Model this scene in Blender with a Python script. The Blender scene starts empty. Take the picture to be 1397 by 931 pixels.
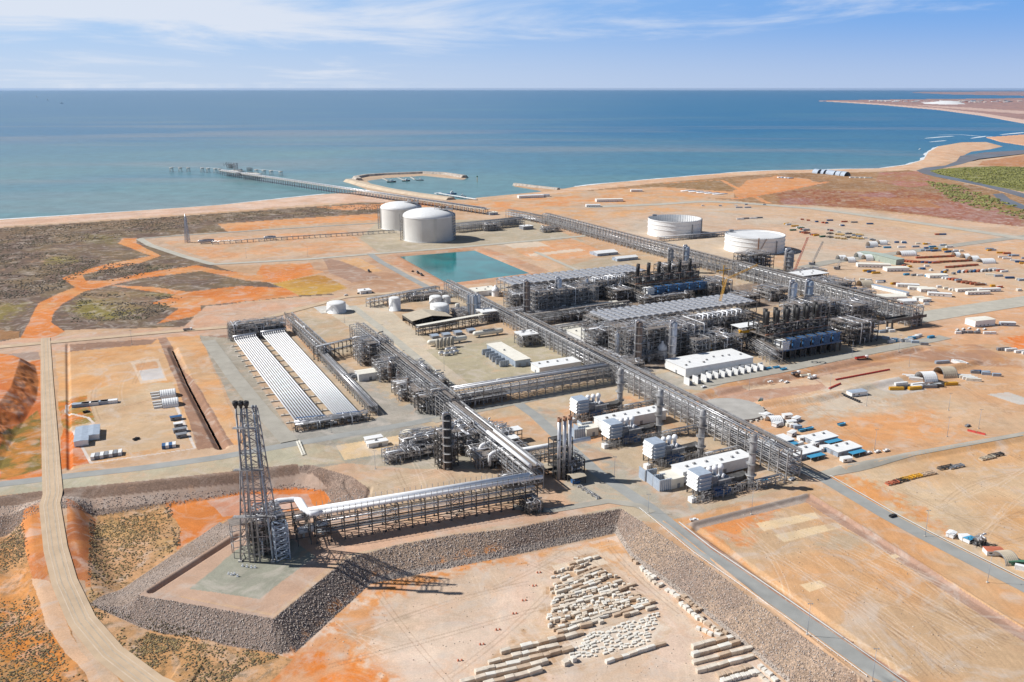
import bpy, math, random
import numpy as np
from mathutils import Vector, Matrix

# ---------------------------------------------------------------- camera, sky, sun, exposure
S = bpy.context.scene
COL = S.collection
CAM_H = 240.0
PITCH = math.radians(16.02)
FPX, CX, CY = 1200.0, 698.5, 465.5
cam_d = bpy.data.cameras.new('camera')
cam = bpy.data.objects.new('camera', cam_d); COL.objects.link(cam)
cam.location = (0, 0, CAM_H)
cam.rotation_euler = (math.pi / 2 - PITCH, 0, 0)
cam_d.sensor_width = 36; cam_d.lens = FPX / 1397 * 36
cam_d.clip_start = 1; cam_d.clip_end = 400000
S.camera = cam
HAZE_D = 0.7e-5
SUN_EL = math.radians(43)
SUN_DX, SUN_DY = -1.0, 0.13          # ground direction towards the sun
w = bpy.data.worlds.new('World'); S.world = w; w.use_nodes = True
nt = w.node_tree; N = nt.nodes; L = nt.links
for n in list(N): N.remove(n)
out = N.new('ShaderNodeOutputWorld'); bg = N.new('ShaderNodeBackground')
sky = N.new('ShaderNodeTexSky'); sky.sky_type = 'NISHITA'; sky.sun_disc = False
sky.sun_elevation = SUN_EL; sky.sun_rotation = math.atan2(SUN_DX, SUN_DY)
sky.altitude = 100; sky.air_density = 1.0; sky.dust_density = 0.0; sky.ozone_density = 3.5
tc = N.new('ShaderNodeTexCoord')
sep = N.new('ShaderNodeSeparateXYZ'); L.new(tc.outputs['Generated'], sep.inputs[0])
# thin high cloud: noise on the plane the view ray meets at cloud height
mx = N.new('ShaderNodeMath'); mx.operation = 'MAXIMUM'; L.new(sep.outputs[2], mx.inputs[0]); mx.inputs[1].default_value = 0.004
add = N.new('ShaderNodeMath'); add.operation = 'ADD'; L.new(mx.outputs[0], add.inputs[0]); add.inputs[1].default_value = 0.05
dv = N.new('ShaderNodeVectorMath'); dv.operation = 'DIVIDE'; L.new(tc.outputs['Generated'], dv.inputs[0])
cb = N.new('ShaderNodeCombineXYZ')
for i in range(3): L.new(add.outputs[0], cb.inputs[i])
L.new(cb.outputs[0], dv.inputs[1])
mp = N.new('ShaderNodeMapping'); mp.inputs['Scale'].default_value = (0.42, 0.30, 0.0); mp.inputs['Location'].default_value = (3.1, 1.7, 0)
mp.inputs['Rotation'].default_value = (0, 0, math.radians(14))
L.new(dv.outputs[0], mp.inputs[0])
cn = N.new('ShaderNodeTexNoise'); cn.inputs['Scale'].default_value = 1.0; cn.inputs['Detail'].default_value = 9; cn.inputs['Roughness'].default_value = 0.62
cn.inputs['Distortion'].default_value = 0.5
L.new(mp.outputs[0], cn.inputs['Vector'])
# more cloud to the left (x<0) and higher up
lx = N.new('ShaderNodeMapRange'); L.new(sep.outputs[0], lx.inputs[0])
lx.inputs[1].default_value = -0.15; lx.inputs[2].default_value = 0.30; lx.inputs[3].default_value = 0.20; lx.inputs[4].default_value = -0.09
lz = N.new('ShaderNodeMapRange'); L.new(sep.outputs[2], lz.inputs[0]); lz.interpolation_type = 'SMOOTHSTEP'
lz.inputs[1].default_value = 0.035; lz.inputs[2].default_value = 0.075; lz.inputs[3].default_value = -0.22; lz.inputs[4].default_value = 0.02
s1 = N.new('ShaderNodeMath'); s1.operation = 'ADD'; L.new(cn.outputs[0], s1.inputs[0]); L.new(lx.outputs[0], s1.inputs[1])
s2 = N.new('ShaderNodeMath'); s2.operation = 'ADD'; L.new(s1.outputs[0], s2.inputs[0]); L.new(lz.outputs[0], s2.inputs[1])
cr = N.new('ShaderNodeMapRange'); L.new(s2.outputs[0], cr.inputs[0]); cr.interpolation_type = 'SMOOTHSTEP'
cr.inputs[1].default_value = 0.44; cr.inputs[2].default_value = 0.72; cr.inputs[3].default_value = 0.0; cr.inputs[4].default_value = 0.85
def ramp(src, a, b, c0, c1, fac=None):
    f = N.new('ShaderNodeMapRange'); L.new(src, f.inputs[0]); f.interpolation_type = 'SMOOTHSTEP'; f.inputs[1].default_value = a; f.inputs[2].default_value = b
    m = N.new('ShaderNodeMix'); m.data_type = 'RGBA'; L.new(f.outputs[0], m.inputs[0])
    for i, c in ((6, c0), (7, c1)):
        if isinstance(c, tuple): m.inputs[i].default_value = (*c, 1)
        else: L.new(c, m.inputs[i])
    return m.outputs[2]
low = ramp(sep.outputs[0], -.55, .5, (10.6, 12.6, 15.6), (8.2, 10.4, 14.6))       # milky air along the sea horizon
high = ramp(sep.outputs[0], -.55, .5, (7.0, 11.0, 16.6), (3.4, 7.4, 15.0))
air = ramp(sep.outputs[2], -.005, .085, low, high)
full = ramp(sep.outputs[2], .10, .24, air, sky.outputs[0])
mixc = N.new('ShaderNodeMix'); mixc.data_type = 'RGBA'
cf = N.new('ShaderNodeMapRange'); L.new(sep.outputs[2], cf.inputs[0]); cf.inputs[1].default_value = .16; cf.inputs[2].default_value = .34; cf.inputs[3].default_value = 1; cf.inputs[4].default_value = .12
cm_ = N.new('ShaderNodeMath'); cm_.operation = 'MULTIPLY'; L.new(cr.outputs[0], cm_.inputs[0]); L.new(cf.outputs[0], cm_.inputs[1]); L.new(cm_.outputs[0], mixc.inputs[0]); L.new(full, mixc.inputs[6])
mixc.inputs[7].default_value = (14.0, 14.8, 16.4, 1)
L.new(mixc.outputs[2], bg.inputs[0]); bg.inputs[1].default_value = 0.05
L.new(bg.outputs[0], out.inputs[0])
sd = bpy.data.lights.new('sun', 'SUN'); sun = bpy.data.objects.new('sun', sd); COL.objects.link(sun)
sd.energy = 5.0; sd.angle = math.radians(0.5); sd.color = (1.0, 0.975, 0.93)
dirv = Vector((SUN_DX, SUN_DY, math.hypot(SUN_DX, SUN_DY) * math.tan(SUN_EL)))
sun.rotation_euler = dirv.to_track_quat('Z', 'Y').to_euler()
sun.location = (-400, 400, 600)
S.view_settings.view_transform = 'Standard'; S.view_settings.look = 'None'
S.view_settings.exposure = 0.13; S.view_settings.gamma = 1.0; S.view_settings.use_curve_mapping = False
S.cycles.use_denoising = True
S.cycles.max_bounces = 5; S.cycles.diffuse_bounces = 2; S.cycles.glossy_bounces = 2
S.cycles.transmission_bounces = 2; S.cycles.volume_bounces = 0

# ---------------------------------------------------------------- measuring: photo pixel -> point on the level z
SP, CP = math.sin(PITCH), math.cos(PITCH)
def G(px, py, z=0.0):
    k = (py - CY) / FPX
    d = (CAM_H - z) / (SP + k * CP)
    return ((px - CX) / FPX * d, d * (CP - k * SP))
def GV(px, py, z=0.0):
    x, y = G(px, py, z); return Vector((x, y, z))
def hgt(px, py, pt, z=0.0):
    """height of a vertical thing whose foot is at px,py and whose top is at row pt"""
    x, y = G(px, py, z); k = (pt - CY) / FPX
    return CAM_H - z - y * (SP + k * CP) / (CP - k * SP)
ALPHA = math.radians(26.7)
EU = Vector((math.cos(ALPHA), math.sin(ALPHA), 0)); EV = Vector((-math.sin(ALPHA), math.cos(ALPHA), 0))
SEA = -3.0
rnd = random.Random(7)

# ---------------------------------------------------------------- materials
def lin(c):
    return tuple(((v / 255) / 12.92 if v / 255 <= 0.04045 else ((v / 255 + 0.055) / 1.055) ** 2.4) for v in c)
MATS = {}
def mat(name, rgb, rough=0.7, metal=0.0, var=0.12, scale=0.6, bump=0.0, dirt=None):
    """rgb is a linear base colour; noise breaks it up, dirt adds a second tone in streaks"""
    if name in MATS: return MATS[name]
    m = bpy.data.materials.new(name); m.use_nodes = True
    n = m.node_tree.nodes; l = m.node_tree.links; p = n['Principled BSDF']
    p.inputs['Roughness'].default_value = rough; p.inputs['Metallic'].default_value = metal
    g = n.new('ShaderNodeNewGeometry')
    t = n.new('ShaderNodeTexNoise'); t.inputs['Scale'].default_value = scale; t.inputs['Detail'].default_value = 4
    l.new(g.outputs['Position'], t.inputs['Vector'])
    mr = n.new('ShaderNodeMapRange'); l.new(t.outputs[0], mr.inputs[0])
    mr.inputs[1].default_value = .3; mr.inputs[2].default_value = .7; mr.inputs[3].default_value = 1 - var; mr.inputs[4].default_value = 1 + var
    v = n.new('ShaderNodeVectorMath'); v.operation = 'SCALE'; v.inputs[0].default_value = rgb; l.new(mr.outputs[0], v.inputs['Scale'])
    src = v.outputs[0]
    if dirt:
        t2 = n.new('ShaderNodeTexNoise'); t2.inputs['Scale'].default_value = scale * .35; t2.inputs['Detail'].default_value = 6
        l.new(g.outputs['Position'], t2.inputs['Vector'])
        r2 = n.new('ShaderNodeMapRange'); l.new(t2.outputs[0], r2.inputs[0]); r2.inputs[1].default_value = .48; r2.inputs[2].default_value = .68; r2.inputs[4].default_value = .7
        mm = n.new('ShaderNodeMix'); mm.data_type = 'RGBA'; l.new(r2.outputs[0], mm.inputs[0]); l.new(src, mm.inputs[6]); mm.inputs[7].default_value = (*dirt, 1)
        src = mm.outputs[2]
    l.new(src, p.inputs['Base Color'])
    if bump:
        b = n.new('ShaderNodeBump'); b.inputs['Strength'].default_value = bump; l.new(t.outputs[0], b.inputs['Height']); l.new(b.outputs[0], p.inputs['Normal'])
    MATS[name] = m; return m
M_STEEL = mat('galvanised_steel', (.37, .365, .365), .5, .2, .4, .3, dirt=(.13, .105, .09))
M_DSTEEL = mat('weathered_steel', (.10, .095, .09), .6, .3, .35, .3, dirt=(.06, .04, .03))
M_PIPE = mat('aluminium_clad_pipe', (.56, .56, .58), .32, .45, .12, .5)
M_WPIPE = mat('white_painted_pipe', (.84, .84, .85), .4, 0, .06, .3)
M_RUST = mat('rust_primer_steel', (.30, .15, .09), .7, .1, .3, .5)
M_WHITE = mat('white_paint', (.80, .80, .79), .5, 0, .05, .2)
M_CREAM = mat('cream_sheet_roof', (.80, .76, .66), .55, 0, .07, .2)
M_CONC = mat('pale_concrete', (.56, .53, .48), .85, 0, .10, .25, dirt=(.44, .38, .31))
M_BLUE = mat('blue_enclosure', (.035, .115, .27), .45, 0, .2, .4)
M_LBLUE = mat('pale_blue_grey_panel', (.36, .42, .50), .5, 0, .1, .4)
M_BLACK = mat('sooted_exhaust_steel', (.035, .033, .033), .6, .2, .3, .4)
M_YEL = mat('yellow_machine_paint', (.68, .36, .03), .45, 0, .1, .4)
M_RED = mat('red_machine_paint', (.50, .05, .035), .5, 0, .1, .4)
M_ORNG = mat('orange_red_container_paint', (.50, .15, .08), .6, 0, .15, .4)
M_CYAN = mat('light_blue_tarp', (.06, .30, .50), .5, 0, .1, .4)
M_GREEN = mat('green_container_paint', (.07, .19, .12), .6, 0, .15, .4)
M_GREY = mat('grey_equipment_paint', (.25, .26, .28), .55, 0, .15, .4)
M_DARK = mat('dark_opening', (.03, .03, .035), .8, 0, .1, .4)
M_TAN = mat('tan_sheet_roof', (.48, .41, .31), .7, 0, .1, .25)
M_GRATE = mat('walkway_grating', (.27, .23, .20), .6, .2, .2, .8)
M_GLASS = mat('vehicle_glass', (.02, .025, .03), .1, 0, .05, .4)
M_STONE = mat('pale_sandstone', (.66, .58, .48), .95, 0, .2, .35, dirt=(.52, .41, .31))
M_STONE2 = mat('tan_sandstone', (.52, .39, .28), .95, 0, .2, .35)
M_STONE3 = mat('chalky_stone', (.72, .68, .61), .95, 0, .14, .35)

# ---------------------------------------------------------------- mesh building
class MB:
    def __init__(s): s.v = []; s.f = []; s.m = []; s.n = 0; s.sm = []
    def add(s, vs, fs, mi=0, smooth=False):
        b = s.n; s.v.extend(vs); s.n += len(vs)
        for f in fs: s.f.append([b + i for i in f])
        s.m.extend([mi] * len(fs)); s.sm.extend([smooth] * len(fs)); return s
    def box(s, x0, x1, y0, y1, z0, z1, mi=0):
        vs = [(x0, y0, z0), (x1, y0, z0), (x1, y1, z0), (x0, y1, z0), (x0, y0, z1), (x1, y0, z1), (x1, y1, z1), (x0, y1, z1)]
        return s.add(vs, [(0, 3, 2, 1), (4, 5, 6, 7), (0, 1, 5, 4), (1, 2, 6, 5), (2, 3, 7, 6), (3, 0, 4, 7)], mi)
    def obox(s, c, sx, sy, sz, rot=0, mi=0):
        """box standing on c, turned by rot about z"""
        ca, sa = math.cos(rot), math.sin(rot); vs = []
        for z in (0, sz):
            for (a, b) in ((-1, -1), (1, -1), (1, 1), (-1, 1)):
                X, Y = a * sx / 2, b * sy / 2; vs.append((c[0] + X * ca - Y * sa, c[1] + X * sa + Y * ca, c[2] + z))
        return s.add(vs, [(0, 3, 2, 1), (4, 5, 6, 7), (0, 1, 5, 4), (1, 2, 6, 5), (2, 3, 7, 6), (3, 0, 4, 7)], mi)
    def bar(s, p, q, w, h=None, mi=0):
        p = Vector(p); q = Vector(q); d = (q - p)
        if d.length < 1e-6: return s
        d.normalize(); h = h or w
        up = Vector((0, 0, 1)) if abs(d.z) < .95 else Vector((0, 1, 0))
        a = d.cross(up).normalized(); b = a.cross(d)
        a = a * w / 2; b = b * h / 2
        vs = [tuple(p - a - b), tuple(p + a - b), tuple(p + a + b), tuple(p - a + b), tuple(q - a - b), tuple(q + a - b), tuple(q + a + b), tuple(q - a + b)]
        return s.add(vs, [(0, 1, 2, 3), (7, 6, 5, 4), (0, 4, 5, 1), (1, 5, 6, 2), (2, 6, 7, 3), (3, 7, 4, 0)], mi)
    def tube(s, pts, r, n=8, mi=0, caps=True):
        pts = [Vector(p) for p in pts]; rr = r if isinstance(r, (list, tuple)) else [r] * len(pts)
        rings = []; prev = None
        for i, p in enumerate(pts):
            d = Vector((0, 0, 0))
            if i > 0: d += (p - pts[i - 1]).normalized()
            if i < len(pts) - 1: d += (pts[i + 1] - p).normalized()
            if d.length < 1e-6: d = Vector((0, 0, 1))
            d.normalize()
            if prev is None:
                up = Vector((0, 0, 1)) if abs(d.z) < .9 else Vector((1, 0, 0))
                a = d.cross(up).normalized()
            else:
                a = (prev - d * prev.dot(d)).normalized()
            prev = a; b = d.cross(a)
            rings.append([tuple(p + (a * math.cos(t) + b * math.sin(t)) * rr[i]) for t in [2 * math.pi * k / n for k in range(n)]])
        vs = [v for r_ in rings for v in r_]; fs = []
        for i in range(len(pts) - 1):
            for k in range(n):
                fs.append((i * n + k, i * n + (k + 1) % n, (i + 1) * n + (k + 1) % n, (i + 1) * n + k))
        s.add(vs, fs, mi, True)
        if caps:
            b = s.n - len(vs)
            s.f.append([b + k for k in range(n)][::-1]); s.f.append([b + (len(pts) - 1) * n + k for k in range(n)])
            s.m.extend([mi, mi]); s.sm.extend([False, False])
        return s
    def lathe(s, c, prof, n=24, mi=0, a0=0, a1=2 * math.pi, smooth=None):
        """prof: list of (radius, z)"""
        full = abs(a1 - a0 - 2 * math.pi) < 1e-6; m_ = n if full else n + 1
        vs = []
        for (r, z) in prof:
            for k in range(m_):
                t = a0 + (a1 - a0) * k / n; vs.append((c[0] + r * math.cos(t), c[1] + r * math.sin(t), c[2] + z))
        fs = []
        for i in range(len(prof) - 1):
            for k in range(n):
                k2 = (k + 1) % m_; fs.append((i * m_ + k, i * m_ + k2, (i + 1) * m_ + k2, (i + 1) * m_ + k))
        return s.add(vs, fs, mi, (n > 30 and len(prof) > 7 or n <= 30) if smooth is None else smooth)
    def prism(s, poly, z0, z1, mi=0):
        n = len(poly); vs = [(x, y, z0) for x, y in poly] + [(x, y, z1) for x, y in poly]
        fs = [tuple(range(n))[::-1], tuple(range(n, 2 * n))] + [(i, (i + 1) % n, n + (i + 1) % n, n + i) for i in range(n)]
        return s.add(vs, fs, mi)
    def mesh(s, name):
        me = bpy.data.meshes.new(name); me.from_pydata(s.v, [], s.f)
        me.polygons.foreach_set('material_index', s.m); me.polygons.foreach_set('use_smooth', s.sm)
        me.update(); return me
    def build(s, name, mats, parent=None, loc=None, rot=0, label=None):
        me = s.mesh(name)
        for m in (mats if isinstance(mats, (list, tuple)) else [mats]): me.materials.append(m)
        o = bpy.data.objects.new(name, me); COL.objects.link(o)
        if parent: o.parent = parent
        if loc is not None: o.location = loc
        if rot: o.rotation_euler = (0, 0, rot)
        if label: o['label'] = label
        return o
def tag(o, label, cat, group=None, kind=None):
    o['label'] = label; o['category'] = cat
    if group: o['group'] = group
    if kind: o['kind'] = kind
    return o
def thing(name, label, cat, loc, rot=0, group=None):
    o = bpy.data.objects.new(name, None); COL.objects.link(o)
    o.location = loc; o.rotation_euler = (0, 0, rot); o.empty_display_size = .5
    return tag(o, label, cat, group)
KIDS = {}
def dup(root, loc, rot=None, label=None, group=None, scale=None):
    def cp(o, par):
        c = o.copy(); COL.objects.link(c); c.parent = par
        for ch in list(o.children):
            if ch is not c: cp(ch, c)
        return c
    c = cp(root, None); c.location = loc
    if rot is not None: c.rotation_euler = (0, 0, rot)
    if label: c['label'] = label
    if group: c['group'] = group
    if scale: c.scale = scale
    return c
def copies(src, mats_, parent, name):
    """further copies of a part at other places under the same parent"""
    for M_ in mats_:
        c = src.copy(); COL.objects.link(c); c.parent = parent; c.location = M_
# ---------------------------------------------------------------- terrain
def gp(pts, z=0.0): return np.array([G(x, y, z) for x, y in pts])
def inpoly(X, Y, P):
    r = np.zeros(X.shape, bool); n = len(P); j = n - 1
    for i in range(n):
        xi, yi = P[i]; xj, yj = P[j]
        if yi != yj:
            c = ((yi > Y) != (yj > Y)) & (X < (xj - xi) * (Y - yi) / (yj - yi) + xi); r ^= c
        j = i
    return r
def dseg(X, Y, P, closed=True):
    d = np.full(X.shape, 1e12); n = len(P)
    for i in range(n if closed else n - 1):
        a = P[i]; b = P[(i + 1) % n]; ab = b - a; L2 = max((ab ** 2).sum(), 1e-9)
        t = np.clip(((X - a[0]) * ab[0] + (Y - a[1]) * ab[1]) / L2, 0, 1)
        d = np.minimum(d, (X - a[0] - t * ab[0]) ** 2 + (Y - a[1] - t * ab[1]) ** 2)
    return np.sqrt(d)
_rs = np.random.RandomState(3); _tab = _rs.rand(256, 256)
def vnoise(X, Y, s, o=0):
    x = X / s + 17.3 * o; y = Y / s + 9.1 * o
    xi = np.floor(x).astype(np.int64); yi = np.floor(y).astype(np.int64); fx = x - xi; fy = y - yi
    fx = fx * fx * (3 - 2 * fx); fy = fy * fy * (3 - 2 * fy)
    T = lambda a, b: _tab[a & 255, b & 255]
    return (T(xi, yi) * (1 - fx) + T(xi + 1, yi) * fx) * (1 - fy) + (T(xi, yi + 1) * (1 - fx) + T(xi + 1, yi + 1) * fx) * fy
def fbm(X, Y, s, o=0, k=4):
    r = 0; a = 1; t = 0
    for i in range(k): r = r + a * vnoise(X, Y, s / 2 ** i, o + i * 3); t += a; a *= .55
    return r / t

COAST = [(-600, 372), (-200, 323), (0, 300), (80, 295), (200, 287), (300, 280), (395, 270), (445, 265), (480, 263), (502, 259), (476, 250),
         (475, 246), (490, 241.5), (523, 238), (577, 235), (625, 239), (637, 243), (632, 245.5), (577, 240), (525, 243.5), (500, 247), (510, 254), (545, 262),
         (590, 268.5), (617, 272), (635, 273), (652, 270), (742, 261.5), (702, 254.5), (699, 252), (706, 251), (768, 258), (785, 255), (830, 250), (900, 244), (960, 239), (1000, 235.5), (1060, 232.5), (1130, 231.5),
         (1200, 230), (1238, 225), (1260, 218), (1266, 208), (1280, 200), (1312, 194.5), (1345, 194), (1368, 200), (1350, 204), (1325, 207), (1313, 213), (1320, 220), (1345, 217), (1397, 209),
         (1520, 200), (1900, 220), (1900, 1600), (-1500, 1600), (-1500, 420)]
HEAD = [(1112, 138), (1150, 140.2), (1200, 143.5), (1280, 150.5), (1340, 158.5), (1400, 169.5), (1700, 240), (1700, 125.0), (1397, 125), (1262, 125.3), (1240, 126.6), (1290, 129), (1400, 131), (1400, 134), (1230, 135.8), (1125, 137.2)]
BAR2 = [(1345, 188), (1397, 184), (1500, 182), (1500, 200), (1397, 199), (1365, 194)]
CREST = [(-900, 760), (-300, 722), (0, 679), (62, 671), (200, 659), (300, 648), (400, 636), (425, 634), (480, 650), (505, 668), (497, 692), (440, 705), (400, 704), (345, 709), (326, 722), (188, 812),
         (373, 844), (455, 777), (474, 762), (540, 744), (620, 729), (700, 721), (770, 706), (848, 694), (960, 768), (1000, 798), (1179, 930), (1400, 1100), (2600, 1600), (2600, 100), (-900, 100)]
TOE = [(-900, 800), (-300, 765), (0, 733), (55, 722), (125, 706), (225, 692), (330, 674), (400, 668), (443, 671), (452, 684), (430, 696), (395, 698), (335, 699), (300, 713), (122, 834),
       (200, 861), (378, 894), (402, 891), (505, 797), (560, 786), (700, 758), (839, 728), (860, 760), (930, 812), (1022, 887), (1074, 931), (1250, 1100), (2600, 1900), (2700, 60), (-950, 60)]
DEP = 10.0
coastP = gp(COAST, SEA); headP = gp(HEAD, SEA); bar2P = gp(BAR2, SEA)
crestP = gp(CREST); toeP = np.array([G(x, y, -DEP) for x, y in TOE[:-4]] + [tuple(v * np.array([1.02, 1])) for v in []] + [G(x, y, 0) for x, y in TOE[-4:-4]])
crestP = np.vstack([gp(CREST[:-4]), np.array([[900, 60], [3000, -300], [3000, 30000], [-3000, 30000]])])
toeP = np.vstack([np.array([G(x, y, -DEP) for x, y in TOE[:-4]]), np.array([[900, 30], [3100, -400], [3100, 31000], [-3100, 31000]])])
# ridges, banks and ditches: (pixel polyline, half width, height, closed)
MOUND_T = gp([(-300, 470), (-40, 492), (18, 500), (30, 505), (18, 545), (-20, 600), (-60, 640), (-300, 700)])
MOUND_B = gp([(-300, 455), (-40, 486), (15, 494), (48, 498), (53, 520), (50, 545), (30, 580), (12, 610), (0, 640), (-40, 690), (-300, 760)])
RAMP = [(68, 690), (76, 750), (88, 795), (112, 848), (150, 893), (205, 935), (300, 990)]
rampP = np.array([G(x, y, -DEP * t) for (x, y), t in zip(RAMP, (0, .2, .45, .7, .85, 1, 1))])
RIDGES = [([(92, 470), (95, 640)], 2.0, -1.5), ([(235, 475), (255, 520), (302, 610)], 5.0, -3.0),
          ([(188, 322), (250, 316), (400, 309), (515, 301.5)], 8, 2.5),
          ([(505, 666), (497, 694), (470, 652)], 2.0, -1.2), ([(207, 806), (326, 730)], 2.5, -2.2),
          ([(945, 716), (1105, 676), (1397, 860)], 2.5, 1.6), ([(905, 712), (1180, 931)], 1.0, .8), ([(950, 722), (1245, 931)], 3.0, -1.5),
          ([(1150, 640), (1397, 597)], 6.0, 2.2), ([(1040, 552), (1110, 545), (1240, 515), (1330, 495)], 7.0, 2.4), ([(950, 545), (1060, 520), (1260, 476)], 6.0, -2.0)]
RIDP = [(gp(p), w_, h_) for p, w_, h_ in RIDGES]
PADP = [(gp([(539, 348.5), (650, 339.5), (730, 372), (608, 387.5)]), -4.0, 14.0)]      # the pond: depth, slope width
def height(X, Y):
    X = np.asarray(X, float); Y = np.asarray(Y, float); Z = np.zeros(X.shape)
    near = Y < 1150
    if near.any():
        x = X[near]; y = Y[near]
        ic = inpoly(x, y, crestP); it = inpoly(x, y, toeP)
        dc = dseg(x, y, crestP); dt = dseg(x, y, toeP)
        t = dc / (dc + dt + 1e-6)
        z = np.where(ic, 0, np.where(it, -DEP * t, -DEP))
        out_ = ~it
        und = (fbm(x, y, 60, 2) - .5) * 3.0 * np.clip(dt / 30, 0, 1) * (x < -140)
        z = np.where(out_, z + und, z)
        # ramp of the haul road
        n_ = len(rampP); best = np.full(x.shape, 1e9); zr = np.zeros(x.shape); tt = (0, .2, .45, .7, .85, 1, 1)
        for i in range(n_ - 1):
            a = rampP[i]; b = rampP[i + 1]; ab = b - a; L2 = (ab ** 2).sum()
            s_ = np.clip(((x - a[0]) * ab[0] + (y - a[1]) * ab[1]) / L2, 0, 1)
            d_ = np.hypot(x - a[0] - s_ * ab[0], y - a[1] - s_ * ab[1]); m_ = d_ < best
            best = np.where(m_, d_, best); zr = np.where(m_, -DEP * (tt[i] + (tt[i + 1] - tt[i]) * s_), zr)
        k = np.clip((best - 9.5) / 16.0, 0, 1); k = k * k * (3 - 2 * k)
        inr = (~ic) | (best < 8)
        z = np.where(inr & (x < -150), np.where(k < 1, zr * (1 - k) + z * k, z), z)
        # the cut mound
        im = inpoly(x, y, MOUND_B); itp = inpoly(x, y, MOUND_T)
        d1 = dseg(x, y, MOUND_T); d2 = dseg(x, y, MOUND_B)
        g = np.where(itp, 1, d2 / (d1 + d2 + 1e-6))
        gul = (fbm(x, y, 9, 5, 3) - .5) * 5 * np.clip(4 * g * (1 - g), 0, 1)
        z = np.where(im, z + 11 * g + gul, z)
        Z[near] = z
    for P, w_, h_ in RIDP:
        lo = P.min(0) - w_ * 1.2; hi = P.max(0) + w_ * 1.2
        m_ = (X > lo[0]) & (X < hi[0]) & (Y > lo[1]) & (Y < hi[1])
        if m_.any():
            d = dseg(X[m_], Y[m_], P, False); Z[m_] += h_ * np.clip(1.3 - 1.3 * d / w_, 0, 1)
    for P, h_, w_ in PADP:
        m_ = inpoly(X, Y, P)
        if m_.any(): Z[m_] += h_ * np.clip(dseg(X[m_], Y[m_], P) / w_, 0, 1)
    c = dseg(X, Y, coastP); ic = inpoly(X, Y, coastP)
    Z = np.where(ic, SEA + (Z - SEA) * np.clip(c / 70, 0, 1) ** .7, SEA - np.clip(c * .05, 0, 4))
    far = Y > 1900
    if far.any():
        x = X[far]; y = Y[far]; z = Z[far]
        for P in (headP, bar2P):
            i_ = inpoly(x, y, P)
            z = np.where(i_, SEA + 2.5, z)
        Z[far] = z
    return Z
def hz(x, y): return float(height(np.array([x]), np.array([y]))[0])

# grid: rows of rising distance, columns fanning out, so that cells stay alike in apparent size
pys = np.concatenate([np.linspace(1300, 960, 60, endpoint=False), np.linspace(960, 250, 760, endpoint=False), np.linspace(250, 185, 120, endpoint=False), np.linspace(185, 123.4, 110)])
pxs = np.concatenate([np.linspace(-700, -60, 90, endpoint=False), np.linspace(-60, 1457, 1420, endpoint=False), np.linspace(1457, 1900, 60)])
PXg, PYg = np.meshgrid(pxs, pys)
kk = (PYg - CY) / FPX; dd = CAM_H / (SP + kk * CP)
Xg = (PXg - CX) / FPX * dd; Yg = dd * (CP - kk * SP)
Zg = height(Xg.ravel(), Yg.ravel()).reshape(Xg.shape)
land = inpoly(Xg.ravel(), Yg.ravel(), coastP).reshape(Xg.shape) | inpoly(Xg.ravel(), Yg.ravel(), headP).reshape(Xg.shape) | inpoly(Xg.ravel(), Yg.ravel(), bar2P).reshape(Xg.shape)

# ---- soil colours (albedo as laid), painted by region with wandering edges
Xf = Xg.ravel(); Yf = Yg.ravel(); NV = Xf.size
colr = np.zeros((NV, 3)); msk = np.zeros((NV, 3))     # masks: rock, scrub, wheel-streaks
f1 = fbm(Xf, Yf, 120, 1); f2 = fbm(Xf, Yf, 34, 2); f3 = fbm(Xf, Yf, 9, 3); f4 = fbm(Xf, Yf, 300, 4); f5 = fbm(Xf, Yf, 3.5, 6, 3)
ALB = 0.80
def paint(px_poly, rgb, edge=0.0, rgb2=None, rock=None, scrub=None, streak=None, z=0.0, alpha=1.0, soft=0.0, mix=None):
    P = gp(px_poly, z); lo = P.min(0) - edge - soft - 1; hi = P.max(0) + edge + soft + 1
    m_ = np.where((Xf > lo[0]) & (Xf < hi[0]) & (Yf > lo[1]) & (Yf < hi[1]))[0]
    if not len(m_): return
    x = Xf[m_]; y = Yf[m_]
    if edge: 
        x = x + (f2[m_] - .5) * 2.6 * edge + (f3[m_] - .5) * .8 * edge; y = y + (fbm(x, y, 40, 9) - .5) * 2.6 * edge
    ins = inpoly(x, y, P)
    a = ins * 1.0
    if soft:
        d = dseg(x, y, P) * np.where(ins, 1, -1); a = np.clip(.5 + d / soft / 2 + (f3[m_] - .5) * 2.2 + (f5[m_] - .5) * 2.4, 0, 1); a = a * np.clip(1.4 + d / soft, 0, 1)
    a = (a * alpha)[:, None]
    c = np.tile(np.array(lin(rgb)) * ALB, (len(m_), 1))
    if rgb2 is not None:
        t = np.clip(((f1 if mix is None else mix)[m_] - .38) / .24, 0, 1)[:, None]; c = c * (1 - t) + np.array(lin(rgb2)) * ALB * t
    colr[m_] = colr[m_] * (1 - a) + c * a
    for i, v in enumerate((rock, scrub, streak)):
        vv = 0.0 if v is None else v
        msk[m_, i] = msk[m_, i] * (1 - a[:, 0]) + vv * a[:, 0]
def strip(px_line, w_, rgb, z=0.0, **k):
    """painted band of w_ metres along a pixel polyline"""
    P = gp(px_line, z); n = len(P); Lf = []; Rt = []
    for i in range(n):
        d = P[min(i + 1, n - 1)] - P[max(i - 1, 0)]; d = d / np.hypot(*d); nn = np.array([-d[1], d[0]]) * w_ / 2
        Lf.append(P[i] + nn); Rt.append(P[i] - nn)
    poly = np.array(Lf + Rt[::-1]); global gp_
    paint_w(poly, rgb, **k)
def paint_w(P, rgb, **k):
    global gp
    old = gp; gp = lambda p, z=0.0: np.asarray(p)
    try: paint(P, rgb, **k)
    finally: gp = old
EVERY = [(-3000, 2000), (3000, 2000), (3000, 100), (-3000, 100)]
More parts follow.
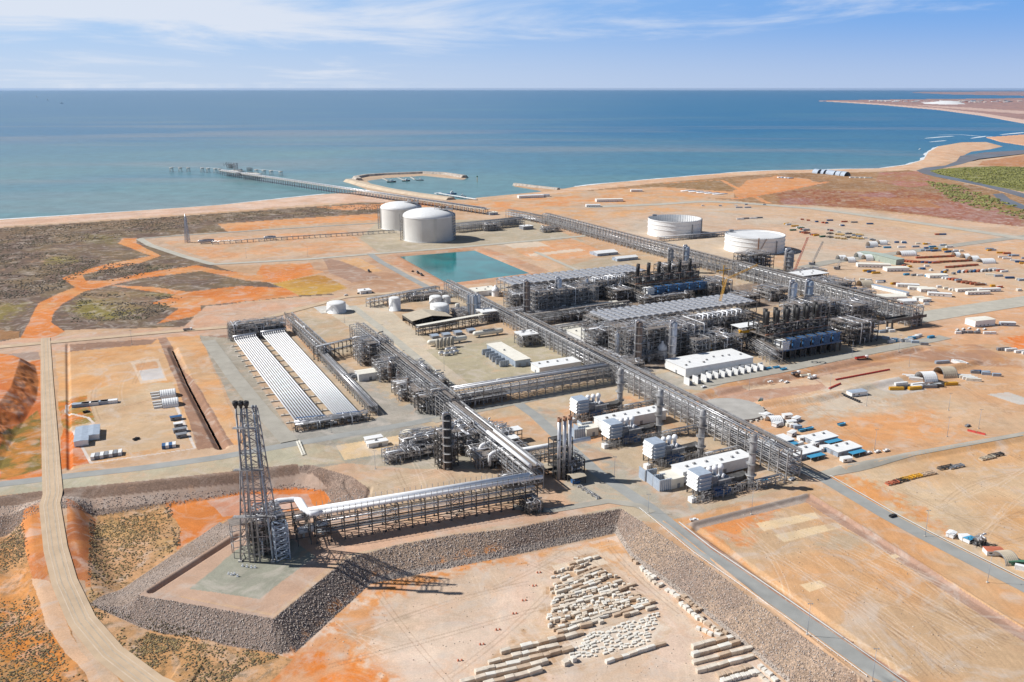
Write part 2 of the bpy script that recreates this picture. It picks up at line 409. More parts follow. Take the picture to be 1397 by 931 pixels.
colr[:] = np.array(lin((214, 184, 152))) * ALB
t = np.clip((f1 - .35) / .3, 0, 1)[:, None]; colr = colr * (1 - t) + np.array(lin((206, 168, 130))) * ALB * t
ORNG, PALE, GRVL, BRN, RVT = (222, 140, 78), (222, 196, 165), (176, 168, 154), (166, 134, 112), (166, 146, 130)
DSC, RED, TAN = (112, 92, 80), (170, 98, 66), (214, 176, 138)
# far headland
paint([(1112, 138), (1200, 143.5), (1340, 158.5), (1400, 169.5), (1700, 240), (1700, 124), (1262, 124), (1112, 137)], (176, 138, 128), 0, (160, 128, 122), z=SEA)
paint([(1112, 138), (1150, 140.2), (1200, 143.5), (1280, 150.5), (1340, 158.5), (1400, 169.5), (1700, 240), (1700, 226), (1400, 164.5), (1340, 155), (1280, 148), (1200, 141.8), (1150, 139)], (226, 196, 178), 0, z=SEA)
paint([(1235, 143), (1300, 146), (1397, 152), (1500, 158), (1500, 162), (1397, 156), (1300, 149)], (214, 184, 168), 30, z=SEA)
paint([(1255, 139.5), (1300, 140.5), (1318, 142.5), (1290, 143.5), (1262, 141.8)], (240, 236, 232), 0, z=SEA)
paint([(1345, 188), (1397, 184), (1500, 182), (1500, 200), (1397, 199), (1365, 194)], (226, 176, 138), 0, z=SEA)
# left coast scrub
paint([(-700, 420), (-200, 337), (0, 311), (80, 306), (200, 298), (330, 289), (440, 281), (525, 274), (520, 291), (400, 299), (297, 306), (311, 317), (188, 326), (250, 350), (330, 374), (370, 387), (455, 402), (400, 406),
       (330, 412), (280, 420), (250, 446), (90, 450), (0, 466), (-200, 482), (-700, 540)], (122, 102, 90), 3, (138, 118, 92), scrub=.9, mix=f2)
paint([(-100, 316), (0, 311), (200, 299), (300, 292), (300, 300), (150, 312), (0, 326), (-100, 335)], (140, 116, 90), 12, scrub=.6, alpha=.6, soft=10)
paint([(65, 352), (95, 350), (100, 358), (70, 360)], (150, 138, 70), 10, scrub=.5, alpha=.7, soft=12)
paint([(120, 320), (165, 322), (160, 332), (125, 330)], (128, 120, 62), 12, scrub=.5, alpha=.55, soft=12)
paint([(-200, 412), (0, 416), (35, 412), (30, 422), (0, 440), (-200, 450)], (148, 134, 72), 6, scrub=.5, alpha=.8, soft=8)
paint([(88, 420), (120, 405), (170, 408), (195, 425), (150, 436), (100, 432)], (148, 138, 62), 5, scrub=.5, alpha=.75, soft=8)
paint([(140, 398), (245, 400), (235, 405), (170, 406)], (140, 128, 66), 4, scrub=.5, alpha=.6, soft=5)
paint([(120, 394), (200, 400), (220, 415), (160, 424), (110, 408)], (156, 130, 104), 6, scrub=.5, alpha=.6, soft=8)
paint([(400, 381), (430, 376), (470, 380), (480, 392), (440, 402), (408, 403), (372, 387)], (214, 170, 84), 4, (190, 140, 70), scrub=.2)
paint([(-300, 470), (0, 450), (26, 452), (24, 462), (-300, 490)], (170, 128, 88), 3, scrub=.4)
# beaches
paint([(-700, 395), (-200, 322), (0, 299), (80, 294), (200, 286), (300, 279), (395, 269), (445, 264), (520, 258), (560, 262), (530, 276), (440, 278), (400, 281), (330, 287), (200, 296), (80, 304), (0, 309), (-200, 334), (-700, 415)],
      (232, 202, 178), 3, (222, 184, 154), mix=f2)
paint([(-700, 402), (-200, 329), (0, 303), (200, 290.5), (330, 282.5), (330, 284), (200, 293), (0, 306.5), (-200, 332), (-700, 408)], (214, 176, 150), 3, alpha=.7, soft=6)
paint([(640, 275), (742, 261), (785, 255), (900, 243), (1000, 234.5), (1060, 231.5), (1200, 229), (1238, 224), (1262, 216), (1266, 206), (1280, 199), (1345, 193), (1370, 200), (1320, 208), (1308, 216), (1272, 228), (1245, 232), (1200, 234), (1060, 236), (1000, 240), (900, 249), (790, 262), (660, 278)],
      (226, 192, 158), 2, (220, 176, 138), mix=f2)
paint([(470, 242), (637, 232), (640, 246), (500, 249), (545, 263), (620, 272), (600, 276), (540, 270), (490, 260)], (206, 180, 150), 0)
# north-east shore country
paint([(780, 262), (900, 250), (1000, 241), (1060, 237), (1200, 235), (1240, 232), (1275, 240), (1397, 270), (1600, 320), (1600, 360), (1397, 318), (1290, 298), (1200, 287), (1120, 281), (1040, 278), (960, 270), (860, 262)], (178, 138, 96), 4, (158, 122, 86), scrub=.3)
paint([(1055, 262), (1110, 258), (1180, 262), (1240, 258), (1300, 268), (1397, 300), (1397, 318), (1300, 298), (1200, 287), (1120, 281), (1065, 278)], (160, 96, 68), 6, (178, 132, 96), scrub=.5, mix=f3, soft=8)
paint([(1065, 271), (1105, 270), (1115, 280), (1068, 279)], (168, 128, 120), 6, (166, 108, 84), mix=f3, soft=8)
paint([(1170, 266), (1210, 262), (1225, 268), (1180, 275)], (172, 124, 118), 4, alpha=.7)
paint([(1205, 283), (1280, 276), (1340, 275), (1400, 296), (1400, 316), (1340, 306), (1270, 294)], (178, 138, 126), 8, (164, 108, 84), mix=f3, soft=12)
paint([(1265, 247), (1300, 252), (1345, 268), (1397, 290), (1397, 300), (1330, 284), (1285, 268)], (172, 122, 110), 5, (138, 124, 62), mix=f3)
paint([(1170, 268), (1260, 272), (1285, 284), (1200, 280)], (186, 130, 84), 5, alpha=.8)
paint([(1200, 236), (1250, 234), (1290, 250), (1240, 256), (1195, 248)], (184, 122, 110), 5, (172, 128, 88), mix=f2)
paint([(1264, 232), (1320, 228), (1397, 226), (1600, 226), (1600, 290), (1397, 262), (1330, 250), (1268, 238)], (134, 138, 52), 3, (116, 120, 46), scrub=.5, mix=f2)
paint([(1300, 262), (1350, 268), (1397, 286), (1600, 330), (1600, 345), (1397, 294), (1345, 278)], (140, 134, 60), 6, (158, 110, 84), scrub=.4, mix=f3)
paint([(1340, 220), (1397, 212), (1600, 210), (1600, 228), (1397, 228), (1335, 226)], (196, 140, 96), 3)
paint([(1020, 246), (1060, 240), (1100, 244), (1120, 250), (1060, 262), (1010, 272), (1000, 262)], (222, 158, 104), 5)
paint([(870, 254), (930, 248), (1000, 245), (1008, 258), (960, 262), (905, 262)], (160, 128, 88), 4, scrub=.3)
paint([(780, 262), (900, 255), (1000, 262), (1005, 272), (900, 268), (800, 276), (700, 275)], (226, 166, 112), 5, TAN, mix=f2)
strip([(905, 250), (985, 246), (1015, 262), (1050, 278)], 14, (228, 160, 104), edge=3)
strip([(1000, 272), (1060, 262), (1130, 248)], 16, (228, 150, 92), edge=3)
# land between harbour and LNG tanks
paint([(560, 275), (640, 275), (800, 260), (860, 262), (980, 272), (1000, 280), (900, 290), (820, 300), (720, 300), (640, 290)], (222, 172, 122), 6, (208, 180, 150), mix=f2)
paint([(640, 279), (740, 270), (860, 266), (870, 274), (760, 282), (680, 288)], (224, 156, 98), 6, (216, 176, 136), mix=f2)
paint([(430, 283), (520, 278), (560, 274), (600, 280), (560, 284), (470, 287)], (222, 156, 104), 4)
paint([(297, 306), (400, 298.5), (516, 291.5), (518, 301), (400, 308.5), (311, 317)], (224, 156, 98), 2, (220, 168, 120), mix=f2)
# north-west pad
paint([(192, 327), (250, 320), (515, 304), (560, 300), (600, 330), (540, 352), (300, 364), (240, 348)], (206, 176, 146), 1, streak=.3)
paint([(222, 330), (330, 322), (470, 314), (510, 340), (300, 357), (262, 347)], (222, 168, 122), 3, (212, 180, 146), mix=f2, streak=.5)
paint([(515, 304), (560, 300), (720, 300), (800, 330), (640, 336), (520, 346), (490, 325)], (190, 178, 152), 2, streak=.4)
paint([(690, 335), (780, 325), (830, 346), (800, 352), (730, 356)], (222, 178, 136), 2, (224, 166, 118), mix=f2)
paint([(684, 332), (735, 330), (750, 336), (700, 339)], (226, 208, 182), 0)
paint([(720, 347), (790, 339), (800, 342), (724, 350)], (226, 206, 180), 0)
# around the pond
paint([(516, 352), (536, 347), (650, 337), (668, 340), (740, 366), (760, 374), (690, 384), (605, 392), (575, 380)], (206, 156, 120), 1, (200, 164, 134), mix=f2)
paint([(362, 362), (432, 358), (510, 352), (575, 392), (545, 402), (480, 396), (430, 372)], (206, 170, 138), 3, (192, 152, 120), mix=f2)
paint([(462, 355), (490, 352), (522, 370), (480, 374)], (226, 180, 130), 1)
paint([(440, 352), (462, 355), (520, 378), (480, 386), (450, 372)], (176, 144, 122), 1)
paint([(357, 362), (423, 359), (428, 366), (380, 382), (350, 375)], (220, 134, 70), 2, (220, 152, 96), mix=f2)
T1 = [(27, 462), (45, 428), (52, 414), (82, 400), (103, 392), (84, 380), (100, 373), (144, 361), (192, 352), (206, 349), (192, 344), (161, 332), (168, 325), (187, 325), (186, 332), (220, 349), (192, 359), (144, 368), (113, 375), (117, 383),
      (144, 383), (192, 373), (268, 362), (295, 368), (337, 373), (371, 380), (423, 366), (443, 371), (378, 386), (337, 383), (275, 370), (192, 380), (148, 390), (117, 397), (86, 414), (72, 428), (69, 440), (88, 452), (69, 462)]
paint(T1, (224, 140, 74), 1.0, (222, 160, 104), mix=f2, streak=.5)
paint([(148, 389), (213, 392), (258, 398), (330, 390), (388, 393), (409, 404), (361, 409), (275, 417), (271, 431), (213, 442), (244, 421), (206, 414), (240, 402), (192, 396)], (222, 136, 70), 2.0, (220, 158, 104), mix=f2, streak=.4)
# plateau left of the slug catcher
paint([(-300, 500), (0, 466), (250, 446), (280, 418), (400, 408), (470, 404), (560, 415), (600, 440), (340, 452), (320, 462), (200, 470), (0, 484), (-300, 520)], (216, 172, 140), 1.5, (206, 176, 150), mix=f2, streak=.5)
paint([(95, 470), (320, 456), (336, 470), (240, 475), (95, 482)], BRN, 1)
paint([(-300, 510), (0, 484), (52, 480), (56, 490), (0, 497), (-300, 530)], (172, 150, 134), 1)
paint([(-300, 520), (0, 500), (60, 490), (58, 655), (-300, 700)], (222, 140, 78), 2, (206, 116, 62), mix=f2)
paint([(0, 600), (55, 560), (57, 640), (0, 655)], (206, 140, 70), 3, (140, 120, 60), mix=f3, scrub=.4)
paint([(76, 482), (205, 470), (214, 462), (240, 500), (268, 610), (100, 640), (85, 635)], (222, 168, 112), 1.5, (224, 182, 136), mix=f2, streak=.5)
paint([(150, 525), (236, 522), (262, 605), (120, 628), (100, 590), (80, 580), (90, 545)], (214, 188, 152), 2, (222, 180, 132), mix=f2, streak=.3)
paint([(80, 548), (118, 540), (130, 575), (84, 585)], (222, 136, 66), 1.5, (160, 140, 70), mix=f3)
paint([(84, 585), (100, 590), (122, 632), (82, 641)], (222, 124, 58), 1.5)
paint([(150, 545), (230, 538), (252, 605), (125, 620)], (206, 182, 150), 5, (216, 186, 148), soft=6)
for a_, b_ in (((178, 494), (212, 490)),):
    paint([(178, 494), (216, 489), (228, 519), (192, 524)], (232, 206, 176), 0)
    paint([(184, 497), (213, 493), (217, 502), (187, 506)], (222, 172, 126), 0)
    paint([(190, 506), (219, 502), (225, 516), (194, 520)], (216, 212, 206), 0)
for ln in ([(92, 551), (148, 547)], [(92, 551), (90, 563), (120, 570), (128, 578), (100, 588), (124, 632), (266, 612), (236, 545)]):
    strip(ln, 2.2, (236, 226, 214))
paint([(216, 462), (226, 460), (250, 500), (326, 606), (270, 614), (240, 520)], (168, 132, 108), 1)
paint([(226, 460), (272, 458), (290, 500), (334, 604), (318, 608), (255, 500)], (226, 170, 114), 1.5, (220, 180, 136), mix=f2, streak=.4)
paint([(272, 458), (320, 462), (420, 600), (600, 565), (700, 700), (440, 648), (330, 606), (340, 600)], (170, 164, 148), 1, (178, 168, 148), mix=f2)
paint([(318, 470), (336, 462), (420, 585), (395, 588)], (196, 170, 140), 0)
# grey-green berm below the road
paint([(-300, 712), (0, 662), (200, 642), (420, 604), (470, 612), (470, 632), (400, 636), (300, 645), (200, 656), (0, 676), (-300, 720)], (190, 184, 158), .8, (198, 180, 150), mix=f2, streak=.5)
# process plant ground
paint([(400, 420), (560, 395), (640, 400), (730, 375), (860, 340), (960, 330), (1250, 430), (1240, 480), (1020, 520), (1100, 660), (900, 715), (720, 690), (600, 600), (480, 580)], (196, 180, 152), 1, (206, 176, 140), mix=f2, streak=.3)
paint([(325, 455), (388, 445), (505, 565), (420, 590)], (196, 176, 148), 0)
paint([(480, 418), (520, 412), (645, 520), (600, 530)], (212, 198, 172), 0, streak=.3)
paint([(505, 440), (522, 440), (610, 520), (592, 522)], (224, 182, 134), 1)
paint([(640, 470), (730, 455), (840, 500), (640, 525), (560, 480)], (188, 178, 148), 1, streak=.4)
paint([(655, 575), (760, 560), (860, 540), (950, 600), (720, 700), (690, 620)], (196, 176, 146), 2, (214, 168, 126), mix=f2)
paint([(768, 615), (830, 600), (1060, 580), (1090, 660), (960, 690), (860, 660)], (214, 182, 146), 0, (200, 180, 150), mix=f2)
paint([(425, 640), (520, 625), (700, 620), (850, 690), (700, 720), (620, 728), (474, 760), (440, 700), (500, 680)], (210, 174, 142), 1, (200, 178, 148), mix=f2, streak=.3)
paint([(458, 608), (545, 594), (556, 614), (470, 628)], (232, 204, 160), 0)
paint([(456, 605), (545, 591), (548, 595), (460, 609)], (150, 130, 110), 0, alpha=.6)
paint([(450, 595), (560, 580), (600, 625), (640, 620), (650, 640), (560, 640), (470, 632)], (172, 170, 152), 1, alpha=.75)
paint([(458, 608), (545, 594), (556, 614), (470, 628)], (232, 204, 160), 0)
paint([(388, 592), (420, 606), (560, 584), (612, 562), (560, 550), (506, 574)], (172, 170, 160), 1)
paint([(436, 500), (480, 525), (545, 590), (600, 600), (560, 560), (510, 525), (470, 496)], (178, 172, 158), 2, soft=3)
paint([(452, 430), (600, 530), (640, 524), (500, 414)], (212, 198, 172), .5, streak=.3)
paint([(700, 552), (770, 600), (860, 668), (900, 712), (965, 700), (880, 650), (800, 600), (760, 560)], (178, 172, 156), 2, (196, 168, 140), mix=f3, soft=3)
paint([(772, 650), (850, 640), (900, 690), (840, 684), (780, 690)], (184, 176, 156), 2, soft=3)
paint([(888, 512), (1010, 488), (1020, 515), (960, 532), (900, 530)], (184, 178, 162), 2)
paint([(955, 398), (1035, 385), (1075, 408), (1045, 425), (1010, 402)], (168, 146, 124), 3, (140, 126, 112), mix=f3)
paint([(700, 424), (860, 398), (1040, 480), (840, 512), (760, 470)], (158, 142, 124), 3, (130, 118, 106), mix=f3)
# revetments
def quadband(a, b, rgb, za=0, zb=0, **k):
    P = np.array([G(x, y, za) for x, y in a] + [G(x, y, zb) for x, y in b][::-1]); paint_w(P, rgb, **k)
quadband(CREST[:15], TOE[:14] + [(122, 834)], RVT, 0, -DEP, rock=1.0, rgb2=(150, 128, 112), mix=f2)
quadband(CREST[15:27], TOE[14:26], RVT, 0, -DEP, rock=1.0, rgb2=(188, 164, 140), mix=f2)
quadband([(188, 812), (373, 844)], [(122, 834), (200, 861), (378, 894)], (164, 146, 132), 0, -DEP, rock=1.0)
quadband([(373, 844), (455, 777), (474, 762)], [(378, 894), (402, 891), (505, 797), (520, 790)], (146, 132, 120), 0, -DEP, rock=1.0)
ly = lambda c, t: [(c[0][0], c[0][1])]
# brown gravel apron + pale berm along the top of the road bank
paint([(-300, 732), (0, 685), (62, 677), (200, 663), (300, 652), (400, 639), (425, 640), (445, 650), (430, 652), (400, 648), (300, 660), (200, 672), (0, 694), (-300, 742)], (196, 172, 152), .3)
paint([(-300, 722), (0, 677), (62, 669), (200, 656), (300, 645), (405, 633), (408, 640), (300, 653), (200, 665), (0, 686), (-300, 733)], (150, 126, 108), .5, rock=.5)
# flare pad
paint([(200, 806), (326, 730), (345, 712), (440, 706), (497, 694), (560, 716), (474, 757), (452, 772), (372, 838)], (204, 172, 146), 1)
paint([(256, 804), (330, 745), (400, 735), (432, 760), (352, 818)], (166, 166, 148), 1)
strip([(207, 806), (326, 730)], 2.5, (120, 104, 92))
paint([(474, 757), (620, 727), (770, 704), (800, 690), (720, 690), (600, 705), (470, 740)], (216, 178, 148), 1)
# pit floor
paint([(385, 892), (402, 888), (505, 798), (700, 759), (838, 731), (860, 762), (930, 814), (1022, 889), (1076, 935), (1300, 1200), (200, 1200), (330, 905)], (232, 206, 182), 2, (222, 196, 168), z=-DEP, mix=f2, streak=.5)
paint([(385, 895), (405, 888), (505, 797), (700, 759), (830, 736), (820, 746), (700, 768), (560, 800), (500, 850), (530, 920), (540, 980), (300, 960)], (228, 168, 114), 4, (228, 156, 92), z=-DEP, mix=f2, soft=6)
paint([(400, 890), (455, 855), (480, 880), (520, 931), (500, 1000), (340, 1000), (360, 900)], (226, 136, 62), 5, (222, 168, 124), z=-DEP, mix=f3, soft=5)
paint([(838, 736), (870, 775), (930, 825), (990, 880), (975, 885), (900, 820), (850, 775), (800, 752), (740, 755)], (228, 176, 124), 3, z=-DEP, soft=3)
strip([(650, 935), (700, 880), (735, 830), (738, 780), (760, 757), (800, 752), (850, 762), (910, 820), (945, 860), (955, 900), (930, 940)], 8, (228, 206, 180), z=-DEP, streak=1.0, soft=2, alpha=.9)
paint([(752, 770), (815, 757), (840, 775), (905, 855), (880, 890), (800, 915), (690, 935), (640, 935), (735, 850)], (222, 194, 160), 4, (200, 166, 130), z=-DEP, mix=f3, soft=4)
paint([(480, 862), (560, 850), (660, 842), (640, 870), (560, 880), (500, 890)], (196, 176, 150), 8, z=-DEP, soft=10, alpha=.6)
paint([(500, 895), (620, 850), (680, 840), (640, 900), (560, 940)], (234, 212, 188), 8, z=-DEP, soft=10, alpha=.7)
# natural bottom-left
paint([(-300, 1200), (-300, 745), (0, 735), (60, 722), (78, 800), (120, 931), (140, 1200)], (214, 150, 88), 3, (196, 150, 104), z=-DEP, scrub=.8, mix=f2)
paint([(0, 830), (60, 850), (80, 931), (0, 940)], (222, 140, 62), 8, (206, 150, 80), z=-DEP, scrub=.8, mix=f2, soft=10)
paint([(130, 705), (230, 690), (310, 712), (122, 834), (200, 862), (378, 894), (400, 900), (300, 1000), (200, 1000), (110, 840), (120, 760)], (206, 158, 106), 2, (222, 176, 130), z=-DEP, scrub=.9, mix=f2)
paint([(225, 690), (330, 674), (400, 668), (443, 671), (452, 684), (430, 696), (335, 699), (300, 713), (240, 752), (246, 720)], (226, 118, 44), 1.5, (222, 138, 72), z=-DEP)
paint([(285, 684), (330, 676), (420, 676), (430, 692), (340, 700), (305, 705)], (214, 170, 146), 2, (206, 150, 120), z=-DEP, mix=f3)
paint([(245, 745), (150, 800), (128, 832), (112, 820), (125, 720), (150, 708)], (206, 166, 112), 4, (216, 170, 124), z=-DEP, scrub=.9, mix=f2)
paint([(90, 690), (128, 700), (125, 800), (100, 800)], (208, 138, 84), 1, (186, 116, 72), z=-5, mix=f3)
paint([(38, 700), (60, 695), (66, 800), (44, 790), (30, 720)], (222, 148, 86), 1, (206, 132, 80), z=-5, mix=f3)
paint([(44, 795), (68, 800), (100, 870), (140, 931), (120, 931), (60, 850)], (224, 186, 150), 2, z=-7, mix=f3)
paint([(96, 798), (118, 800), (118, 850), (108, 845)], (190, 160, 130), 1, z=-8)
# right-hand side
paint([(905, 712), (960, 752), (1245, 931), (1400, 1060), (1700, 1060), (1500, 850), (1397, 800), (1160, 680), (1110, 660), (1075, 676)], (218, 166, 116), 1, (214, 176, 134), mix=f2, streak=.9)
paint([(952, 715), (1105, 678), (1235, 760), (1397, 870), (1500, 960), (1500, 1100), (1300, 1000), (1100, 830)], (220, 164, 108), 2, (208, 176, 138), mix=f1, streak=1.0)
paint([(955, 716), (1060, 690), (1040, 720), (1010, 745), (975, 735)], (226, 152, 92), 3, soft=5)
paint([(1120, 722), (1180, 730), (1175, 745), (1110, 745)], (196, 178, 150), 4, soft=8, alpha=.8)
paint([(935, 715), (1100, 675), (1106, 684), (950, 722)], (172, 156, 142), 0)
paint([(1105, 676), (1397, 862), (1500, 930), (1500, 945), (1397, 876), (1098, 684)], (184, 150, 128), 1)
paint([(915, 720), (940, 722), (1250, 931), (1230, 931)], (182, 144, 122), 1)
for q in ([(1031, 714), (1112, 699), (1122, 706), (1042, 725)], [(1056, 730), (1140, 713), (1151, 719), (1070, 740)], [(1091, 798), (1118, 792), (1128, 800), (1104, 808)], [(1212, 758), (1222, 756), (1228, 760), (1218, 763)]):
    paint(q, (234, 208, 166), 0)
paint([(1105, 690), (1150, 719), (1130, 722)], (186, 156, 130), 1, alpha=.5)
# right yards
paint([(1135, 655), (1170, 640), (1397, 590), (1700, 520), (1700, 960), (1397, 790), (1160, 675)], (216, 190, 154), 2, (222, 172, 118), mix=f1, streak=.8)
paint([(1130, 652), (1160, 645), (1250, 690), (1300, 730), (1240, 705), (1150, 668)], (224, 160, 100), 3, soft=6)
paint([(940, 545), (1010, 540), (1240, 505), (1397, 480), (1700, 440), (1700, 520), (1397, 590), (1170, 640), (1080, 640), (980, 590)], (216, 192, 160), 2, (216, 170, 126), mix=f1, streak=.7)
paint([(1140, 570), (1260, 560), (1300, 590), (1240, 600), (1150, 612)], (226, 164, 108), 6, soft=12, alpha=.8)
paint([(950, 545), (990, 538), (1022, 552), (975, 556)], (232, 144, 70), 1)
paint([(1000, 520), (1240, 475), (1330, 470), (1420, 505), (1240, 492), (1120, 512), (1040, 545), (960, 548), (940, 540)], (186, 146, 118), 2, (206, 156, 110), mix=f2, streak=.5)
paint([(970, 530), (1110, 515), (1130, 530), (1080, 540), (1000, 553)], (196, 156, 130), 1)
paint([(1010, 527), (1105, 514), (1120, 524), (1040, 532)], (222, 192, 158), 0)
paint([(1180, 525), (1225, 518), (1265, 532), (1225, 540)], (214, 206, 194), 0)
paint([(1345, 538), (1375, 535), (1420, 550), (1390, 552)], (210, 204, 192), 1)
paint([(1140, 530), (1180, 524), (1230, 540), (1200, 560), (1090, 575), (1110, 545)], (206, 196, 176), 6, soft=8, alpha=.8)
paint([(1250, 430), (1397, 410), (1700, 370), (1700, 480), (1397, 470), (1300, 470), (1240, 450)], (218, 180, 146), 2, (222, 174, 132), mix=f1)
paint([(1370, 462), (1440, 452), (1440, 480), (1380, 475)], (232, 136, 68), 3, soft=5)
paint([(1100, 355), (1230, 338), (1397, 322), (1700, 290), (1700, 400), (1397, 408), (1240, 432), (1150, 400)], (214, 186, 154), 2, (222, 178, 136), mix=f1, streak=.4)
paint([(820, 300), (960, 285), (1110, 282), (1300, 300), (1700, 340), (1700, 380), (1397, 330), (1230, 345), (1110, 358), (960, 320), (880, 330)], (208, 190, 166), 2, (216, 182, 150), mix=f1, streak=.4)
paint([(960, 288), (1110, 284), (1250, 302), (1340, 316), (1200, 310), (1060, 296)], (216, 184, 150), 2)
paint([(1190, 300), (1290, 308), (1340, 318), (1250, 318)], (218, 184, 146), 3)
paint([(880, 330), (1000, 320), (1060, 350), (960, 360)], (214, 194, 166), 0)
# concrete pad with ring at the yard
paint([(975, 555), (1030, 560), (1020, 574), (960, 572)], (214, 184, 150), 0)
paint_w(np.array([G(122, 834, -DEP), G(300, 713, -DEP), G(326, 722), G(188, 812)]), (172, 156, 142), rock=1.0, rgb2=(160, 142, 126), mix=f2)
paint_w(np.array([G(188, 812), G(326, 722), G(338, 718), G(330, 730), G(207, 806), G(260, 818), G(372, 841), G(373, 844)]), (200, 172, 150))
for tl in (TOE[17:26], ):
    paint_w(np.array([G(x, y, -DEP) for x, y in tl] + [G(x + (2 if x < 850 else 4), y - (5 if x < 850 else 2), -DEP) for x, y in tl][::-1]), (186, 174, 160), rock=.7)
paint([(765, 908), (880, 880), (905, 855), (880, 838), (820, 852), (775, 880)], (234, 218, 196), 2, z=-DEP, soft=3)
paint([(752, 772), (815, 757), (832, 768), (760, 785)], (234, 216, 190), 1, z=-DEP)
RT_ = random.Random(8)
def tracks(poly, n_, z, a0=None, lo_=60, hi_=220):
    P = gp(poly, z); lo, hi = P.min(0), P.max(0)
    for i in range(n_):
        x, y = RT_.uniform(lo[0], hi[0]), RT_.uniform(lo[1], hi[1])
        if not inpoly(np.array([x]), np.array([y]), P)[0]: continue
        a = (RT_.choice((ALPHA, ALPHA + math.pi / 2)) + RT_.gauss(0, .25)) if a0 is None else a0 + RT_.gauss(0, .15); k = RT_.gauss(0, .004); Q = []; L_ = RT_.uniform(lo_, hi_)
        for j in range(int(L_ / 8)): Q.append((x, y)); x += 8 * math.cos(a); y += 8 * math.sin(a); a += k * 8
        Q = np.array([q for q in Q if inpoly(np.array([q[0]]), np.array([q[1]]), P)[0]])
        if len(Q) < 4: continue
        d = np.gradient(Q, axis=0); d /= np.hypot(d[:, 0], d[:, 1])[:, None]; nn = np.stack([-d[:, 1], d[:, 0]], 1); dark = RT_.random() < .45
        for off in (-1.3, 1.3): w_ = RT_.uniform(.5, .9); paint_w(np.vstack([Q + nn * (off - w_ / 2), (Q + nn * (off + w_ / 2))[::-1]]), (150, 118, 92) if dark else (238, 218, 192), alpha=.32)
tracks([(400, 890), (505, 798), (840, 735), (1060, 931), (520, 990)], 60, -DEP)
tracks([(952, 715), (1105, 678), (1397, 870), (1300, 931), (1160, 931)], 70, 0, ALPHA - math.pi / 2)
tracks([(1150, 660), (1397, 600), (1480, 800)], 60, 0); tracks([(940, 560), (1240, 500), (1397, 490), (1397, 590), (1090, 640)], 70, 0)
tracks([(80, 480), (210, 470), (262, 605), (95, 630)], 40, 0); tracks([(830, 300), (1100, 285), (1397, 330), (1397, 400), (1150, 400)], 60, 0, None, 100, 400); tracks([(420, 640), (700, 620), (850, 690), (480, 750)], 30, 0)
# final albedo guard and tracks
colr = np.clip(colr * np.array([1.02, 1.0, 1.03]), .02, .82)
# cells
ny, nx = Xg.shape
idx = np.arange(NV).reshape(ny, nx)
lf = land | (Zg > SEA - 1.2)
keep = lf[:-1, :-1] | lf[1:, :-1] | lf[:-1, 1:] | lf[1:, 1:]
q = np.stack([idx[:-1, :-1], idx[:-1, 1:], idx[1:, 1:], idx[1:, :-1]], -1)[keep][:, ::-1]
me = bpy.data.meshes.new('ground')
me.vertices.add(NV); me.vertices.foreach_set('co', np.stack([Xf, Yf, Zg.ravel()], 1).astype(np.float32).ravel())
me.loops.add(q.size); me.loops.foreach_set('vertex_index', q.astype(np.int32).ravel())
me.polygons.add(len(q)); me.polygons.foreach_set('loop_start', np.arange(0, q.size, 4, dtype=np.int32)); me.polygons.foreach_set('loop_total', np.full(len(q), 4, np.int32))
me.update(calc_edges=True)
me.polygons.foreach_set('use_smooth', np.ones(len(q), bool))
ca = me.color_attributes.new('soil', 'FLOAT_COLOR', 'POINT'); ca.data.foreach_set('color', np.concatenate([colr, np.ones((NV, 1))], 1).astype(np.float32).ravel())
cm = me.color_attributes.new('cover', 'FLOAT_COLOR', 'POINT'); cm.data.foreach_set('color', np.concatenate([msk, np.ones((NV, 1))], 1).astype(np.float32).ravel())
nrm = q  # orientation check below
ground = bpy.data.objects.new('ground', me); COL.objects.link(ground); ground['kind'] = 'structure'
if me.polygons[0].normal.z < 0: me.flip_normals()
# ground material
gm = bpy.data.materials.new('soil'); gm.use_nodes = True
n = gm.node_tree.nodes; l = gm.node_tree.links; p = n['Principled BSDF']; p.inputs['Roughness'].default_value = .95
p.inputs['Specular IOR Level'].default_value = .15
def nd(t, **k):
    o = n.new(t)
    for a, b in k.items(): setattr(o, a, b)
    return o
at = nd('ShaderNodeAttribute', attribute_name='soil'); am = nd('ShaderNodeAttribute', attribute_name='cover')
sepm = nd('ShaderNodeSeparateColor'); l.new(am.outputs[0], sepm.inputs[0])
pos = nd('ShaderNodeNewGeometry')
def noise(scale, detail=5, rough=.6, vec=None, dist=0):
    t = nd('ShaderNodeTexNoise'); t.inputs['Scale'].default_value = scale; t.inputs['Detail'].default_value = detail; t.inputs['Roughness'].default_value = rough; t.inputs['Distortion'].default_value = dist
    l.new(vec or pos.outputs['Position'], t.inputs['Vector']); return t.outputs[0]
def mrange(x, a, b, c, d):
    t = nd('ShaderNodeMapRange'); l.new(x, t.inputs[0])
    for i, v in enumerate((a, b, c, d)): t.inputs[i + 1].default_value = v
    return t.outputs[0]
def math2(op, a, b):
    t = nd('ShaderNodeMath', operation=op)
    for i, v in enumerate((a, b)):
        if isinstance(v, (int, float)): t.inputs[i].default_value = v
        else: l.new(v, t.inputs[i])
    return t.outputs[0]
def scalec(c, f):
    t = nd('ShaderNodeVectorMath', operation='SCALE'); l.new(c, t.inputs[0]); l.new(f, t.inputs['Scale']); return t.outputs[0]
def mixc_(f, a, b):
    t = nd('ShaderNodeMix', data_type='RGBA'); l.new(f, t.inputs[0]); l.new(a, t.inputs[6])
    if isinstance(b, tuple): t.inputs[7].default_value = (*b, 1)
    else: l.new(b, t.inputs[7])
    return t.outputs[2]
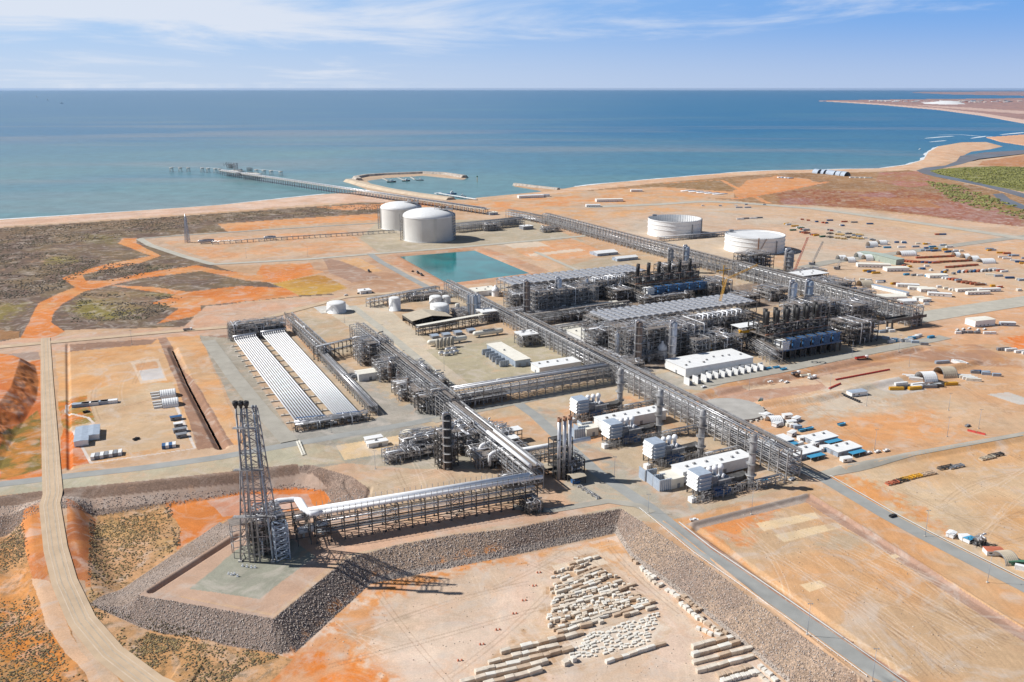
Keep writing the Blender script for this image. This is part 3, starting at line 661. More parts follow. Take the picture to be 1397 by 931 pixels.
big = mrange(noise(.012, 9, .68, dist=.8), .3, .7, .84, 1.14); mid = mrange(noise(.09, 9, .74, dist=.6), .3, .7, .86, 1.12); fin = mrange(noise(1.1, 4, .7), .3, .7, .86, 1.12)
c = scalec(scalec(scalec(at.outputs[0], big), mid), fin)
# orange / pale drift
hue = mrange(noise(.02, 5, .6, dist=1.0), .52, .66, 0, .3)
warm = nd('ShaderNodeMix', data_type='RGBA', blend_type='MULTIPLY'); l.new(hue, warm.inputs[0]); l.new(c, warm.inputs[6]); warm.inputs[7].default_value = (1.03, .90, .80, 1)
inv = math2('SUBTRACT', 1.0, sepm.outputs[0]); hueg = math2('MULTIPLY', hue, inv); l.new(hueg, warm.inputs[0]); c = warm.outputs[2]
gw = math2('MULTIPLY', mrange(noise(.03, 7, .68, dist=2.2), .50, .66, 0, .55), inv); c = mixc_(gw, c, (.54, .47, .41))
ow = math2('MULTIPLY', mrange(noise(.042, 7, .7, dist=1.6), .56, .70, 0, .45), inv); c = mixc_(ow, c, (.62, .36, .21))
# grader / wheel streaks run along the plant grid
mpn = nd('ShaderNodeMapping'); mpn.inputs['Rotation'].default_value = (0, 0, -ALPHA); mpn.inputs['Scale'].default_value = (.30, .022, .1)
l.new(pos.outputs['Position'], mpn.inputs[0])
stn = mrange(noise(1.0, 5, .7, vec=mpn.outputs[0], dist=1.6), .35, .65, -.07, .07)
stn = math2('ADD', math2('MULTIPLY', stn, sepm.outputs[2]), 1.0); c = scalec(c, stn)
# rock armour: stones about a metre across
def voro(scale, feat='F1'):
    t = nd('ShaderNodeTexVoronoi', feature=feat); t.inputs['Scale'].default_value = scale; l.new(pos.outputs['Position'], t.inputs['Vector']); return t
v1 = voro(1.35); v2 = voro(2.2)
bw = nd('ShaderNodeSeparateColor'); l.new(v1.outputs['Color'], bw.inputs[0])
rk = mrange(bw.outputs[0], 0, 1, .72, 1.34); rk = math2('MULTIPLY', rk, mrange(v1.outputs['Distance'], .2, .75, 1.05, .78))
rkf = math2('ADD', math2('MULTIPLY', math2('SUBTRACT', rk, 1.0), sepm.outputs[0]), 1.0); c = scalec(c, rkf)
# scrub: dark tufts
sn = mrange(noise(.22, 5, .75), .47, .60, 0, 1); sn2 = mrange(noise(.035, 5, .65), .35, .65, .35, 1)
scf = math2('MULTIPLY', math2('MULTIPLY', sn, sn2), sepm.outputs[1])
c = mixc_(math2('MULTIPLY', scf, .8), c, (.10, .085, .045))
l.new(c, p.inputs['Base Color'])
bh = math2('ADD', math2('MULTIPLY', math2('SUBTRACT', 1.0, v1.outputs['Distance']), math2('MULTIPLY', sepm.outputs[0], 1.0)), math2('MULTIPLY', noise(.5, 6, .7), math2('ADD', .25, math2('MULTIPLY', scf, .8))))
bn = nd('ShaderNodeBump'); bn.inputs['Strength'].default_value = .55; bn.inputs['Distance'].default_value = .45; l.new(bh, bn.inputs['Height']); l.new(bn.outputs[0], p.inputs['Normal'])
me.materials.append(gm)

# ---- sea
sm = bpy.data.materials.new('sea_water'); sm.use_nodes = True
n = sm.node_tree.nodes; l = sm.node_tree.links; p = n['Principled BSDF']; pos = nd('ShaderNodeNewGeometry')
p.inputs['Roughness'].default_value = .3; p.inputs['IOR'].default_value = 1.33; p.inputs['Specular IOR Level'].default_value = .34
sx = nd('ShaderNodeSeparateXYZ'); l.new(pos.outputs['Position'], sx.inputs[0])
mps = nd('ShaderNodeMapping'); mps.inputs['Scale'].default_value = (.0004, .0009, 0); mps.inputs['Rotation'].default_value = (0, 0, .12); l.new(pos.outputs['Position'], mps.inputs[0])
tur = noise(1.0, 6, .6, vec=mps.outputs[0], dist=.8)
yy = mrange(sx.outputs[1], 1500, 5200, .62, .0)                     # silt in the shallows
tf = mrange(math2('ADD', tur, yy), .50, 1.0, 0, 1)
base = mixc_(tf, nd('ShaderNodeRGB').outputs[0], (.10, .225, .245)); 
rgb0 = [x for x in n if x.type == 'RGB'][0]; rgb0.outputs[0].default_value = (.006, .125, .25, 1)
mus = nd('ShaderNodeMapping'); mus.inputs['Scale'].default_value = (.0003, .0012, 0); mus.inputs['Rotation'].default_value = (0, 0, -.1); l.new(pos.outputs['Position'], mus.inputs[0])
mud = mrange(noise(1.3, 5, .55, vec=mus.outputs[0], dist=.4), .50, .62, 0, .55)
mud = math2('MULTIPLY', mud, mrange(sx.outputs[1], 5000, 9000, 1, 0))
base = mixc_(mud, base, (.22, .235, .24))
rip = mrange(noise(.02, 8, .78), .3, .7, .70, 1.30); base = scalec(base, rip)
l.new(base, p.inputs['Base Color'])
bn = nd('ShaderNodeBump'); bn.inputs['Strength'].default_value = .5; bn.inputs['Distance'].default_value = 1.5; l.new(noise(.05, 6, .65), bn.inputs['Height']); l.new(bn.outputs[0], p.inputs['Normal'])
mb = MB(); R = 130000.0
ring = [(R * math.cos(t), R * math.sin(t), SEA) for t in [2 * math.pi * k / 256 for k in range(256)]]
rs_ = [600, 1200, 2400, 5000, 10000, 20000, 40000, 80000, R]; vs = [(0, 0, SEA)]; fs = []
for r in rs_: vs += [(r * math.cos(2 * math.pi * k / 256), r * math.sin(2 * math.pi * k / 256), SEA) for k in range(256)]
for k in range(256): fs.append((0, 1 + k, 1 + (k + 1) % 256))
for i in range(len(rs_) - 1):
    for k in range(256):
        a = 1 + i * 256; b = a + 256; fs.append((a + k, b + k, b + (k + 1) % 256, a + (k + 1) % 256))
mb.add(vs, [f for f in fs if not all(Vector(vs[i]).y < 1000 and abs(vs[i][0]) < 3000 for i in f)])
sea = mb.build('sea', sm); sea['kind'] = 'structure'

# ---- water sheets inland and the surf line
def sheet(name, pts, m, z, lab=None, world=False, dz=0.0):
    P = pts if world else [G(x, y, z) for x, y in pts]
    mb = MB(); mb.add([(x, y, z + dz) for x, y in P], [tuple(range(len(P)))]); o = mb.build(name, m)
    if o.data.polygons[0].normal.z < 0: o.data.flip_normals()
    o['kind'] = 'structure'
    return o
M_POND = mat('pond_water', (.002, .17, .175), .12, 0, .35, .03)
M_RIV = mat('river_water', (.15, .17, .20), .6, 0, .2, .01, dirt=(.22, .17, .16))
sheet('pond', [(530, 349), (650, 338), (738, 372.5), (604, 391)], M_POND, -1.6)
sheet('river', [(1310, 213), (1345, 208), (1397, 205), (1520, 198), (1520, 203), (1397, 210), (1335, 217), (1312, 224), (1285, 230), (1268, 233), (1280, 238), (1312, 244.5), (1345, 252), (1375, 258), (1400, 265), (1520, 290), (1520, 298), (1400, 271), (1365, 261), (1340, 254), (1308, 247.5),
                (1275, 241), (1258, 236.5), (1250, 233), (1262, 229), (1290, 226), (1305, 220)], M_RIV, .3)
sheet('river', [(1354, 265), (1368, 264), (1378, 272), (1397, 280), (1520, 310), (1520, 318), (1397, 286), (1368, 278)], M_RIV, .3)
M_FOAM = mat('surf_foam', (.72, .76, .78), .6, 0, .2, .05)
def ribbon(name, pl, w_, m, z0, dz=.08, world=False, zfn=None, kind='structure'):
    P = np.array(pl, float) if world else gp(pl, z0)
    # resample
    Q = [P[0]]
    for i in range(len(P) - 1):
        L_ = np.hypot(*(P[i + 1] - P[i])); k = max(1, int(L_ / (6 if zfn else 60)))
        for j in range(1, k + 1): Q.append(P[i] + (P[i + 1] - P[i]) * j / k)
    Q = np.array(Q); vs = []
    cols_ = 5 if zfn else 2
    for i in range(len(Q)):
        d = Q[min(i + 1, len(Q) - 1)] - Q[max(i - 1, 0)]; d = d / max(np.hypot(*d), 1e-6); nn = np.array([-d[1], d[0]])
        ww = w_(i / len(Q)) if callable(w_) else w_
        for c_ in range(cols_): vs.append(Q[i] + nn * ww * (c_ / (cols_ - 1) - .5))
    vs = np.array(vs); zz = zfn(vs[:, 0], vs[:, 1]) if zfn else np.full(len(vs), z0)
    fs = []
    for i in range(len(Q) - 1):
        for c_ in range(cols_ - 1):
            a = i * cols_ + c_; fs.append((a, a + 1, a + cols_ + 1, a + cols_))
    mb = MB(); mb.add([(x, y, z + dz) for (x, y), z in zip(vs, zz)], fs, 0, True); o = mb.build(name, m)
    if o.data.polygons[0].normal.z < 0: o.data.flip_normals()
    if kind: o['kind'] = kind
    return o
ribbon('surf', [(-200, 323), (0, 300), (80, 295), (200, 287), (300, 280), (395, 270), (445, 265)], lambda t: 15 + 9 * math.sin(t * 90) + 5 * math.sin(t * 333), M_FOAM, SEA, .1)
ribbon('surf', [(785, 255), (830, 250), (900, 244), (960, 239), (1000, 235.5), (1060, 232.5), (1130, 231.5), (1200, 230), (1238, 225), (1260, 218), (1266, 208), (1280, 200)], lambda t: 16 + 9 * math.sin(t * 70) + 6 * math.sin(t * 290), M_FOAM, SEA, .1)
for pl, w_ in (([(1262, 189), (1285, 187), (1300, 186)], 26), ([(1268, 194), (1290, 192)], 20), ([(1325, 189), (1345, 186), (1365, 188)], 26), ([(1365, 184), (1397, 181), (1440, 182)], 34), ([(1280, 184.5), (1310, 184), (1337, 186)], 20)):
    ribbon('surf', pl, lambda t, w_=w_: w_ * (.4 + .6 * math.sin(t * 3.1)), M_FOAM, SEA, .1)

# ---- roads
def road_mat(name, rgb, edge=.1):
    return mat(name, tuple(v * .86 for v in lin(rgb)), .9, 0, .10, .12, dirt=tuple(v * .86 for v in lin(tuple(min(255, int(c_ * 1.0 + 14)) for c_ in rgb))))
M_ASPH = road_mat('blue_grey_asphalt', (160, 160, 156)); M_GRAV = road_mat('pale_gravel_road', (188, 182, 168)); M_DIRT = road_mat('haul_road_dirt', (204, 178, 148)); M_GRGR = road_mat('grey_gravel_road', (172, 166, 154))
hf = lambda x, y: height(x, y)
def road(name, pl, w_, m, z0=0.0, dz=.08, world=False): return ribbon(name, pl, w_, m, z0, dz, world, hf)
ROADS = [
 ('road', [(-200, 690), (0, 661), (100, 649), (200, 638), (300, 624), (400, 606), (480, 592), (560, 578), (620, 566)], 9, M_ASPH),
 ('road', [(700, 546), (730, 567), (765, 600), (815, 645), (850, 668), (885, 692), (915, 716), (960, 752), (1040, 807), (1130, 870), (1215, 931), (1330, 1015)], lambda t: 9.0, M_ASPH),
 ('road', [(590, 575), (640, 562), (700, 550), (760, 538), (840, 522)], 10, M_GRGR),
 ('road', [(1090, 640), (1122, 652), (1159, 674), (1210, 704), (1256, 729), (1312, 758), (1397, 801), (1560, 890)], 10, M_ASPH),
 ('road', [(1115, 650), (1135, 645), (1165, 640), (1240, 622), (1330, 606), (1430, 588)], 9, M_GRGR),
 ('road', [(890, 700), (870, 690), (830, 684), (750, 697), (700, 692)], 6, M_GRGR),
 ('road', [(1240, 436), (1300, 426), (1397, 411), (1600, 380)], 34, M_GRAV),
 ('road', [(960, 524), (1060, 506), (1150, 487), (1240, 470), (1290, 460)], 14, M_GRGR),
 ('road', [(1095, 366), (1130, 358), (1230, 345), (1340, 330), (1397, 323), (1600, 302)], 20, M_GRGR),
 ('road', [(800, 283), (900, 279), (960, 275), (1010, 277), (1110, 285), (1230, 301), (1320, 314), (1397, 326), (1700, 380)], 26, M_GRAV),
 ('road', [(190, 326), (240, 322), (330, 316), (440, 309), (515, 304.5)], 10, M_GRGR),
 ('road', [(190, 326), (205, 335), (250, 350), (290, 361), (420, 354), (505, 347), (560, 343), (600, 340), (680, 333), (800, 322)], 12, M_GRAV),
 ('road', [(505, 347), (520, 358), (560, 380), (590, 396), (620, 405)], 10, M_ASPH),
 ('road', [(730, 344), (790, 370)], 7, M_GRAV),
 ('road', [(-200, 490), (0, 474), (120, 463), (230, 453), (320, 446), (380, 430), (470, 406), (560, 398)], 10, M_DIRT),
 ('road', [(284, 465), (320, 515), (360, 565), (395, 603)], 13, M_GRGR),
 ('road', [(480, 418), (540, 465), (600, 515), (620, 530)], 9, M_GRAV),
 ('road', [(590, 520), (560, 490), (430, 410)], 1, M_GRAV)][:-1]
for i_, (nm, pl, w_, m) in enumerate(ROADS): road(nm, pl, w_, m, dz=.08 + .025 * i_)
rp = [tuple(G(x, y, 0)) for x, y in ((62, 462), (64, 520), (67, 580), (70, 640), (72, 672))] + [tuple(v) for v in rampP]
road('dirt_road', rp, lambda t: 8.5 + 4.5 * t, M_DIRT, world=True, dz=.6)
for off in (-3.2, -1.4, 1.6, 3.4):
    P = np.array(rp); d = np.gradient(P, axis=0); d /= np.hypot(d[:, 0], d[:, 1])[:, None]
    ribbon('wheel_rut', P + np.stack([-d[:, 1], d[:, 0]], 1) * off, .55, mat('worn_track', (.46, .38, .29), .95, 0, .15, .2) if off in (-1.4, 1.6) else mat('rut_dust', (.58, .46, .34), .95, 0, .1, .2), 0, .66, True, hf)
M_LINE = mat('pale_kerb_concrete', (.66, .64, .60), .8, 0, .05, .3)
for nm, off, pl in (('kerb', 5.4, ROADS[1][1][6:]), ('kerb', 6.0, ROADS[3][1][1:])):
    P = gp(pl); Q = []
    for i in range(len(P)):
        d = P[min(i + 1, len(P) - 1)] - P[max(i - 1, 0)]; d = d / np.hypot(*d); nn = np.array([-d[1], d[0]]); nn = nn if nn[1] > 0 else -nn
        Q.append(P[i] + nn * off)
    ribbon(nm, Q, .9, M_LINE, 0, .75, True, hf)
# ---------------------------------------------------------------- builders
def ulen(a, b, z=0): return (GV(*b, z) - GV(*a, z)).dot(EU)
def vlen(a, b, z=0): return (GV(*b, z) - GV(*a, z)).dot(EV)
def PV(p, du=0, dv=0, z=0):
    """a point reached from the photographed foot p by du, dv metres along the plant grid"""
    q = GV(*p) + EU * du + EV * dv; q.z = z; return q
def at_ground(p, du=0, dv=0):
    q = PV(p, du, dv); q.z = hz(q.x, q.y) if False else 0; return q
def linepipe(name, m, parent, pts, r, n=8, label=None):
    mb = MB(); mb.tube(pts, r, n); return mb.build(name, m, parent, label=label)
def bendpts(pts, r=1.0, k=3):
    """round the corners of a path"""
    P = [Vector(p) for p in pts]; o = [P[0]]
    for i in range(1, len(P) - 1):
        a, b, c = P[i - 1], P[i], P[i + 1]; d1 = (a - b); d2 = (c - b); rr = min(r, d1.length / 2, d2.length / 2)
        s = b + d1.normalized() * rr; e = b + d2.normalized() * rr
        for j in range(k + 1):
            t = j / k; o.append(s * (1 - t) ** 2 + b * 2 * t * (1 - t) + e * t ** 2)
    o.append(P[-1]); return o
# --- pipe rack: runs along local +x, width along local +y
def pipe_rack(label, p0, p1, width, height, levels, bay=9.0, pipes=None, z0=0.0, name='pipe_rack', group=None, seed=1, post=.55, walkway=True, world=False, msteel=None, brace=4, fat=1.0):
    ms = msteel or M_STEEL
    a = Vector(p0) if world else GV(*p0, z0); b = Vector(p1) if world else GV(*p1, z0)
    d = b - a; Ln = d.length; rot = math.atan2(d.y, d.x); R_ = random.Random(seed)
    t = thing(name, label, 'pipe rack', a, rot, group)
    nb = max(1, round(Ln / bay)); bay = Ln / nb
    while nb + 1 > 99: nb = nb // 2; bay = Ln / nb
    zs = [height * (i + 1) / levels * (1 if i == levels - 1 else .98) for i in range(levels)]
    fr = MB()
    for y in (0, width): fr.box(-post / 2, post / 2, y - post / 2, y + post / 2, 0, height)
    if width > 13: fr.box(-post / 2, post / 2, width / 2 - post / 2, width / 2 + post / 2, 0, height)
    for z in zs: fr.box(-.18, .18, 0, width, z - .45, z)
    fr.box(-.6, .6, -.6, .6, 0, .5); fr.box(-.6, .6, width - .6, width + .6, 0, .5)
    f0 = fr.build('portal_frame', ms, t, (0, 0, 0)); copies(f0, [(i * bay, 0, 0) for i in range(1, nb + 1)], t, 'portal_frame')
    lb = MB()
    for y in (0, width):
        for z in zs: lb.box(0, Ln, y - .15, y + .15, z - .4, z + .002)
        for i in range(0, nb, brace):
            x = i * bay
            for k, z in enumerate(zs):
                zb = zs[k - 1] if k else .3; lb.bar((x, y, zb), (x + bay, y, z), .22); lb.bar((x + bay, y, zb), (x, y, z), .22)
    lb.build('side_beams', ms, t)
    for k, z in enumerate(zs):
        npipe = (pipes[k] if pipes else 6); y = .8
        if npipe <= 0: continue
        step = (width - 1.6) / npipe
        for j in range(npipe):
            r = min(step * .42, R_.choice((.16, .22, .3, .4, .55)) * fat); yy = .8 + step * (j + .5)
            xa = 0 if R_.random() < .75 else R_.uniform(0, .3) * Ln; xb = Ln if R_.random() < .75 else R_.uniform(.6, 1) * Ln
            pts = [(xa, yy, z + r)]
            # expansion loops
            if R_.random() < .35 and k == levels - 1 and Ln > 80 and xb - xa > 60:
                c = R_.uniform(xa + 20, xb - 30); s = 4
                pts += [(c, yy, z + r), (c, yy, z + r + 2.2), (c + s, yy, z + r + 2.2), (c + s, yy, z + r)]
            pts.append((xb, yy, z + r))
            linepipe('pipe', R_.choice((M_PIPE, M_PIPE, M_WPIPE, M_STEEL, M_STEEL, M_GREY)), t, pts, r, 6)
    if walkway:
        wk = MB(); ww = 2.6 if width > 9 else 1.2; y0 = width * .5 - .6 if width > 8 else -1.1
        zt = height + 1.3
        wk.box(0, Ln, y0, y0 + ww, zt, zt + .1)
        for y in (y0, y0 + ww):
            wk.bar((0, y, zt + 1.1), (Ln, y, zt + 1.1), .07)
            for i in range(int(Ln / 3)): wk.bar((i * 3, y, zt), (i * 3, y, zt + 1.1), .06)
        for i in range(nb + 1): wk.box(i * bay - .1, i * bay + .1, y0, y0 + 1.2, height, zt)
        wk.build('walkway', M_GRATE, t)
        ct = MB()
        for zc in (zs[-1] + .5, zs[0] + .5): ct.box(0, Ln, width - .6, width + .5, zc, zc + .3)
        ct.build('cable_tray', M_STEEL, t)
    return t
# --- vessels
def column_mb(r, h, n=14, rings=4, seed=0, skirt=True):
    mb = MB(); pr = [(r, 0), (r, h - r * .5)] + [(r * math.cos(a), h - r * .5 + r * .5 * math.sin(a)) for a in (.5, 1.0, 1.4)] + [(.01, h)]
    mb.lathe((0, 0, 0), pr, n); return mb
def platform_ring(mb, r, z, a0=0, a1=2 * math.pi, wdt=1.3, n=16, rail=1.1):
    mb.lathe((0, 0, z), [(r, 0), (r + wdt, 0), (r + wdt, .18), (r, .18)], n, a0=a0, a1=a1)
    for k in range(n + 1):
        t = a0 + (a1 - a0) * k / n; x, y = (r + wdt) * math.cos(t), (r + wdt) * math.sin(t)
        mb.bar((x, y, z), (x, y, z + rail), .07)
    mb.lathe((0, 0, z + rail), [(r + wdt - .04, 0), (r + wdt + .04, 0), (r + wdt + .04, .08), (r + wdt - .04, .08)], n, a0=a0, a1=a1)
def tower(label, p, r, h, m, du=0, dv=0, name='process_column', plats=3, cat='column', z0=0, parent=None, side=True):
    if parent is None:
        t = thing(name, label, cat, PV(p, du, dv, z0), ALPHA)
    else:
        t = parent
    column_mb(r, h).build('shell', m, t)
    sk = MB(); sk.lathe((0, 0, 0), [(r * 1.15, 0), (r * 1.05, 1.5), (r * 1.02, 1.5)], 14); sk.build('skirt', M_DSTEEL, t)
    for i in range(plats):
        pm = MB(); platform_ring(pm, r + .1, h * (i + 1) / (plats + .6), 0 if i % 2 else 2, math.pi * 1.5 + (0 if i % 2 else 2)); pm.build('platform', M_STEEL, t)
    ld = MB(); ld.bar((r + .5, .35, 0), (r + .5, .35, h), .1); ld.bar((r + .5, -.35, 0), (r + .5, -.35, h), .1)
    for z in range(1, int(h), 1): ld.bar((r + .5, -.35, z), (r + .5, .35, z), .06)
    ld.build('ladder', M_STEEL, t)
    if side:
        s = MB(); s.tube(bendpts([(0, 0, h), (0, 0, h + 1.5), (-r - .8, 0, h + 1.5), (-r - .8, 0, 1)], 1.0), r * .25, 8); s.build('overhead_pipe', M_PIPE, t)
    return t
def bullet_mb(L_, r, n=12):
    mb = MB(); x = [0, .15 * r, .5 * r, r]; rr = [.01, .5 * r, .87 * r, r]
    pts = [(a, 0, r) for a in x] + [(L_ - a, 0, r) for a in x[::-1]]
    mb.tube(pts, rr + rr[::-1], n, caps=False); return mb
def hvessel(label, p, L_, r, m, du=0, dv=0, z=1.6, rot=0, name='pressure_vessel', cat='vessel', group=None):
    t = thing(name, label, cat, PV(p, du, dv, 0), ALPHA + rot, group)
    o = bullet_mb(L_, r).build('shell', m, t, (0, 0, z))
    for x in (L_ * .2, L_ * .8):
        s = MB(); s.box(x - .5, x + .5, -r * .8, r * .8, 0, z + r * .5); s.build('saddle', M_CONC, t)
    for k in range(3): nz = MB(); nz.tube([(L_ * (k + 1) / 4, 0, z + r * 1.8), (L_ * (k + 1) / 4, 0, z + r * 2 + .8)], .3, 6); nz.build('nozzle', M_STEEL, t)
    pf = MB(); pf.box(L_ * .3, L_ * .7, -r * .5, r * .5, z + 2 * r + .3, z + 2 * r + .4)
    for y in (-r * .5, r * .5): pf.bar((L_ * .3, y, z + 2 * r + 1.4), (L_ * .7, y, z + 2 * r + 1.4), .08); [pf.bar((L_ * (.3 + .1 * k), y, z + 2 * r + .3), (L_ * (.3 + .1 * k), y, z + 2 * r + 1.4), .07) for k in range(5)]
    pf.build('platform', M_STEEL, t)
    return t
def BRN_(): return mat('brown_cladding', (.26, .19, .15), .6, .2, .2, .5)
# --- open steel structure full of plant
def module(label, p, U, V, H, levels=4, seed=1, name='process_module', cat='process unit', z0=0, grid=7.0, du=0, dv=0, fill=1.0, top='mixed', ms=None, towers=0, bigpipes=8, roofdeck=True, group=None):
    R_ = random.Random(seed); ms = ms or M_STEEL
    t = thing(name, label, cat, PV(p, du, dv, z0), ALPHA, group)
    nu = max(1, round(U / grid)); nv = max(1, round(V / grid)); gu = U / nu; gv = V / nv
    zs = [H * (k + 1) / levels for k in range(levels)]
    # frames, one per line of columns
    fm = MB()
    for j in range(nv + 1):
        hh = H; fm.box(-.28, .28, j * gv - .28, j * gv + .28, 0, hh)
    for z in zs: fm.box(-.15, .15, 0, V, z - .5, z - .02)
    for j in range(0, nv, 2):
        for k, z in enumerate(zs):
            zb = zs[k - 1] if k else 0
            if k % 2 == 0: fm.bar((0, j * gv, zb), (0, (j + 1) * gv, z), .22)
    f0 = fm.build('steel_frame', ms, t, (0, 0, 0)); copies(f0, [(i * gu, 0, 0) for i in range(1, nu + 1)], t, 'steel_frame')
    lb = MB()
    for j in range(nv + 1):
        for z in zs: lb.box(0, U, j * gv - .14, j * gv + .14, z - .48, z)
        if j in (0, nv):
            for i in range(0, nu, 3):
                for k, z in enumerate(zs):
                    zb = zs[k - 1] if k else 0; lb.bar((i * gu, j * gv, zb), ((i + 1) * gu, j * gv, z), .22); 
                    if (i + k) % 2: lb.bar(((i + 1) * gu, j * gv, zb), (i * gu, j * gv, z), .22)
    lb.build('tie_beams', ms, t)
    # decks with rails
    for k, z in enumerate(zs):
        if k == levels - 1 and not roofdeck: continue
        dk = MB(); cnt = 0
        for i in range(nu):
            for j in range(nv):
                if R_.random() < (.9 if k < levels - 1 else .55): dk.box(i * gu + .2, (i + 1) * gu - .2, j * gv + .2, (j + 1) * gv - .2, z + .01, z + .1); cnt += 1
        for y in (-.1, V + .1):
            for zz in (.6, 1.15): dk.bar((0, y, z + zz), (U, y, z + zz), .08)
            for i in range(int(U / 2.5) + 1): dk.bar((i * 2.5, y, z), (i * 2.5, y, z + 1.15), .07)
        for x in (-.1, U + .1):
            for zz in (.6, 1.15): dk.bar((x, 0, z + zz), (x, V, z + zz), .08)
        dk.build('deck', M_GRATE, t)
    # equipment per level
    for k in range(levels if top != 'open' else levels - 1):
        zb = ([0] + zs)[k] + .15 if k < levels else H; hgt_ = H / levels
        for q in range(int(fill * (2 + nu * nv * .42))):
            x = R_.uniform(1.5, U - 2.5); y = R_.uniform(1.5, V - 2); kind = R_.random()
            mb = MB()
            if kind < .35:
                L_ = min(R_.uniform(3, 9), U - x); r = R_.uniform(.5, 1.1)
                mb = bullet_mb(max(2, L_), r); mb.v = [(a + x, b + y, c + zb + .3) for a, b, c in mb.v]; mb.build('drum', R_.choice((M_PIPE, M_WPIPE, M_STEEL, M_GREY, M_DSTEEL, BRN_())), t)
            elif kind < .6:
                mb.lathe((x, y, zb), [(R_.uniform(.7, 1.3), 0), (1, hgt_ * .55), (.02, hgt_ * .62)], 10); mb.build('vertical_vessel', R_.choice((M_PIPE, M_STEEL, M_WPIPE)), t)
            elif kind < .8:
                mb.box(x, x + R_.uniform(1.5, 3.5), y, y + R_.uniform(1, 2), zb, zb + R_.uniform(1, 2.4)); mb.box(x + .2, x + .7, y + .2, y + .7, zb + 2, zb + 2.8); mb.build('skid', R_.choice((M_GREY, M_DSTEEL, M_LBLUE, M_STEEL)), t)
            else:
                s = R_.uniform(1.5, 3); mb.tube(bendpts([(x, y, zb), (x, y, zb + 2.5), (x + s, y, zb + 2.5), (x + s, y + s, zb + 2.5), (x + s, y + s, zb)], .6, 2), .25, 6); mb.build('pipe_spool', M_PIPE, t)
    for q in range(bigpipes):
        m_ = R_.choice((M_PIPE, M_PIPE, M_WPIPE, M_STEEL)); r = R_.uniform(.22, .6)
        z = R_.choice(zs) + R_.uniform(.5, 1.4); y = R_.uniform(.5, V - .5); x = R_.uniform(.5, U - .5)
        if R_.random() < .5:
            pts = [(0 - R_.uniform(0, 1), y, z), (x, y, z), (x, y, R_.choice([0.3] + zs[:-1])), ]
        elif R_.random() < .6:
            pts = [(x, -.6, z), (x, y, z), (x, y, z + R_.uniform(1, 3)), (min(U, x + 5), y, z + 2)]
        else:
            pts = [(x, -.7, .3), (x, -.7, z), (x, V, z)]
        linepipe('pipe', m_, t, bendpts(pts, 1.0, 2), r, 6)
    # small bore piping and cable that nobody could count
    sp = MB()
    for q in range(int(fill * (40 + nu * nv * 9 * levels / 3))):
        x, y, z = R_.uniform(0, U), R_.uniform(0, V), R_.choice([0.2] + zs) + R_.uniform(.2, 2.8); r = R_.uniform(.07, .2); ax = R_.random()
        if ax < .4: sp.bar((x, y, z), (min(U, x + R_.uniform(2, 14)), y, z), r * 2)
        elif ax < .7: sp.bar((x, y, z), (x, min(V, y + R_.uniform(2, 9)), z), r * 2)
        else: sp.bar((x, y, max(0, z - R_.uniform(2, 6))), (x, y, min(H + 2, z + 1)), r * 2)
    o = sp.build('small_piping', M_PIPE, t); o['kind'] = 'stuff'
    # stair tower on the near left corner
    st = MB()
    for k in range(levels):
        z = H * k / levels; z2 = H * (k + 1) / levels; st.bar((-.8, .4, z), (-.8, 3.8, z + (z2 - z) / 2), .9, .12); st.bar((-2, 3.8, z + (z2 - z) / 2), (-2, .4, z2), .9, .12)
        st.box(-2.6, -.2, 3.6, 4.8, z + (z2 - z) / 2 - .1, z + (z2 - z) / 2)
    for a, b in ((-2.7, 0), (-2.7, 5), (-.1, 5)): st.box(a - .1, a + .1, b - .1, b + .1, 0, H + 1)
    st.build('stair_tower', ms, t)
    return t
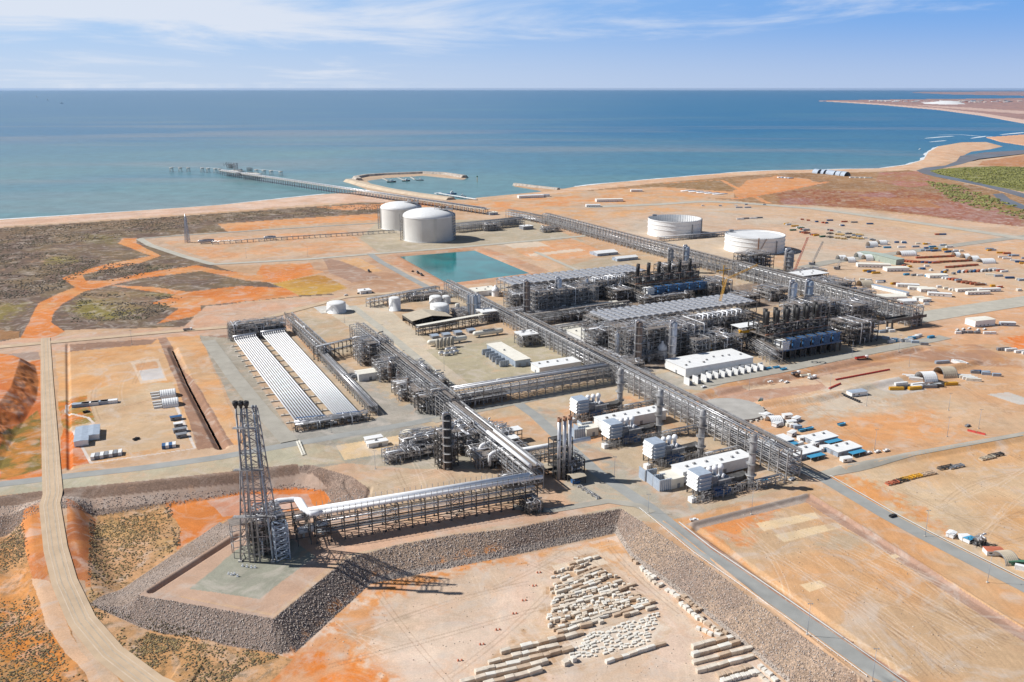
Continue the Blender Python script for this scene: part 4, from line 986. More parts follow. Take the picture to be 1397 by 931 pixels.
# --- fin fan air cooler bank on legs; local x along, y across
def cooler(label, p_top, p_top2, z, V, nb, seed=1, zleg=0, twin=2, group=None, legs=True):
    a = GV(*p_top, z); b = GV(*p_top2, z); U = (b - a).dot(EU); a.z = 0
    t = thing('air_cooler_bank', label, 'air cooler', a, ALPHA, group)
    bu = U / nb; zt = z - 1.9
    fm = MB()
    nl = max(2, int(V / 9))
    for j in range(nl + 1):
        y = V * j / nl; fm.box(-.3, .3, y - .3, y + .3, 0, zt)
    for zz in (zt * .35, zt * .68, zt): fm.box(-.2, .2, 0, V, zz - .6, zz)
    fm.bar((0, 0, zt * .35), (0, V / nl, zt * .68), .25)
    f0 = fm.build('portal_frame', M_STEEL, t, (0, 0, 0)); copies(f0, [(U * i / (nb // 2), 0, 0) for i in range(1, nb // 2 + 1)], t, 'portal_frame')
    lb = MB()
    for y in (0, V / 2, V):
        for zz in (zt * .35, zt * .68, zt): lb.box(0, U, y - .2, y + .2, zz - .55, zz + .003)
    lb.build('tie_beams', M_STEEL, t)
    half = V / twin
    bm = MB(); ww = bu * .74
    # one bay: finned bundle with rounded plenum, side channels and two fan rings
    prof = [(-.5, 0), (-.5, 1.1), (-.34, 1.55), (-.12, 1.8), (.12, 1.8), (.34, 1.55), (.5, 1.1), (.5, 0)]
    for (i0, i1) in [(k, k + 1) for k in range(len(prof) - 1)]:
        (a0, z0_), (a1, z1_) = prof[i0], prof[i1]
        bm.add([(bu / 2 + a0 * ww, .5, z0_), (bu / 2 + a1 * ww, .5, z1_), (bu / 2 + a1 * ww, half - .5, z1_), (bu / 2 + a0 * ww, half - .5, z0_)], [(3, 2, 1, 0)])
    bm.add([(bu / 2 + x * ww, .5, zz) for x, zz in prof], [tuple(range(len(prof)))[::-1]]); bm.add([(bu / 2 + x * ww, half - .5, zz) for x, zz in prof], [tuple(range(len(prof)))])
    bm.box(bu * .08, bu * .92, .2, .5, -.6, 1.0, 1); bm.box(bu * .08, bu * .92, half - .5, half - .2, -.6, 1.0, 1)
    for y in (half * .28, half * .72):
        bm.lathe((bu / 2, y, -1.0), [(ww * .42, 0), (ww * .46, 1.0)], 12, 1)
    for y in (half * .35, half * .65): bm.box(bu * .1, bu * .9, y - .1, y + .1, 1.7, 1.95, 1)
    b0 = bm.build('fan_bay', [M_PIPE, M_STEEL], t, (0, 0, zt + .1))
    copies(b0, [(bu * i, half * j, zt + .1) for j in range(twin) for i in range(nb) if (i, j) != (0, 0)][:98], t, 'fan_bay')
    wk = MB()
    for y in (-1.3, V):
        wk.box(-1, U + 1, y, y + 1.3, zt, zt + .1)
        for zz in (.6, 1.15): wk.bar((-1, y if y < 0 else y + 1.3, zt + zz), (U + 1, y if y < 0 else y + 1.3, zt + zz), .08)
        for i in range(int(U / 3)): wk.bar((i * 3, y if y < 0 else y + 1.3, zt), (i * 3, y if y < 0 else y + 1.3, zt + 1.15), .07)
    wk.build('walkway', M_GRATE, t)
    R_ = random.Random(seed)
    for k in range(9):
        y = R_.uniform(1, V - 1); z_ = zt * R_.choice((.37, .7)); r = R_.uniform(.25, .6)
        linepipe('pipe', R_.choice((M_PIPE, M_WPIPE, M_STEEL)), t, [(0, y, z_ + r), (U, y, z_ + r)], r, 6)
    for k in range(int(U / 12)):
        x = 4 + k * 12 + R_.uniform(-2, 2); linepipe('riser', M_PIPE, t, bendpts([(x, -.7, zt * .36), (x, -.7, zt - .5), (x + 1, 1, zt - .5)], .6, 2), .35, 6)
    for k in range(int(U / 14)):
        x = 3 + k * 14 + R_.uniform(-2, 2); mb = bullet_mb(R_.uniform(6, 10), R_.uniform(.8, 1.3)); yb = R_.uniform(2, V - 4)
        mb.v = [(q_ + x, w__ + yb, e + .8) for q_, w__, e in mb.v]; mb.build('drum', R_.choice((M_PIPE, M_STEEL)), t)
    return t
# --- buildings
def shed(label, p, U, V, H, roof='flat', mw=None, mr=None, du=0, dv=0, name='equipment_building', cat='building', rot=0, rise=1.5, z0=0, open_front=False, doors=2, group=None, stilts=0, world=None, ribs=True):
    mw = mw or M_WHITE; mr = mr or M_CREAM
    t = thing(name, label, cat, world if world is not None else PV(p, du, dv, z0), ALPHA + rot, group)
    zb = stilts
    wl = MB()
    if open_front:
        for x in [U * k / max(1, round(U / 8)) for k in range(max(1, round(U / 8)) + 1)]:
            for y in (0.2, V - .2): wl.box(x - .2, x + .2, y - .2, y + .2, 0, H)
        for y in (.2, V - .2): wl.box(0, U, y - .1, y + .1, H - .8, H - .1); wl.box(0, U, y - .12, y + .12, H * .55, H * .62)
        wl.build('posts', M_DSTEEL, t)
    else:
        wl.box(0, U, 0, V, zb, zb + H)
        if ribs:
            for k in range(int(U / 6) + 1):
                x = min(U - .1, .1 + k * 6); wl.box(x - .1, x + .1, -.06, -.002, zb, zb + H)
            for k in range(int(V / 6) + 1):
                y = min(V - .1, .1 + k * 6); wl.box(-.06, -.002, y - .1, y + .1, zb, zb + H)
        wl.build('wall', mw, t)
        for k in range(doors):
            d_ = MB(); x = U * (k + .6) / doors; ww = min(2.4, U * .2); d_.box(x - ww / 2, x + ww / 2, -.14, -.03, zb, zb + min(3, H * .7)); d_.box(x - ww / 2 - .1, x + ww / 2 + .1, -.18, -.14, zb + min(3, H * .7) - .15, zb + min(3, H * .7)); d_.build('door', M_GREY, t)
        dl = MB(); dl.box(-.14, -.03, V * .4, V * .4 + min(2.2, V * .3), zb, zb + min(2.8, H * .7)); dl.build('door', M_GREY, t)
        if stilts:
            s = MB()
            for x in [1 + (U - 2) * k / max(1, round(U / 7)) for k in range(max(1, round(U / 7)) + 1)]:
                for y in (.8, V - .8): s.box(x - .25, x + .25, y - .25, y + .25, 0, zb)
            s.build('stilts', M_DSTEEL, t)
    rf = MB(); e = .5; top = zb + H
    if roof == 'flat':
        rf.add([(-e, -e, top + .3), (U + e, -e, top + .3), (U + e, V + e, top + .3), (-e, V + e, top + .3), (-e, -e, top), (U + e, -e, top), (U + e, V + e, top), (-e, V + e, top)],
               [(0, 1, 2, 3), (7, 6, 5, 4), (0, 4, 5, 1), (1, 5, 6, 2), (2, 6, 7, 3), (3, 7, 4, 0)])
        rf.build('roof', mr, t)
        R_ = random.Random(int(U * 10 + V))
        if U > 12:
            for k in range(min(8, int(U / 9))):
                ac = MB(); x = 3 + k * 9 + R_.random() * 3; y = R_.uniform(V * .2, V * .7); ac.box(x, x + 1.8, y, y + 1.3, top + .3, top + 1.3); ac.lathe((x + .9, y + .6, top + 1.3), [(.5, 0), (.5, .15), (.02, .15)], 8); ac.build('roof_unit', M_STEEL, t)
    elif roof == 'gable':     # ridge along x
        rf.add([(-e, -e, top), (U + e, -e, top), (U + e, V / 2, top + rise), (-e, V / 2, top + rise), (-e, V + e, top), (U + e, V + e, top),
                (-e, -e, top - .25), (U + e, -e, top - .25), (U + e, V / 2, top + rise - .25), (-e, V / 2, top + rise - .25), (-e, V + e, top - .25), (U + e, V + e, top - .25)],
               [(0, 1, 2, 3), (3, 2, 5, 4), (6, 9, 8, 7), (9, 10, 11, 8), (0, 6, 7, 1), (4, 5, 11, 10), (0, 3, 9, 6), (3, 4, 10, 9), (1, 7, 8, 2), (2, 8, 11, 5)])
        rf.build('roof', mr, t)
        if not open_front:
            g_ = MB(); g_.add([(0, 0, top), (0, V, top), (0, V / 2, top + rise - .1)], [(0, 2, 1)]); g_.add([(U, 0, top), (U, V, top), (U, V / 2, top + rise - .1)], [(0, 1, 2)]); g_.build('gable', mw, t)
    return t
def shelter(label, loc, L_, W_, H, m, rot, ends=None, name='fabric_shelter', group=None, nrib=7):
    """arched fabric shelter over containers: arch along local x"""
    t = thing(name, label, 'shelter', loc, rot, group)
    n_ = 12; mb = MB()
    for lay, r0 in ((0, 0), (1, .25)):
        vs = []
        for i in range(nrib * 2 + 1):
            x = L_ * i / (nrib * 2); bul = (0 if i % 2 == 0 else .18)
            for k in range(n_ + 1):
                a = math.pi * k / n_; vs.append((x, -math.cos(a) * (W_ / 2 - r0 + bul), math.sin(a) * (H - r0 + bul)))
        fs = []
        for i in range(nrib * 2):
            for k in range(n_):
                a = i * (n_ + 1) + k; f = (a, a + 1, a + n_ + 2, a + n_ + 1); fs.append(f if lay else f[::-1])
        mb.add(vs, fs, 0, False)
    mb.build('cover', m, t)
    rb = MB()
    for x in (.02, L_ - .02):
        for k in range(n_):
            a0, a1 = math.pi * k / n_, math.pi * (k + 1) / n_; rb.bar((x, -math.cos(a0) * (W_ / 2 - .1), math.sin(a0) * (H - .1)), (x, -math.cos(a1) * (W_ / 2 - .1), math.sin(a1) * (H - .1)), .3)
    rb.build('arch_frame', M_GREY, t)
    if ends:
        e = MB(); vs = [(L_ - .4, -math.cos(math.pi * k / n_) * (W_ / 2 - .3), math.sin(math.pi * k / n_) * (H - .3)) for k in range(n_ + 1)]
        e.add(vs, [tuple(range(n_ + 1))]); vs2 = [(L_ - .55, y, z) for _, y, z in vs]; e.add(vs2, [tuple(range(n_ + 1))[::-1]]); e.build('end_panel', ends, t)  # M_DARK panels put the shade of an open mouth into colour
    return t
CONT = {}
def container(label, loc, rot, m, L_=12.2, W_=2.44, H=2.6, name='shipping_container', cat='container', group=None):
    key = (m.name, L_, W_, H)
    if key not in CONT:
        mb = MB(); mb.box(.1, L_ - .1, .1, W_ - .1, .15, H - .08)
        k = int(L_ / .6)
        for i in range(k):
            x = .3 + i * (L_ - .6) / k; mb.box(x, x + .22, .03, .1, .2, H - .15); mb.box(x, x + .22, W_ - .1, W_ - .03, .2, H - .15)
        for x in (0, L_ - .16):
            for y in (0, W_ - .16): mb.box(x, x + .16, y, y + .16, 0, H)
        for y in (0, W_ - .12): mb.box(.16, L_ - .16, y, y + .12, H - .13, H - .01); mb.box(.16, L_ - .16, y, y + .12, 0, .16)
        for y in (W_ * .3, W_ * .45, W_ * .6, W_ * .75): mb.bar((-.03, y, .2), (-.03, y, H - .2), .05)
        CONT[key] = mb.mesh(name); CONT[key].materials.append(m)
    o = bpy.data.objects.new(name, CONT[key]); COL.objects.link(o); o.location = loc; o.rotation_euler = (0, 0, rot)
    return tag(o, label, cat, group)
def cabin(label, loc, L_, W_, H, mr, rot, name='site_cabin', group=None, mw=None, cat='cabin'):
    t = thing(name, label, cat, loc, rot, group)
    a = MB(); a.box(0, L_, 0, W_, .3, H); 
    for x in (.4, L_ / 2, L_ - .4):
        for y in (.4, W_ - .4): a.box(x - .2, x + .2, y - .2, y + .2, 0, .3)
    a.build('wall', mw or M_WHITE, t)
    r = MB(); r.add([(-.3, -.3, H), (L_ + .3, -.3, H), (L_ + .3, W_ / 2, H + .4), (-.3, W_ / 2, H + .4), (-.3, W_ + .3, H), (L_ + .3, W_ + .3, H)], [(0, 1, 2, 3), (3, 2, 5, 4), (0, 3, 4), (1, 5, 2), (0, 4, 5, 1)]); r.build('roof', mr, t)
    for k in range(max(1, int(L_ / 6))):
        w_ = MB(); x = 1.2 + k * 5; w_.box(x, x + 1.6, -.06, -.002, 1.2, 2.1); w_.build('window', M_GLASS, t)
    return t
# --- vehicles
def make_ute(m, label, loc, rot, group=None, name='utility_truck'):
    t = thing(name, label, 'vehicle', loc, rot, group)
    b = MB(); b.box(-2.5, 2.5, -.92, .92, .5, 1.0); b.box(-2.5, -.5, -.92, -.84, 1.0, 1.45); b.box(-2.5, -.5, .84, .92, 1.0, 1.45); b.box(-2.5, -2.4, -.84, .84, 1.0, 1.4)
    b.add([(-.4, -.88, 1.0), (2.5, -.88, 1.0), (2.45, -.88, 1.12), (1.5, -.88, 1.15), (.9, -.78, 1.75), (-.4, -.78, 1.78), (-.4, .88, 1.0), (2.5, .88, 1.0), (2.45, .88, 1.12), (1.5, .88, 1.15), (.9, .78, 1.75), (-.4, .78, 1.78)],
          [(0, 1, 2, 3, 4, 5), (11, 10, 9, 8, 7, 6), (0, 5, 11, 6), (5, 4, 10, 11), (4, 3, 9, 10), (3, 2, 8, 9), (2, 1, 7, 8)])
    b.build('body', m, t)
    g = MB(); g.add([(1.42, -.72, 1.2), (.95, -.68, 1.7), (.95, .68, 1.7), (1.42, .72, 1.2)], [(0, 3, 2, 1)]); g.box(-.3, .8, -.86, -.80, 1.2, 1.6); g.box(-.3, .8, .80, .86, 1.2, 1.6); g.build('windows', M_GLASS, t)
    w0 = None
    for x in (-1.5, 1.6):
        for y in (-.85, .85):
            if w0 is None:
                w_ = MB(); w_.tube([(0, -.14, 0), (0, .14, 0)], .38, 10); w0 = w_.build('wheel', M_DARK, t, (x, y, .38))
            else: copies(w0, [(x, y, .38)], t, 'wheel')
    return t
UTES = {}
def ute(label, loc, rot, m=None, group=None):
    m = m or M_WHITE
    if m.name not in UTES: UTES[m.name] = make_ute(m, label, loc, rot, group); return UTES[m.name]
    return dup(UTES[m.name], loc, rot, label, group)
def truck(label, loc, rot, mc, mt, L_=9, group=None):
    t = thing('truck', label, 'truck', loc, rot, group)
    a = MB(); a.box(L_ - 2.2, L_, -1.2, 1.2, .7, 2.9); a.box(L_ - .3, L_ + .15, -1.2, 1.2, .5, 1.5); a.build('cab', mc, t)
    g = MB(); g.box(L_, L_ + .04, -1.0, 1.0, 1.8, 2.6); g.build('windscreen', M_GLASS, t)
    b = MB(); b.box(0, L_ - 2.4, -1.25, 1.25, 1.1, 1.4); b.box(0, L_ - 2.4, -1.25, -1.15, 1.4, 2.4); b.box(0, L_ - 2.4, 1.15, 1.25, 1.4, 2.4); b.box(0, .1, -1.15, 1.15, 1.4, 2.4); b.build('tray', mt, t)
    w0 = None
    for x in (1.2, 2.5, L_ - 1.2):
        for y in (-1.1, 1.1):
            if w0 is None:
                w_ = MB(); w_.tube([(0, -.2, 0), (0, .2, 0)], .55, 10); w0 = w_.build('wheel', M_DARK, t, (x, y, .55))
            else: copies(w0, [(x, y, .55)], t, 'wheel')
    return t
POLE = None
def light_pole(label, p, h=16, group='light poles standing about the site', z=0):
    global POLE
    x, y = G(*p, z); loc = (x, y, hz(x, y) if y < 700 else z)
    if POLE is None:
        POLE = thing('light_pole', label, 'light pole', loc, 0, group)
        a = MB(); a.tube([(0, 0, 0), (0, 0, 16)], [.14, .07], 6); a.build('mast', M_LBLUE, POLE)
        b = MB(); b.bar((-1, 0, 16), (1, 0, 16), .12); b.box(-1.2, -.6, -.25, .25, 15.8, 16.05); b.box(.6, 1.2, -.25, .25, 15.8, 16.05); b.build('lamp_head', M_GREY, POLE)
        c = MB(); c.box(-.5, .5, -.5, .5, 0, .5); c.build('footing', M_CONC, POLE)
        return POLE
    return dup(POLE, loc, 0, label, group, (1, 1, h / 16))
# ---------------------------------------------------------------- LNG tanks
def lng_tank(label, p_left, p_right, py_wall_top, py_base, seed):
    cx_ = (p_left + p_right) / 2
    x0, y0 = G(cx_, py_base); R_ = (p_right - p_left) / 2 / FPX * (CAM_H / (SP + (py_base - CY) / FPX * CP))
    R_ *= 1 + R_ / y0; base = Vector((x0 * (y0 + R_) / y0, y0 + R_, 0)); k = (py_wall_top - CY) / FPX
    H = CAM_H - y0 * (SP + k * CP) / (CP - k * SP)
    t = thing('storage_tank', label, 'storage tank', base, 0)
    w_ = MB(); w_.lathe((0, 0, 0), [(R_ + 1.0, 0), (R_ + 1.0, 1.0), (R_, 1.0), (R_, H)], 72); w_.build('wall', mat('tank_concrete', (.72, .71, .68), .8, 0, .05, .05, dirt=(.55, .53, .50)), t)
    for a in [math.pi * k_ / 2 + .35 for k_ in range(4)]:
        b = MB(); b.box(-2.4, 2.4, -.6, .7, 0, H); b.build('buttress', mat('tank_buttress_concrete', (.60, .59, .56), .8, 0, .06, .1), t, (R_ * math.cos(a), R_ * math.sin(a), 0), a - math.pi / 2)
    r = MB(); RS = R_ * 1.15; prof = [(R_ + .4, H - .8), (R_ + .4, H + .5)] + [(R_ * math.cos(q), H + .5 + (R_ * .27) * math.sin(q)) for q in [.12, .3, .5, .7, .9, 1.1, 1.3, 1.45]] + [(.05, H + .5 + R_ * .27)]
    r.lathe((0, 0, 0), prof, 72); r.build('dome', M_WHITE, t)
    # stair tower climbing the sunlit side
    st = MB(); a0 = math.radians(195); sx, sy = (R_ + 3.2) * math.cos(a0), (R_ + 3.2) * math.sin(a0)
    for a, b in ((-2, -2), (2, -2), (2, 2), (-2, 2)): st.box(sx + a - .2, sx + a + .2, sy + b - .2, sy + b + .2, 0, H + 4)
    nf = 9
    for i in range(nf):
        z = H * i / nf; z2 = H * (i + 1) / nf; st.bar((sx - 1, sy - 1.8, z), (sx - 1, sy + 1.8, (z + z2) / 2), 1.2, .2); st.bar((sx + 1, sy + 1.8, (z + z2) / 2), (sx + 1, sy - 1.8, z2), 1.2, .2)
        for zz in (z, z2): st.box(sx - 2, sx + 2, sy - 2.1, sy - 1.9, zz - .2, zz); st.box(sx - 2.1, sx - 1.9, sy - 2, sy + 2, zz - .2, zz)
        st.bar((sx - 2, sy - 2, z), (sx + 2, sy - 2, z2), .25)
    st.build('stair_tower', M_STEEL, t)
    # pipe riser rack down the right hand side
    for a in (-.25, -.05, .12):
        pr = MB(); xx, yy = (R_ + 1.4) * math.cos(a), (R_ + 1.4) * math.sin(a); pr.tube(bendpts([(xx, yy, 1), (xx, yy, H + 3), (R_ * .6 * math.cos(a), R_ * .6 * math.sin(a), H + R_ * .2)], 2), .6, 8); pr.build('riser_pipe', M_PIPE, t)
    rr = MB()
    for i in range(10):
        z = H * i / 9; rr.lathe((0, 0, z), [(R_ + .1, 0), (R_ + 2.6, 0), (R_ + 2.6, .3), (R_ + .1, .3)], 6, a0=-.35, a1=.2)
    for a in (-.35, -.1, .2): rr.bar(((R_ + 2.5) * math.cos(a), (R_ + 2.5) * math.sin(a), 0), ((R_ + 2.5) * math.cos(a), (R_ + 2.5) * math.sin(a), H + 3), .4)
    rr.build('riser_frame', M_STEEL, t)
    pf = MB(); R2 = random.Random(seed); zt = H + R_ * .17
    pf.box(R_ * .25, R_ * .95, -9, 7, zt + 3, zt + 3.3)
    for x in (R_ * .27, R_ * .5, R_ * .72, R_ * .93):
        for y in (-8.8, 6.8): pf.box(x - .25, x + .25, y - .25, y + .25, H - 1, zt + 9)
    for z in (zt + 4.5, zt + 9):
        for y in (-8.8, 6.8): pf.bar((R_ * .25, y, z), (R_ * .95, y, z), .25)
    pf.build('roof_platform', M_STEEL, t)
    for i in range(9):
        v = MB(); x = R2.uniform(R_ * .28, R_ * .9); y = R2.uniform(-8, 6); v.tube(bendpts([(x, y, zt + 3), (x, y, zt + R2.uniform(5, 8)), (x + 2.5, y, zt + 6)], .6, 2), R2.uniform(.3, .6), 7); v.build('roof_pipe', R2.choice((M_PIPE, M_WPIPE, M_DSTEEL)), t)
    cr = MB(); cr.bar((R_ * .5, 3, zt + 3), (R_ * .5, 3, zt + 12), .7); cr.bar((R_ * .5, 3, zt + 11.5), (R_ * .5 - 9, -1, zt + 13), .5); cr.build('roof_crane', M_YEL, t)
    rail = MB(); rail.lathe((0, 0, H + 1.6), [(R_ - .1, 0), (R_ + .1, 0), (R_ + .1, .12), (R_ - .1, .12)], 72)
    for k_ in range(72): rail.bar((R_ * math.cos(k_ * .0873), R_ * math.sin(k_ * .0873), H), (R_ * math.cos(k_ * .0873), R_ * math.sin(k_ * .0873), H + 1.6), .1)
    rail.build('roof_railing', M_STEEL, t)
    return t
lng_tank('larger-looking domed concrete gas tank nearer the turquoise pond', 551, 620, 299, 332, 3)
lng_tank('domed concrete gas tank half hidden behind the other, nearer the sea', 520.5, 574, 286.5, 315, 5)
def float_tank(label, p_left, p_right, py_top, py_base, full):
    cx_ = (p_left + p_right) / 2; x0, y0 = G(cx_, py_base); R_ = (p_right - p_left) / 2 / FPX * (CAM_H / (SP + (py_base - CY) / FPX * CP))
    k = (py_top - CY) / FPX; H = CAM_H - y0 * (SP + k * CP) / (CP - k * SP); R_ *= 1 + R_ / y0; x0 *= (y0 + R_) / y0
    t = thing('condensate_tank', label, 'storage tank', (x0, y0 + R_, 0), 0)
    w_ = MB(); w_.lathe((0, 0, 0), [(R_ + .8, 0), (R_ + .8, .5), (R_, .5), (R_, H), (R_ - .3, H), (R_ - .3, .5)], 80); w_.build('wall', M_WHITE, t)
    for z in ((H * .45, H * .72, H * .95)):
        g = MB(); g.lathe((0, 0, z), [(R_, 0), (R_ + .7, 0), (R_ + .7, .25), (R_, .25)], 80); g.build('wind_girder', M_WHITE, t)
    zr = H - 1.6 if full else H * .42
    r = MB(); r.lathe((0, 0, zr), [(R_ - .32, .6), (R_ - 3, .6), (R_ - 3.4, 0), (.05, .3)], 80); r.build('floating_roof', mat('floating_roof_paint', (.74, .72, .66) if full else (.70, .70, .70), .6, 0, .08, .05), t)
    ribs = MB()
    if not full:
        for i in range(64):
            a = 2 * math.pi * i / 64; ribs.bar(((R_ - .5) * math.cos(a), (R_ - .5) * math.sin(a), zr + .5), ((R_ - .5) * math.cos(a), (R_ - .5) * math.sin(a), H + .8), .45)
        ribs.build('inner_stiffeners', mat('grey_primer', (.50, .50, .52), .6, 0, .1, .2), t)  # mid-grey stiffeners, darker than the white wall
    rl = MB(); rl.lathe((0, 0, H + 1.1), [(R_ + .7, 0), (R_ + .85, 0), (R_ + .85, .12), (R_ + .7, .12)], 80)
    for i in range(90): a = 2 * math.pi * i / 90; rl.bar(((R_ + .8) * math.cos(a), (R_ + .8) * math.sin(a), H), ((R_ + .8) * math.cos(a), (R_ + .8) * math.sin(a), H + 1.1), .1)
    rl.build('railing', M_STEEL, t)
    st = MB(); a = math.radians(-98 if full else -20); n_ = 26
    for i in range(n_):
        q = a + i * .010; z = H * i / n_; st.obox(((R_ + .8) * math.cos(q), (R_ + .8) * math.sin(q), z), 1.5, 1.1, .3, q)
    st.box((R_ + 1) * math.cos(a) - .6, (R_ + 1) * math.cos(a) + .6, (R_ + 1) * math.sin(a) - .6, (R_ + 1) * math.sin(a) + .3, 0, H + 1.2); st.build('stairway', M_RUST if full else M_GREY, t)
    s2 = MB(); a = math.radians(-60); s2.bar(((R_ + .8) * math.cos(a), (R_ + .8) * math.sin(a), 0), ((R_ + .8) * math.cos(a), (R_ + .8) * math.sin(a), H * .8), 1.4); s2.build('drain_pipe', M_GREY, t)
    g = MB(); g.box(-R_ * .75, -R_ * .60, R_ * .55, R_ * .68, H, H + 2.6); g.build('gauge_hut', M_GREY, t)
    return t
float_tank('white open-topped condensate tank with lowered roof and ribbed inner wall', 883.5, 955, 303, 325.5, False)
float_tank('white condensate tank with cream roof floating near its rim', 988.5, 1067.5, 326, 348, True)
# bund walls
def bank_ring(pts, h_=1.5, w_=3):
    pass
# ---------------------------------------------------------------- jetty, breakwater rock, groyne, small jetty
def jetty():
    J0, J1 = GV(667, 286, 10), GV(304, 233, 10)
    t = thing('loading_jetty', 'long trestle jetty carrying pipes out to a loading head at sea', 'jetty', (J0.x, J0.y, 4), math.atan2((J1 - J0).y, (J1 - J0).x))
    Ln = (J1.xy - J0.xy).length; W_ = 12
    d = MB(); d.box(0, Ln, -2, W_, 6.2, 7.6); d.build('deck', M_CONC, t)
    n_ = 98; b = MB()
    for y in (-1.5, 4, W_ - 1): b.tube([(0, y, -12), (0, y, 6)], .6, 6)
    b.box(-.6, .6, -2, W_, 5.2, 6.2); b.bar((0, -1.5, -2), (0, W_ - 1, 5), .4)
    b0 = b.build('pile_bent', M_STEEL, t, (5, 0, 0)); copies(b0, [(5 + (Ln - 10) * i / n_, 0, 0) for i in range(1, n_ + 1)], t, 'pile_bent')
    for k, (y, z, r) in enumerate(((6, 8.4, .7), (8, 8.4, .7), (10, 8.3, .5), (11.3, 8.3, .4), (7, 10.2, .5), (9.5, 10.2, .5))): linepipe('pipe', (M_WPIPE, M_PIPE)[k % 2], t, [(0, y, z), (Ln - 5, y, z)], r, 6)
    f = MB()
    for y in (5.3, 11.9): f.box(-.2, .2, y - .2, y + .2, 7.2, 11.5)
    f.box(-.15, .15, 5.3, 11.9, 9.3, 9.6); f0 = f.build('pipe_support', M_STEEL, t, (9, 0, 0)); copies(f0, [(9 + (Ln - 20) * i / 90, 0, 0) for i in range(1, 91)], t, 'pipe_support')
    r = MB()
    for y in (-1.9,):
        r.bar((0, y, 8.3), (Ln, y, 8.3), .12)
        for i in range(int(Ln / 8)): r.bar((i * 8, y, 7.2), (i * 8, y, 8.3), .1)
    r.build('railing', M_STEEL, t)
    inv = math.atan2((J1 - J0).y, (J1 - J0).x); iv = Matrix.Rotation(-inv, 3, 'Z')
    def loc(px, py, z=0): return iv @ (GV(px, py, z) - Vector((J0.x, J0.y, 0)))
    # loading head platform
    h = MB(); c = loc(320, 237, 3)
    for (px, py, sx_, sy_) in ((322, 236, 55, 34), (345, 239.5, 60, 26)):
        c = loc(px, py, 4); h.box(c.x - sx_ / 2, c.x + sx_ / 2, c.y - sy_ / 2, c.y + sy_ / 2, 5.0, 6.19)
    h.build('head_platform', M_CONC, t)
    hp = MB()
    for (px, py, sx_, sy_) in ((322, 236, 55, 34), (345, 239.5, 60, 26)):
        c = loc(px, py, 4)
        for i in range(6):
            for j in (-.45, 0, .45): hp.tube([(c.x + sx_ * (i / 5 - .5) * .95, c.y + sy_ * j, -12), (c.x + sx_ * (i / 5 - .5) * .95, c.y + sy_ * j, 5)], .7, 6)
    hp.build('head_piles', M_STEEL, t)
    R_ = random.Random(4)
    for (px, py, sx_, sy_, hh) in ((316, 233.5, 30, 12, 14), (322, 235.2, 9, 9, 22), (341, 237.5, 14, 10, 13), (328, 237, 10, 8, 9), (326, 241, 12, 8, 7)):
        c = loc(px, py, 6); e = MB()
        for i in range(4):
            for j in range(2): e.box(c.x + sx_ * (i / 3 - .5) - .3, c.x + sx_ * (i / 3 - .5) + .3, c.y + sy_ * (j - .5) - .3, c.y + sy_ * (j - .5) + .3, 6.2, 6.2 + hh)
        for z in (hh * .4, hh * .7, hh): e.box(c.x - sx_ / 2, c.x + sx_ / 2, c.y - sy_ / 2, c.y + sy_ / 2, 6.2 + z - .5, 6.2 + z)
        e.build('head_structure', R_.choice((M_DSTEEL, M_GREY)), t)
    for i in range(4):
        c = loc(310 + i * 3.2, 232.6 + .3 * i, 6); a = MB(); a.bar((c.x, c.y, 6), (c.x, c.y, 26), .8); a.bar((c.x, c.y, 26), (c.x + 2, c.y + 8, 15), .6); a.bar((c.x + 2, c.y + 8, 15), (c.x + 2, c.y + 10, 24), .5); a.build('loading_arm', M_DSTEEL, t)
    # mooring dolphins joined by catwalks
    pts = [(234, 232.6), (246, 232.8), (257, 232.9), (276, 233.2), (284, 233.6), (294, 234.2), (300, 234.4)]
    prev = None
    for (px, py) in pts:
        c = loc(px, py, 2); dd_ = MB()
        for a, b_ in ((-3, -3), (3, -3), (3, 3), (-3, 3)): dd_.tube([(c.x + a * 1.5, c.y + b_ * 1.5, -12), (c.x + a, c.y + b_, 5)], .7, 6)
        dd_.box(c.x - 4.5, c.x + 4.5, c.y - 4.5, c.y + 4.5, 4.6, 6.6); dd_.build('mooring_dolphin', M_CONC, t)
        if prev is not None:
            cw = MB(); cw.bar((prev.x, prev.y, 7.5), (c.x, c.y, 7.5), 1.5, .4); cw.bar((prev.x, prev.y, 8.9), (c.x, c.y, 8.9), 1.5, .12); cw.build('catwalk', M_WHITE, t)
        prev = c
    prev = None
    for (px, py) in ((350, 235.4), (360, 236.3), (370, 237.0), (383, 238.2)):
        c = loc(px, py, 2); dd_ = MB()
        for a, b_ in ((-3, -3), (3, -3), (3, 3), (-3, 3)): dd_.tube([(c.x + a * 1.5, c.y + b_ * 1.5, -12), (c.x + a, c.y + b_, 5)], .7, 6)
        dd_.box(c.x - 4.5, c.x + 4.5, c.y - 4.5, c.y + 4.5, 4.6, 6.6); dd_.build('mooring_dolphin', M_CONC, t)
        if prev is not None:
            cw = MB(); cw.bar((prev.x, prev.y, 7.5), (c.x, c.y, 7.5), 1.5, .4); cw.build('catwalk', M_WHITE, t)
        prev = c
    return t
jetty()
